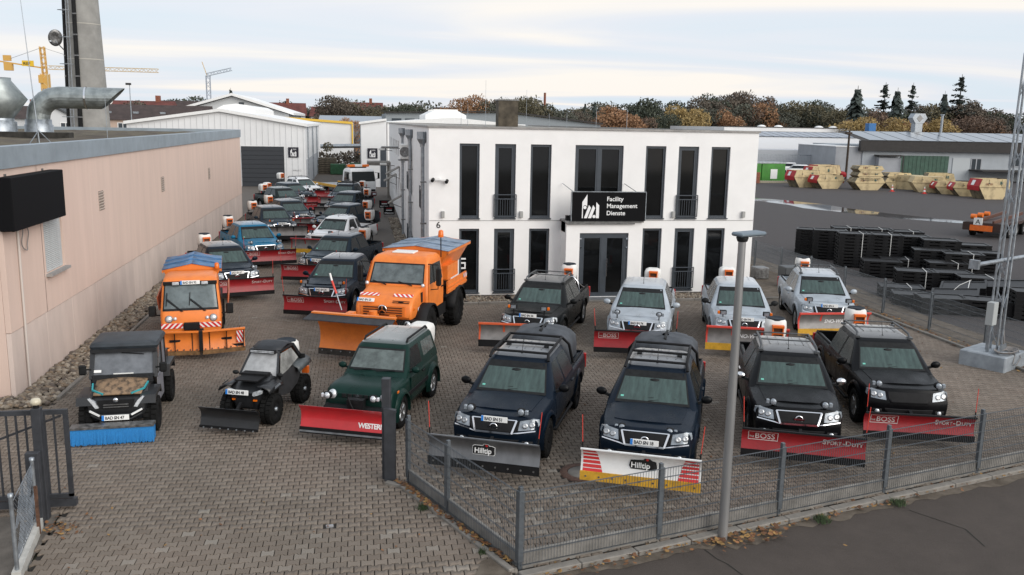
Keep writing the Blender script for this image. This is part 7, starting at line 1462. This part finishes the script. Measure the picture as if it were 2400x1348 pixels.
lettering('STRASSE 2' if 0 else 'HALLE 2', .22, M_STEEL, t, (7.9, -.01, 1.5))
def emblem_sign(x, y, z, label, s_=.98):
    t = thing('emblem_sign', (x, y, z), label, 'sign'); obj('panel', bx(-s_/2, s_/2, -.03, .03, 0, s_, .005), mat('sign_navy', (.012, .012, .022), .5), t); k = s_/1715*2.5; obj('emblem', logo_mesh(k), M_SIGNWHT, t, (-s_*.30, -.031, s_*.10))
    for q in range(3): obj('line', MB().box(-s_*.04, s_*.28, -.036, -.03, s_*(.74+q*.045), s_*(.755+q*.045)), M_SIGNWHT, t)
emblem_sign(-6.6, 88.93, 2.85, 'square black emblem sign on the hall with the roller door'); emblem_sign(1.05, 88.93, 2.85, 'square black emblem sign on the narrow hall beside the office')
t = thing('rear_hall', (1.2, 89, 0), 'narrow white hall front with dark door beside the office', 'building'); mb = MB(); mb.prism([(-1.3, -.1), (1.25, -.1), (1.25, 6.55), (-1.3, 6.15)], 'y', 0, 20); obj('wall', mb, M_WHALL, t); obj('roof', MB().prism([(-1.45, 6.15), (1.25, 6.55), (1.25, 6.75), (-1.45, 6.35)], 'y', -.2, 20), M_WHT, t); obj('door', MB().box(.62, 1.2, -.05, 0, 0, 3.9), M_ANTH, t); obj('corner_post', MB().box(-1.34, -1.26, -.04, .1, 0, 6.1), M_GALV, t)
t = thing('rear_hall', (9, 92, 0), 'white hall roof with raised skylight behind the office', 'building'); obj('wall', MB().box(-6.4, 8, 0, 26, 0, 6.4), M_WHALL, t); obj('roof', MB().prism([(-6.6, 6.4), (8, 6.3), (.5, 7.0)], 'y', -.2, 26), M_WHT, t); obj('skylight', MB().prism([(-2.2, 6.7), (2.2, 6.7), (2.2, 7.25), (1.2, 7.75), (-1.2, 7.75), (-2.2, 7.25)], 'y', 4, 14), M_WHT, t)
for q in range(5): obj('skylight_rib', MB().box(-1.3, 1.3, 4.2+q*2, 4.5+q*2, 7.7, 7.86), M_WPLAST, t)
t = thing('yellow_hall', (-6.8, 130, 0), 'white hall with yellow roof edge behind the yard', 'building'); obj('wall', MB().prism([(-5.6, 0), (5.5, 0), (5.5, 6.1), (-5.6, 6.75)], 'y', 0, 20), M_WHALL, t); obj('verge', MB().beam((-5.6, -.1, 6.8), (5.55, -.1, 6.15), .25, .32).box(5.4, 5.6, -.2, 0, 3.2, 6.1), mat('yellow_trim', (.75, .48, .06), .5), t)
# clutter at the yard end
t = thing('hedge', (-3.2, 118, 0), 'dark brown untrimmed bushes at the end of the yard', 'bush')
# ---- foliage: crowns are clouds of leaf faces
def leaf_cloud(name, blobs, n_, size, seed, droop=0.):
    r = np.random.default_rng(seed); V = []; c = np.array([b[:3] for b in blobs]); R = np.array([b[3:6] for b in blobs]); vol = R.prod(1); p = vol**.67/np.sum(vol**.67)
    k = r.choice(len(blobs), n_, p=p); d = r.normal(size=(n_, 3)); d /= np.linalg.norm(d, axis=1)[:, None]; rad = r.uniform(.55, 1.03, n_)[:, None]**.6
    P_ = c[k]+d*R[k]*rad; P_ += r.normal(0, size*.6, (n_, 3))
    a = r.normal(size=(n_, 3)); a /= np.linalg.norm(a, axis=1)[:, None]; b = np.cross(a, r.normal(size=(n_, 3))); b /= np.linalg.norm(b, axis=1)[:, None]+1e-9
    s = size*r.uniform(.6, 1.4, n_)[:, None]
    V = np.stack([P_-a*s, P_+b*s*.6, P_+a*s, P_-b*s*.6], 1).reshape(-1, 3)
    me = D.meshes.new(name); me.from_pydata(V.tolist(), [], (np.arange(n_*4).reshape(-1, 4)).tolist()); me.update(); return me
def leaf_mat(name, c1, c2, c3=None):
    m = mat(name, tuple(v*1.28 for v in c1), .8, col2=tuple(v*1.28 for v in c2), scale=.55, lo=.38, hi=.62, detail=3); return m  # leaf colours lightened to stand in for distance haze
GR = [leaf_mat('leaf_dark_green', (.030, .038, .028), (.064, .072, .048)), leaf_mat('leaf_olive', (.062, .056, .034), (.115, .098, .055)), leaf_mat('leaf_brown', (.066, .056, .045), (.112, .09, .068)), leaf_mat('leaf_orange', (.17, .095, .05), (.27, .145, .075)), leaf_mat('leaf_yellow', (.19, .135, .055), (.31, .22, .085)), leaf_mat('leaf_grey_green', (.052, .056, .044), (.095, .095, .07)), leaf_mat('leaf_russet', (.078, .055, .042), (.13, .082, .056))]
GN = ['dark green', 'olive', 'brown', 'orange', 'yellow', 'grey green', 'russet']
M_BARK = mat('bark', (.045, .036, .028), .95, var=.3)
def crown(kind):
    r = random.Random(kind*11+3); bl = []
    for q in range(10+kind):
        a = r.uniform(0, 2*pi); rr = r.uniform(0, .62)**.8; z = r.uniform(.30, .92); k = (1-abs(z-.58)*1.15); s_ = r.uniform(.20, .34)
        bl.append((rr*cos(a)*.95*k, rr*sin(a)*.95*k, z, s_*.95, s_*.95, s_*.72))
    return leaf_cloud('crown', bl, 4600, .025, kind)
def trunk_mesh(kind):
    r = random.Random(kind); m = MB(); m.tube([(0, 0, -.02), (.01, 0, .3), (0, .01, .6)], [.035, .025, .012], 7)
    for q in range(6): a = r.uniform(0, 6.28); m.tube([(0, 0, .22+.05*q), (.2*cos(a), .2*sin(a), .42+.06*q), (.36*cos(a), .36*sin(a), .6+.05*q)], [.016, .01, .004], 5)
    return m.bake('trunk')
def tree(x, y, h, wdt, col, label, kind, group, z=0.):
    t = thing('tree', (x, y, z), label, 'tree', random.uniform(0, 6.28), group); t.scale = (wdt, wdt, h)
    obj('trunk', geo(('trunk', kind % 4), lambda: trunk_mesh(kind % 4)), M_BARK, t); obj('crown', geo(('crown', kind % 5), lambda: crown(kind % 5)), [GR[col]], t); return t
def conifer_mesh(kind):
    r = random.Random(kind+40); m = MB(); z = .12; k = 0
    while z < .97:
        z0_ = z
        rad = (.30 if kind != 1 else .34)*(1-z)**.8*r.uniform(.7, 1.15)+.012; nb = 9 if kind != 1 else 5
        for q in range(nb):
            a = r.uniform(0, 2*pi); R0 = rad*r.uniform(.35, 1.15); zq = z; z = zq+r.uniform(-.02, .02)
            for e in range(4):
                f0, f1 = e/4, (e+1.25)/4; dz = .05*f1-.10*f1*f1 if kind != 1 else .02*f1; wv = .050*(1-.5*f0)*(1 if kind != 1 else .8)
                p = (R0*f0*cos(a), R0*f0*sin(a), z+(.05*f0-.10*f0*f0)*.6); q_ = (R0*f1*cos(a), R0*f1*sin(a), z+dz*.6-.012)
                nx, ny = -sin(a)*wv, cos(a)*wv; tw = r.uniform(-.012, .012)
                m.add([(p[0]-nx, p[1]-ny, p[2]-.008), (p[0]+nx, p[1]+ny, p[2]+tw), (q_[0]+nx*.5, q_[1]+ny*.5, q_[2]), (q_[0]-nx*.5, q_[1]-ny*.5, q_[2]-.012-tw)], [(0, 1, 2, 3)])
        z = z0_+(.022 if kind != 1 else .026); k += 1
    return m.bake('needles')
def conifer(x, y, h, wdt, kind, label):
    t = thing('conifer', (x, y, 0), label, 'conifer', random.uniform(0, 6.28), 'conifers above the tree line'); t.scale = (wdt, wdt, h)
    obj('trunk', geo('ctrunk', lambda: MB().tube([(0, 0, 0), (0, 0, 1)], [.02, .003], 6).bake('trunk')), M_BARK, t); obj('foliage', geo(('conifer', kind), lambda: conifer_mesh(kind)), leaf_mat('needle_green', (.026, .036, .033), (.052, .064, .054)), t)
obj('foliage', leaf_cloud('bushes', [(-2+q*1.3, random.uniform(-1, 1), random.uniform(.8, 1.6), 1.2, 1.0, random.uniform(.8, 1.3)) for q in range(5)], 1800, .16, 5), GR[2], t)
t2 = thing('shrub', (-4.4, 119.5, 2.6), 'small yellowish shrub growing on top of the rear hall edge', 'bush'); obj('foliage', leaf_cloud('shrub', [(0, 0, .4, .7, .5, .6)], 250, .12, 8), GR[1], t2)
# debris behind the yard: stacked crates, tarped timber, green tubs
t = thing('timber_stack', (-4.3, 112, 0), 'weathered grey stack of pallets and timber beside the rear hall', 'timber stack')
for k in range(7): obj('pallet', geo('wpal', lambda: bx(-1.1, 1.1, -.6, .6, 0, .22, .01)), mat('old_wood', (.12, .10, .075), .95, var=.35, scale=3), t, (random.uniform(-.08, .08), 0, k*.28), random.uniform(-.03, .03))
for x, lb in ((-2.9, 'dark green steel tub in front of the timber stack'), (-.6, 'dark green steel tub among the bushes, farther right')): obj('tub', bx(-.9, .9, -.6, .6, 0, 1.25, .04), mat('tub_green', (.03, .11, .05), .6, var=.3), loc=(x, 110 if x < -2 else 113, 0), label=lb, cat='tub')
obj('pipe', MB().cyl((-5.5, 122, 3.0), (6, 122, 3.3), .28), M_GALV, label='long grey pipe running across the end of the yard', cat='pipe')
# far grey hall with shallow gable
t = thing('grey_gable_hall', (14, 150, 0), 'wide grey hall with shallow gable roof behind the office', 'building'); obj('wall', MB().prism([(-10, 0), (27, 0), (27, 6.5), (10.3, 8.2), (-10, 7.8)], 'y', 0, 30), mat('far_hall_wall', (.26, .29, .31), .8, var=.05), t); obj('roof', MB().beam((-10.3, -.2, 7.95), (10.3, -.2, 8.45), .6, .2).beam((10.3, -.2, 8.45), (27.3, -.2, 6.7), .6, .25), M_DARKF, t)
for q in range(4): obj('window', MB().box(-9+q*2.2, -7.4+q*2.2, -.05, 0, 5.6, 7.0), mat('house_glass', (0, 0, 0)), t)
# houses
def house(x, y, w_, d_, zw, zr, wall, roof, label, rot=0., win=3, gable='x', chim=1):
    t = thing('house', (x, y, 0), label, 'house', rot); obj('wall', MB().box(-w_/2, w_/2, 0, d_, 0, zw) if gable == 'x' else MB().prism([(-w_/2, 0), (w_/2, 0), (w_/2, zw), (0, zr), (-w_/2, zw)], 'y', 0, d_), wall, t)
    m = MB(); e = .4
    if gable == 'x': m.prism([(-e, zw-.1), (d_/2, zr), (d_+e, zw-.1)], 'x', -w_/2-e, w_/2+e)
    else: m.prism([(-w_/2-e, zw-.15), (0, zr+.1), (w_/2+e, zw-.15), (w_/2+e, zw+.1), (0, zr+.4), (-w_/2-e, zw+.1)], 'y', -e, d_+e)
    r_ = obj('roof', m, roof, t)
    if chim: obj('chimney', MB().box(w_*.2, w_*.2+.7, d_*.45, d_*.6, zr-1.2, zr+1.0), mat('brick_red', (0, 0, 0)), r_)
    for q in range(win):
        a = -w_/2+w_*(q+.5)/win; f = obj('window', MB().box(a-.75, a+.75, -.06, .0, zw-1.9, zw-.5), M_WHT, t); obj('pane', MB().box(a-.62, a-.05, -.08, -.05, zw-1.8, zw-.6).box(a+.05, a+.62, -.08, -.05, zw-1.8, zw-.6), mat('house_glass', (0, 0, 0)), f)
    return t
M_RB = mat('roof_brown', (.05, .035, .032), .85, var=.25, scale=1); M_RR = mat('roof_red', (.12, .035, .028), .85, var=.25, scale=1); M_RG = mat('roof_slate', (.075, .08, .085), .8, var=.2); M_HP = mat('house_pink', (.50, .38, .31), .9); M_HW = mat('house_white', (.62, .63, .64), .9)
t = house(-31.5, 140, 17, 9, 6.1, 8.3, M_HP, M_RB, 'long pale pink house with dark brown roof beside the concrete tower', .06, 5, chim=0)
for q in range(4): obj('roof_window', MB().box(-6+q*3.8, -5.2+q*3.8, 1.6, 2.0, 6.95, 7.25), M_GALV, t)
house(-43.8, 138, 6, 10, 6.0, 7.6, M_HW, M_RG, 'white gabled house with slate roof left of the concrete tower', .1, 2, 'y'); house(-52, 142, 12, 9, 6.0, 7.8, M_HW, M_RB, 'white house with dark roof behind the roof ventilator', 0, 3); house(-39.5, 170, 10, 9, 7.2, 9.4, M_HP, M_RR, 'reddish roofed house behind the elbow duct', 0, 3)
house(-20, 215, 14, 10, 7.5, 10.4, M_HW, M_RR, 'house with broad dark red roof left of the tree clump', .1, 4); house(-7, 218, 10, 9, 7.4, 9.7, M_HW, M_RR, 'small red roofed house with white gable right of the tree clump', -.1, 3); house(.0, 222, 10, 9, 8, 11.0, M_HW, M_RR, 'steep red roofed house with two chimneys in the distance', .0, 3)
house(30, 240, 20, 10, 8.0, 10.5, M_RB, M_RB, 'dark roofed terrace between the autumn trees', 0, 5); house(-38, 230, 22, 10, 8.0, 10.6, M_HW, M_RB, 'distant dark roofed row behind the pink house', 0, 5)
house(196, 205, 14, 9, 7.6, 11, M_HW, M_RB, 'white house at the right picture edge between trees', 0, 3)
t = thing('gabled_hall', (-20.5, 150, 0), 'large pale hall with wide white gable behind the yard', 'building'); obj('wall', MB().prism([(-8.8, 0), (8.8, 0), (8.8, 7.3), (0, 10.0), (-8.8, 7.3)], 'y', 0, 30), mat('pale_hall', (.55, .57, .58), .8), t); obj('roof', MB().prism([(-9.6, 7.2), (0, 10.1), (9.6, 7.2), (9.6, 7.6), (0, 10.5), (-9.6, 7.6)], 'y', -.8, 30), M_WHT, t); obj('window', MB().box(1.0, 1.8, -.08, 0, 8.2, 9.1), mat('house_glass', (0, 0, 0)), t); obj('vent', MB().box(-3.5, -1.8, -.06, 0, 6.4, 7.2), M_WHT, t)
t, w_ = pts_box('low_halls', -8, 34, 170, 190, 6.2, mat('solar_roof_hall', (.14, .16, .18), .5, var=.3, scale=.4), 'low dark roofs with solar panels beyond the yellow hall')
obj('solar_panel', MB().add([(-w_, -.2, 6.2), (w_*.2, -.2, 6.2), (w_*.2, 8, 7.4), (-w_, 8, 7.4)], [(0, 1, 2, 3)]), mat('solar_grey', (0, 0, 0)), t)
# concrete tower with ladder and cables
M_TOW = mat('tower_concrete', (.27, .265, .25), .92, var=.16, scale=.9, bump=.2, bscale=30)
t = thing('concrete_tower', (-19.2, 68.0, 0), 'tall tapering concrete tower with caged ladder and black cables', 'tower'); HT = 26; rb = lambda z: 1.50-.0285*z
obj('shaft', MB().tube([(0, 0, 0), (0, 0, HT)], [rb(0), rb(HT)], 40), M_TOW, t)
for z in (8.0, 10.4, 12.8, 15.2): obj('joint_ring', MB().lathe([(rb(z)+.012, -.025), (rb(z)+.012, .025)], 40, (0, 0, z)), mat('joint_pale', (.45, .43, .38), .9), t)
def on_t(a, z, d): return ((rb(z)+d)*cos(a), (rb(z)+d)*sin(a), z)
ld = MB(); a0 = radians(-122)
for da in (-.10, .10): ld.tube([on_t(a0+da, 0, .16), on_t(a0+da, HT, .16)], .025, 5)
for k in range(78): z = .3+k*.33; ld.beam(on_t(a0-.10, z, .16), on_t(a0+.10, z, .16), .022)
for k in range(14): z = 1+k*1.8; ld.tube([on_t(a0-.22, z, .1), on_t(a0-.16, z, .72), on_t(a0+.16, z, .72), on_t(a0+.22, z, .1)], .02, 5)
obj('ladder', ld, M_GALV, t); cbm = MB()
for a, r_ in ((-152, .10), (-149, .07), (-104, .05), (-100.5, .06), (-97, .05), (-94, .04)): aa = radians(a); cbm.tube([on_t(aa, 0, .08), on_t(aa, HT, .08)], r_, 6)
obj('cables', cbm, M_BLACK, t); cl_ = MB()
for k in range(18): z = .8+k*1.4; cl_.beam(on_t(radians(-106), z, .14), on_t(radians(-92), z, .14), .07, .09); cl_.beam(on_t(radians(-154), z, .16), on_t(radians(-146), z, .16), .06, .06)
obj('cable_clamp', cl_, M_STEEL, t)
t2 = thing('satellite_dish', (-20.75, 66.9, 11.75), 'grey satellite dish on arm at the concrete tower', 'satellite dish', .5); obj('dish', MB().lathe([(0, .12), (.25, .09), (.45, 0), (.46, -.02), (.25, .06), (0, .09)], 24, ax='y'), M_STEEL, t2, (0, 0, 0), (.25, 0, 0), scale=(1, 1, 1.25)); obj('arm', MB().beam((0, .1, -.2), (.55, .3, -.75), .06).beam((0, -.0, -.5), (-.42, -.55, -.28), .04).box(-.5, -.38, -.62, -.5, -.32, -.24), M_GALV, t2)
# cranes
def lattice(m, p, q, w_, n_, r_=.09):
    p, q = Vector(p), Vector(q); d = (q-p).normalized(); u = Vector((0, 1, 0)); v = d.cross(u).normalized(); cs = [u*a*w_/2+v*b*w_/2 for a, b in ((-1, -1), (1, -1), (1, 1), (-1, 1))]
    for c in cs: m.beam(p+c, q+c, r_*1.5)
    for i in range(n_):
        a, b = p+(q-p)*i/n_, p+(q-p)*(i+1)/n_
        for k in range(4): c, e = cs[k], cs[(k+1) % 4]; m.beam(a+c, b+e, r_) if i % 2 else m.beam(a+e, b+c, r_)
M_CY = mat('crane_yellow', (.62, .36, .09), .6); M_CP = mat('crane_pale', (.60, .45, .25), .6)  # crane yellow paled, haze put into the colour
t = thing('tower_crane', (-80.7, 250, 0), 'yellow tower crane with long jib behind the concrete tower', 'crane', group='tower cranes on the horizon')
m = MB(); lattice(m, (0, 0, 0), (0, 0, 17), 1.7, 10, .14); obj('mast', m, M_CP, t); m = MB(); m.box(-.9, .9, -.9, .9, 13.2, 16.8); m.box(-1.3, -.2, -1.2, -.6, 14.6, 16.6); m.box(-1.2, 1.2, -1.1, 1.1, 11.8, 12.2); obj('slewing_unit', m, M_CY, t)
m = MB(); lattice(m, (0, 0, 16.8), (-.2, 0, 23.8), 1.0, 6, .13); obj('tower_head', m, M_CY, t); m = MB(); lattice(m, (1, 0, 18.6), (28, 0, 19.3-2.2+1.4), .9, 26, .09); obj('jib', m, M_CP, t); m = MB(); m.beam((-11, 0, 19.9), (0, 0, 18.4), .5, .35); m.box(-9.5, -7.6, -.7, .7, 17.6, 19.6); m.box(-9.6, -7.9, -.5, .5, 20.0, 21.4); obj('counter_jib', m, M_CY, t); obj('name_board', MB().box(-5.2, -2.4, -.4, -.2, 18.8, 20.2), mat('board_yellow', (.75, .48, .03), .6), t); lettering('REIF', .95, M_INK, t, (-4.9, -.42, 19.1), bold=.02)
obj('stays', MB().beam((-.2, 0, 23.6), (-9, 0, 20.2), .08).beam((-.2, 0, 23.6), (14, 0, 19.2), .08), M_STEEL, t)
M_CW = mat('crane_grey', (.36, .40, .46), .6)
t = thing('tower_crane', (-56.3, 350, 0), 'small pale grey tower crane far away with short raised jib', 'crane', group='tower cranes on the horizon'); m = MB(); lattice(m, (0, 0, 0), (0, 0, 22), 1.4, 14, .14); obj('mast', m, M_CW, t); m = MB(); lattice(m, (-.5, 0, 22.3), (8.6, 0, 24.6), 1.0, 8, .12); obj('jib', m, M_CW, t); obj('tower_head', MB().beam((-.3, 0, 22), (-1.9, 0, 27), .25), M_CP, t)
t = thing('street_lamp', (-33.2, 138, 0), 'thin far street lamp standing before the pink house', 'street lamp'); obj('pole', MB().cyl((0, 0, 0), (0, 0, 11.1), .09, .06, 8), M_GALV, t); obj('lamp_head', MB().box(-.5, .2, -.2, .2, 11.0, 11.3), M_DARKF, t)
obj('factory_chimney', MB().cyl((0, 0, 0), (0, 0, 17), .5, .4, 10), mat('brick_red', (0, 0, 0)), loc=(62, 300, 0), label='slim dark brick chimney among the distant trees', cat='chimney')

# ---------------------------------------------------------------- trees
TR = [  # picture column, distance, top (m), width (m), colour
 (690, 222, 11.2, 10, 0), (735, 230, 10, 9, 2), (760, 226, 9.8, 9, 5), (800, 205, 11.6, 9, 2), (828, 205, 12.2, 11, 2), (848, 208, 11, 8, 1), (890, 215, 10.8, 9, 5), (915, 225, 11.4, 9, 1), (940, 220, 10.9, 8, 0), (965, 230, 11.2, 9, 2), (985, 225, 11.2, 9, 0), (1020, 240, 10.5, 9, 0),
 (1075, 200, 11, 8, 3), (1098, 205, 13, 9, 3), (1118, 215, 12.4, 9, 2), (1140, 205, 12, 8, 5), (1165, 215, 13, 9, 0), (1200, 210, 14, 11, 5), (1230, 205, 13.0, 9, 1), (1255, 200, 12.4, 9, 1), (1280, 205, 11.6, 9, 5), (1310, 215, 10, 9, 0), (1330, 230, 11, 9, 5), (1352, 215, 10, 8, 2), (1385, 225, 10, 8, 0), (1410, 230, 11.6, 11, 0), (1440, 190, 11, 11, 3), (1455, 192, 10.0, 9, 3),
 (1420, 240, 13, 11, 5), (1470, 240, 12.4, 10, 0), (1500, 220, 14, 12, 0), (1530, 220, 13.6, 12, 0), (1490, 195, 9.5, 8, 6), (1545, 196, 9.4, 7, 0), (1560, 230, 11.6, 10, 5), (1590, 200, 11.2, 10, 4), (1615, 200, 10.6, 9, 4), (1640, 215, 12.2, 10, 5), (1648, 240, 14, 11, 2), (1600, 242, 13.2, 11, 0),
 (1665, 245, 15.6, 12, 0), (1690, 215, 10.6, 9, 3), (1700, 245, 16, 12, 2), (1730, 245, 16.2, 12, 2), (1765, 245, 16, 12, 6), (1800, 250, 15.4, 12, 2), (1830, 250, 13.8, 12, 0), (1745, 222, 13, 11, 6), (1785, 222, 12.4, 10, 3), (1720, 222, 12.4, 10, 5), (1812, 225, 12, 10, 5), (1850, 230, 12.6, 11, 5), (1880, 228, 14, 12, 5), (1915, 228, 14, 12, 1), (1895, 240, 15, 12, 0), (1945, 228, 12.8, 11, 0), (1970, 235, 14.2, 12, 5), (1995, 240, 13.8, 12, 0), (2010, 210, 12, 10, 1),
 (2030, 160, 8.6, 8, 4), (2060, 162, 9.4, 9, 4), (2075, 175, 11, 9, 6), (2120, 200, 12, 11, 0), (2095, 215, 12.2, 11, 5), (2160, 205, 12, 10, 5), (2185, 205, 13.4, 11, 2), (2215, 205, 13.4, 11, 1), (2245, 205, 12.2, 10, 0), (2150, 165, 8.6, 8, 3), (2175, 160, 9.2, 8, 4), (2210, 165, 8.4, 8, 3), (2240, 160, 9.4, 8, 4), (2265, 170, 8.6, 7, 6), (2270, 210, 13.0, 11, 1), (2295, 205, 14, 12, 2), (2330, 200, 14.6, 13, 2), (2365, 205, 14, 12, 6), (2395, 215, 13.4, 11, 6), (2322, 165, 9.8, 9, 6), (2360, 168, 8.6, 8, 3), (2390, 165, 9.4, 9, 6), (2420, 210, 13, 12, 2), (2450, 200, 13, 12, 0), (838, 150, 7.0, 4, 3),
 (366, 170, 9.6, 8, 2), (340, 180, 9.2, 8, 2), (272, 190, 10.6, 6, 0), (465, 240, 11.5, 12, 5), (490, 238, 12, 12, 0), (430, 240, 11, 10, 1), (-30, 200, 10.5, 12, 1), (640, 235, 9.5, 8, 5), (870, 230, 10.5, 10, 0), (1045, 235, 11.0, 10, 6), (1360, 240, 11.4, 11, 1), (1395, 205, 8.8, 7, 6)]
ORD = ['first', 'second', 'third', 'fourth', 'fifth', 'sixth', 'seventh', 'eighth', 'ninth', 'tenth', 'eleventh', 'twelfth']
def side_of(px): return 'at the far left' if px < 600 else 'left of the office roof' if px < 1000 else 'behind the office roof' if px < 1500 else 'on the wooded rise' if px < 1850 else 'behind the workshop roofs'
KIN = {}
for q in TR: KIN.setdefault((q[4], side_of(q[0])), []).append(q[0])
for k, (px, y, h, wd, c) in enumerate(TR):
    x = y*(.1725+(px-1200)/2050*1.0355); sd_ = side_of(px); kin = sorted(KIN[(c, sd_)]); i = kin.index(px)
    lb = '%s tree %s, ' % (GN[c], sd_)+('only one of its colour there' if len(kin) == 1 else '%s of its colour from left' % ORD[i])
    tree(x, y, h*(.93 if 1560 < px < 1840 else .88), wd*1.02, c, lb, k, 'trees along the horizon, %s %s' % (GN[c], sd_))
for k, (px, y, h, wd, kd, lb) in enumerate(((585, 200, 12.2, 9, 1, 'lone slender conifer between the left halls'), (2033, 200, 16.0, 17, 0, 'broad dark conifer left of the silver exhaust duct'), (2105, 205, 17.2, 16, 1, 'sparse tall conifer right above the silver exhaust duct'), (2138, 200, 15.8, 15, 0, 'dark conifer just right of the sparse one'), (2178, 200, 17.0, 13, 1, 'thin conifer in the middle of the right tree line'), (2265, 205, 15.6, 12, 0, 'small conifer left of the tallest one'), (2306, 200, 19.2, 18, 1, 'tallest ragged conifer at the right of the tree line'), (1362, 235, 12, 6, 0, 'tiny conifer behind the office, left of two'), (1385, 235, 12.4, 7, 0, 'tiny conifer behind the office, right of two'))):
    conifer(y*(.1725+(px-1200)/2050*1.0355), y, h*1.06, wd*1.05, kd, lb)
# wooded ground behind the first trees
wood = leaf_cloud('woodland', [(x, 262+random.uniform(-8, 8), 4.5+random.uniform(-.5, 2.5), 9, 6, 5.5) for x in np.arange(-10, 260, 7)], 26000, .5, 77); o = obj('woodland', wood, GR[5]); o['kind'] = 'stuff'
# ---------------------------------------------------------------- fallen leaves and weeds along the kerbs
def litter(name, path, n_, spread_, size, mats_, seed, z=.012):
    r = random.Random(seed); m = MB()
    for _ in range(n_):
        i = r.randrange(len(path)-1); f = r.random(); a, b = path[i], path[i+1]; x = a[0]+(b[0]-a[0])*f+r.gauss(0, spread_); y = a[1]+(b[1]-a[1])*f+r.gauss(0, spread_); s_ = size*r.uniform(.5, 1.5); an = r.uniform(0, 6.28); t1, t2_ = r.uniform(-.5, .5), r.uniform(-.5, .5)
        P_ = [(-1, 0), (-.3, .7), (.5, .6), (1, 0), (.3, -.6), (-.5, -.55)]; V = []
        for u, v in P_: xx, yy = u*cos(an)-v*sin(an), u*sin(an)+v*cos(an); V.append((x+xx*s_, y+yy*s_, z+s_*.5+(u*t1+v*t2_)*s_*.8+abs(u)*s_*.2))
        m.add(V, [(0, 1, 2, 3, 4, 5)], r.randrange(len(mats_)))
    o = obj(name, m, mats_); o['kind'] = 'stuff'; return o
LM = [mat('fallen_leaf_a', (.20, .09, .035), .8, var=.3), mat('fallen_leaf_b', (.12, .055, .025), .8, var=.3), mat('fallen_leaf_c', (.26, .15, .05), .8, var=.3)]
litter('fallen_leaves', [(2.5, 11.62), (5.6, 12.42), (9, 13.35), (13, 14.4)], 420, .10, .035, LM, 1, -.03); litter('fallen_leaves', [(5.4, 12.2), (6.6, 12.5)], 110, .12, .04, LM, 2, -.03)
litter('fallen_leaves', [(.55, 15.2), (1.15, 13.9), (2.1, 11.95)], 260, .035, .032, LM, 3, .04); litter('fallen_leaves', [(18.2, 17), (18.2, 30)], 500, .14, .04, LM, 4, .0); litter('fallen_leaves', [(-5.0, 14.3), (-4.7, 13.9)], 60, .15, .03, LM, 5, 0.)
litter('fallen_leaves', [(-6, 12), (1.5, 14), (14, 20), (16, 30)], 220, 2.0, .025, LM, 6, 0.)
def weeds(x, y, n_, r_, label, seed):
    r = random.Random(seed); m = MB()
    for _ in range(n_): a = r.uniform(0, 6.28); d = r.uniform(0, r_); px, py = x+d*cos(a), y+d*sin(a); h = r.uniform(.03, .10); dx, dy = r.gauss(0, .03), r.gauss(0, .03); m.add([(px-.008, py, -.03), (px+.008, py, -.03), (px+dx, py+dy, h)], [(0, 1, 2)])
    o = obj('weed_tuft', m, mat('weed_green', (.03, .052, .018), .8, var=.3, scale=8), label=label, cat='weed'); return o
weeds(.95, 14.05, 160, .11, 'green weed tuft beside the driveway edging, upper one', 1); weeds(1.75, 12.35, 90, .08, 'small green weed tuft beside the driveway edging, lower one', 2); weeds(7.6, 12.75, 160, .14, 'green weed tuft at the kerb right of the street lamp', 3); weeds(9.3, 13.2, 140, .14, 'weed tuft at the kerb below the third fence post', 4)

# dirt washed along the street kerb, and cracks in the asphalt
r = random.Random(12); m = MB(); A = []; B = []
for q in range(60): x = 2.3+q*.2; y = 11.62+(x-2.2)*.2594; A.append((x+.02, y-.10, -.052)); B.append((x+.05, y-.20-r.uniform(.0, .16)-(.18 if 16 < q < 22 else 0), -.055))
m.grid([A, B], 0, False); o = obj('kerb_dirt', m, M_EARTH); o['kind'] = 'structure'
m = MB()
for p in ([(5.25, 12.1), (5.32, 11.8), (5.42, 11.62), (5.5, 11.3), (5.56, 11.1)], [(9.4, 13.0), (9.9, 12.2), (9.8, 11.6)], [(12.5, 13.8), (12.9, 13.1), (13.3, 12.9)]):
    for (x0, y0), (x1, y1) in zip(p[:-1], p[1:]): w_ = .014; m.add([(x0-w_, y0, -.056), (x0+w_, y0, -.056), (x1+w_*.7, y1, -.056), (x1-w_*.7, y1, -.056)], [(0, 1, 2, 3)])
o = obj('road_cracks', m, mat('crack_dark', (.018, .016, .012), .95)); o['kind'] = 'structure'
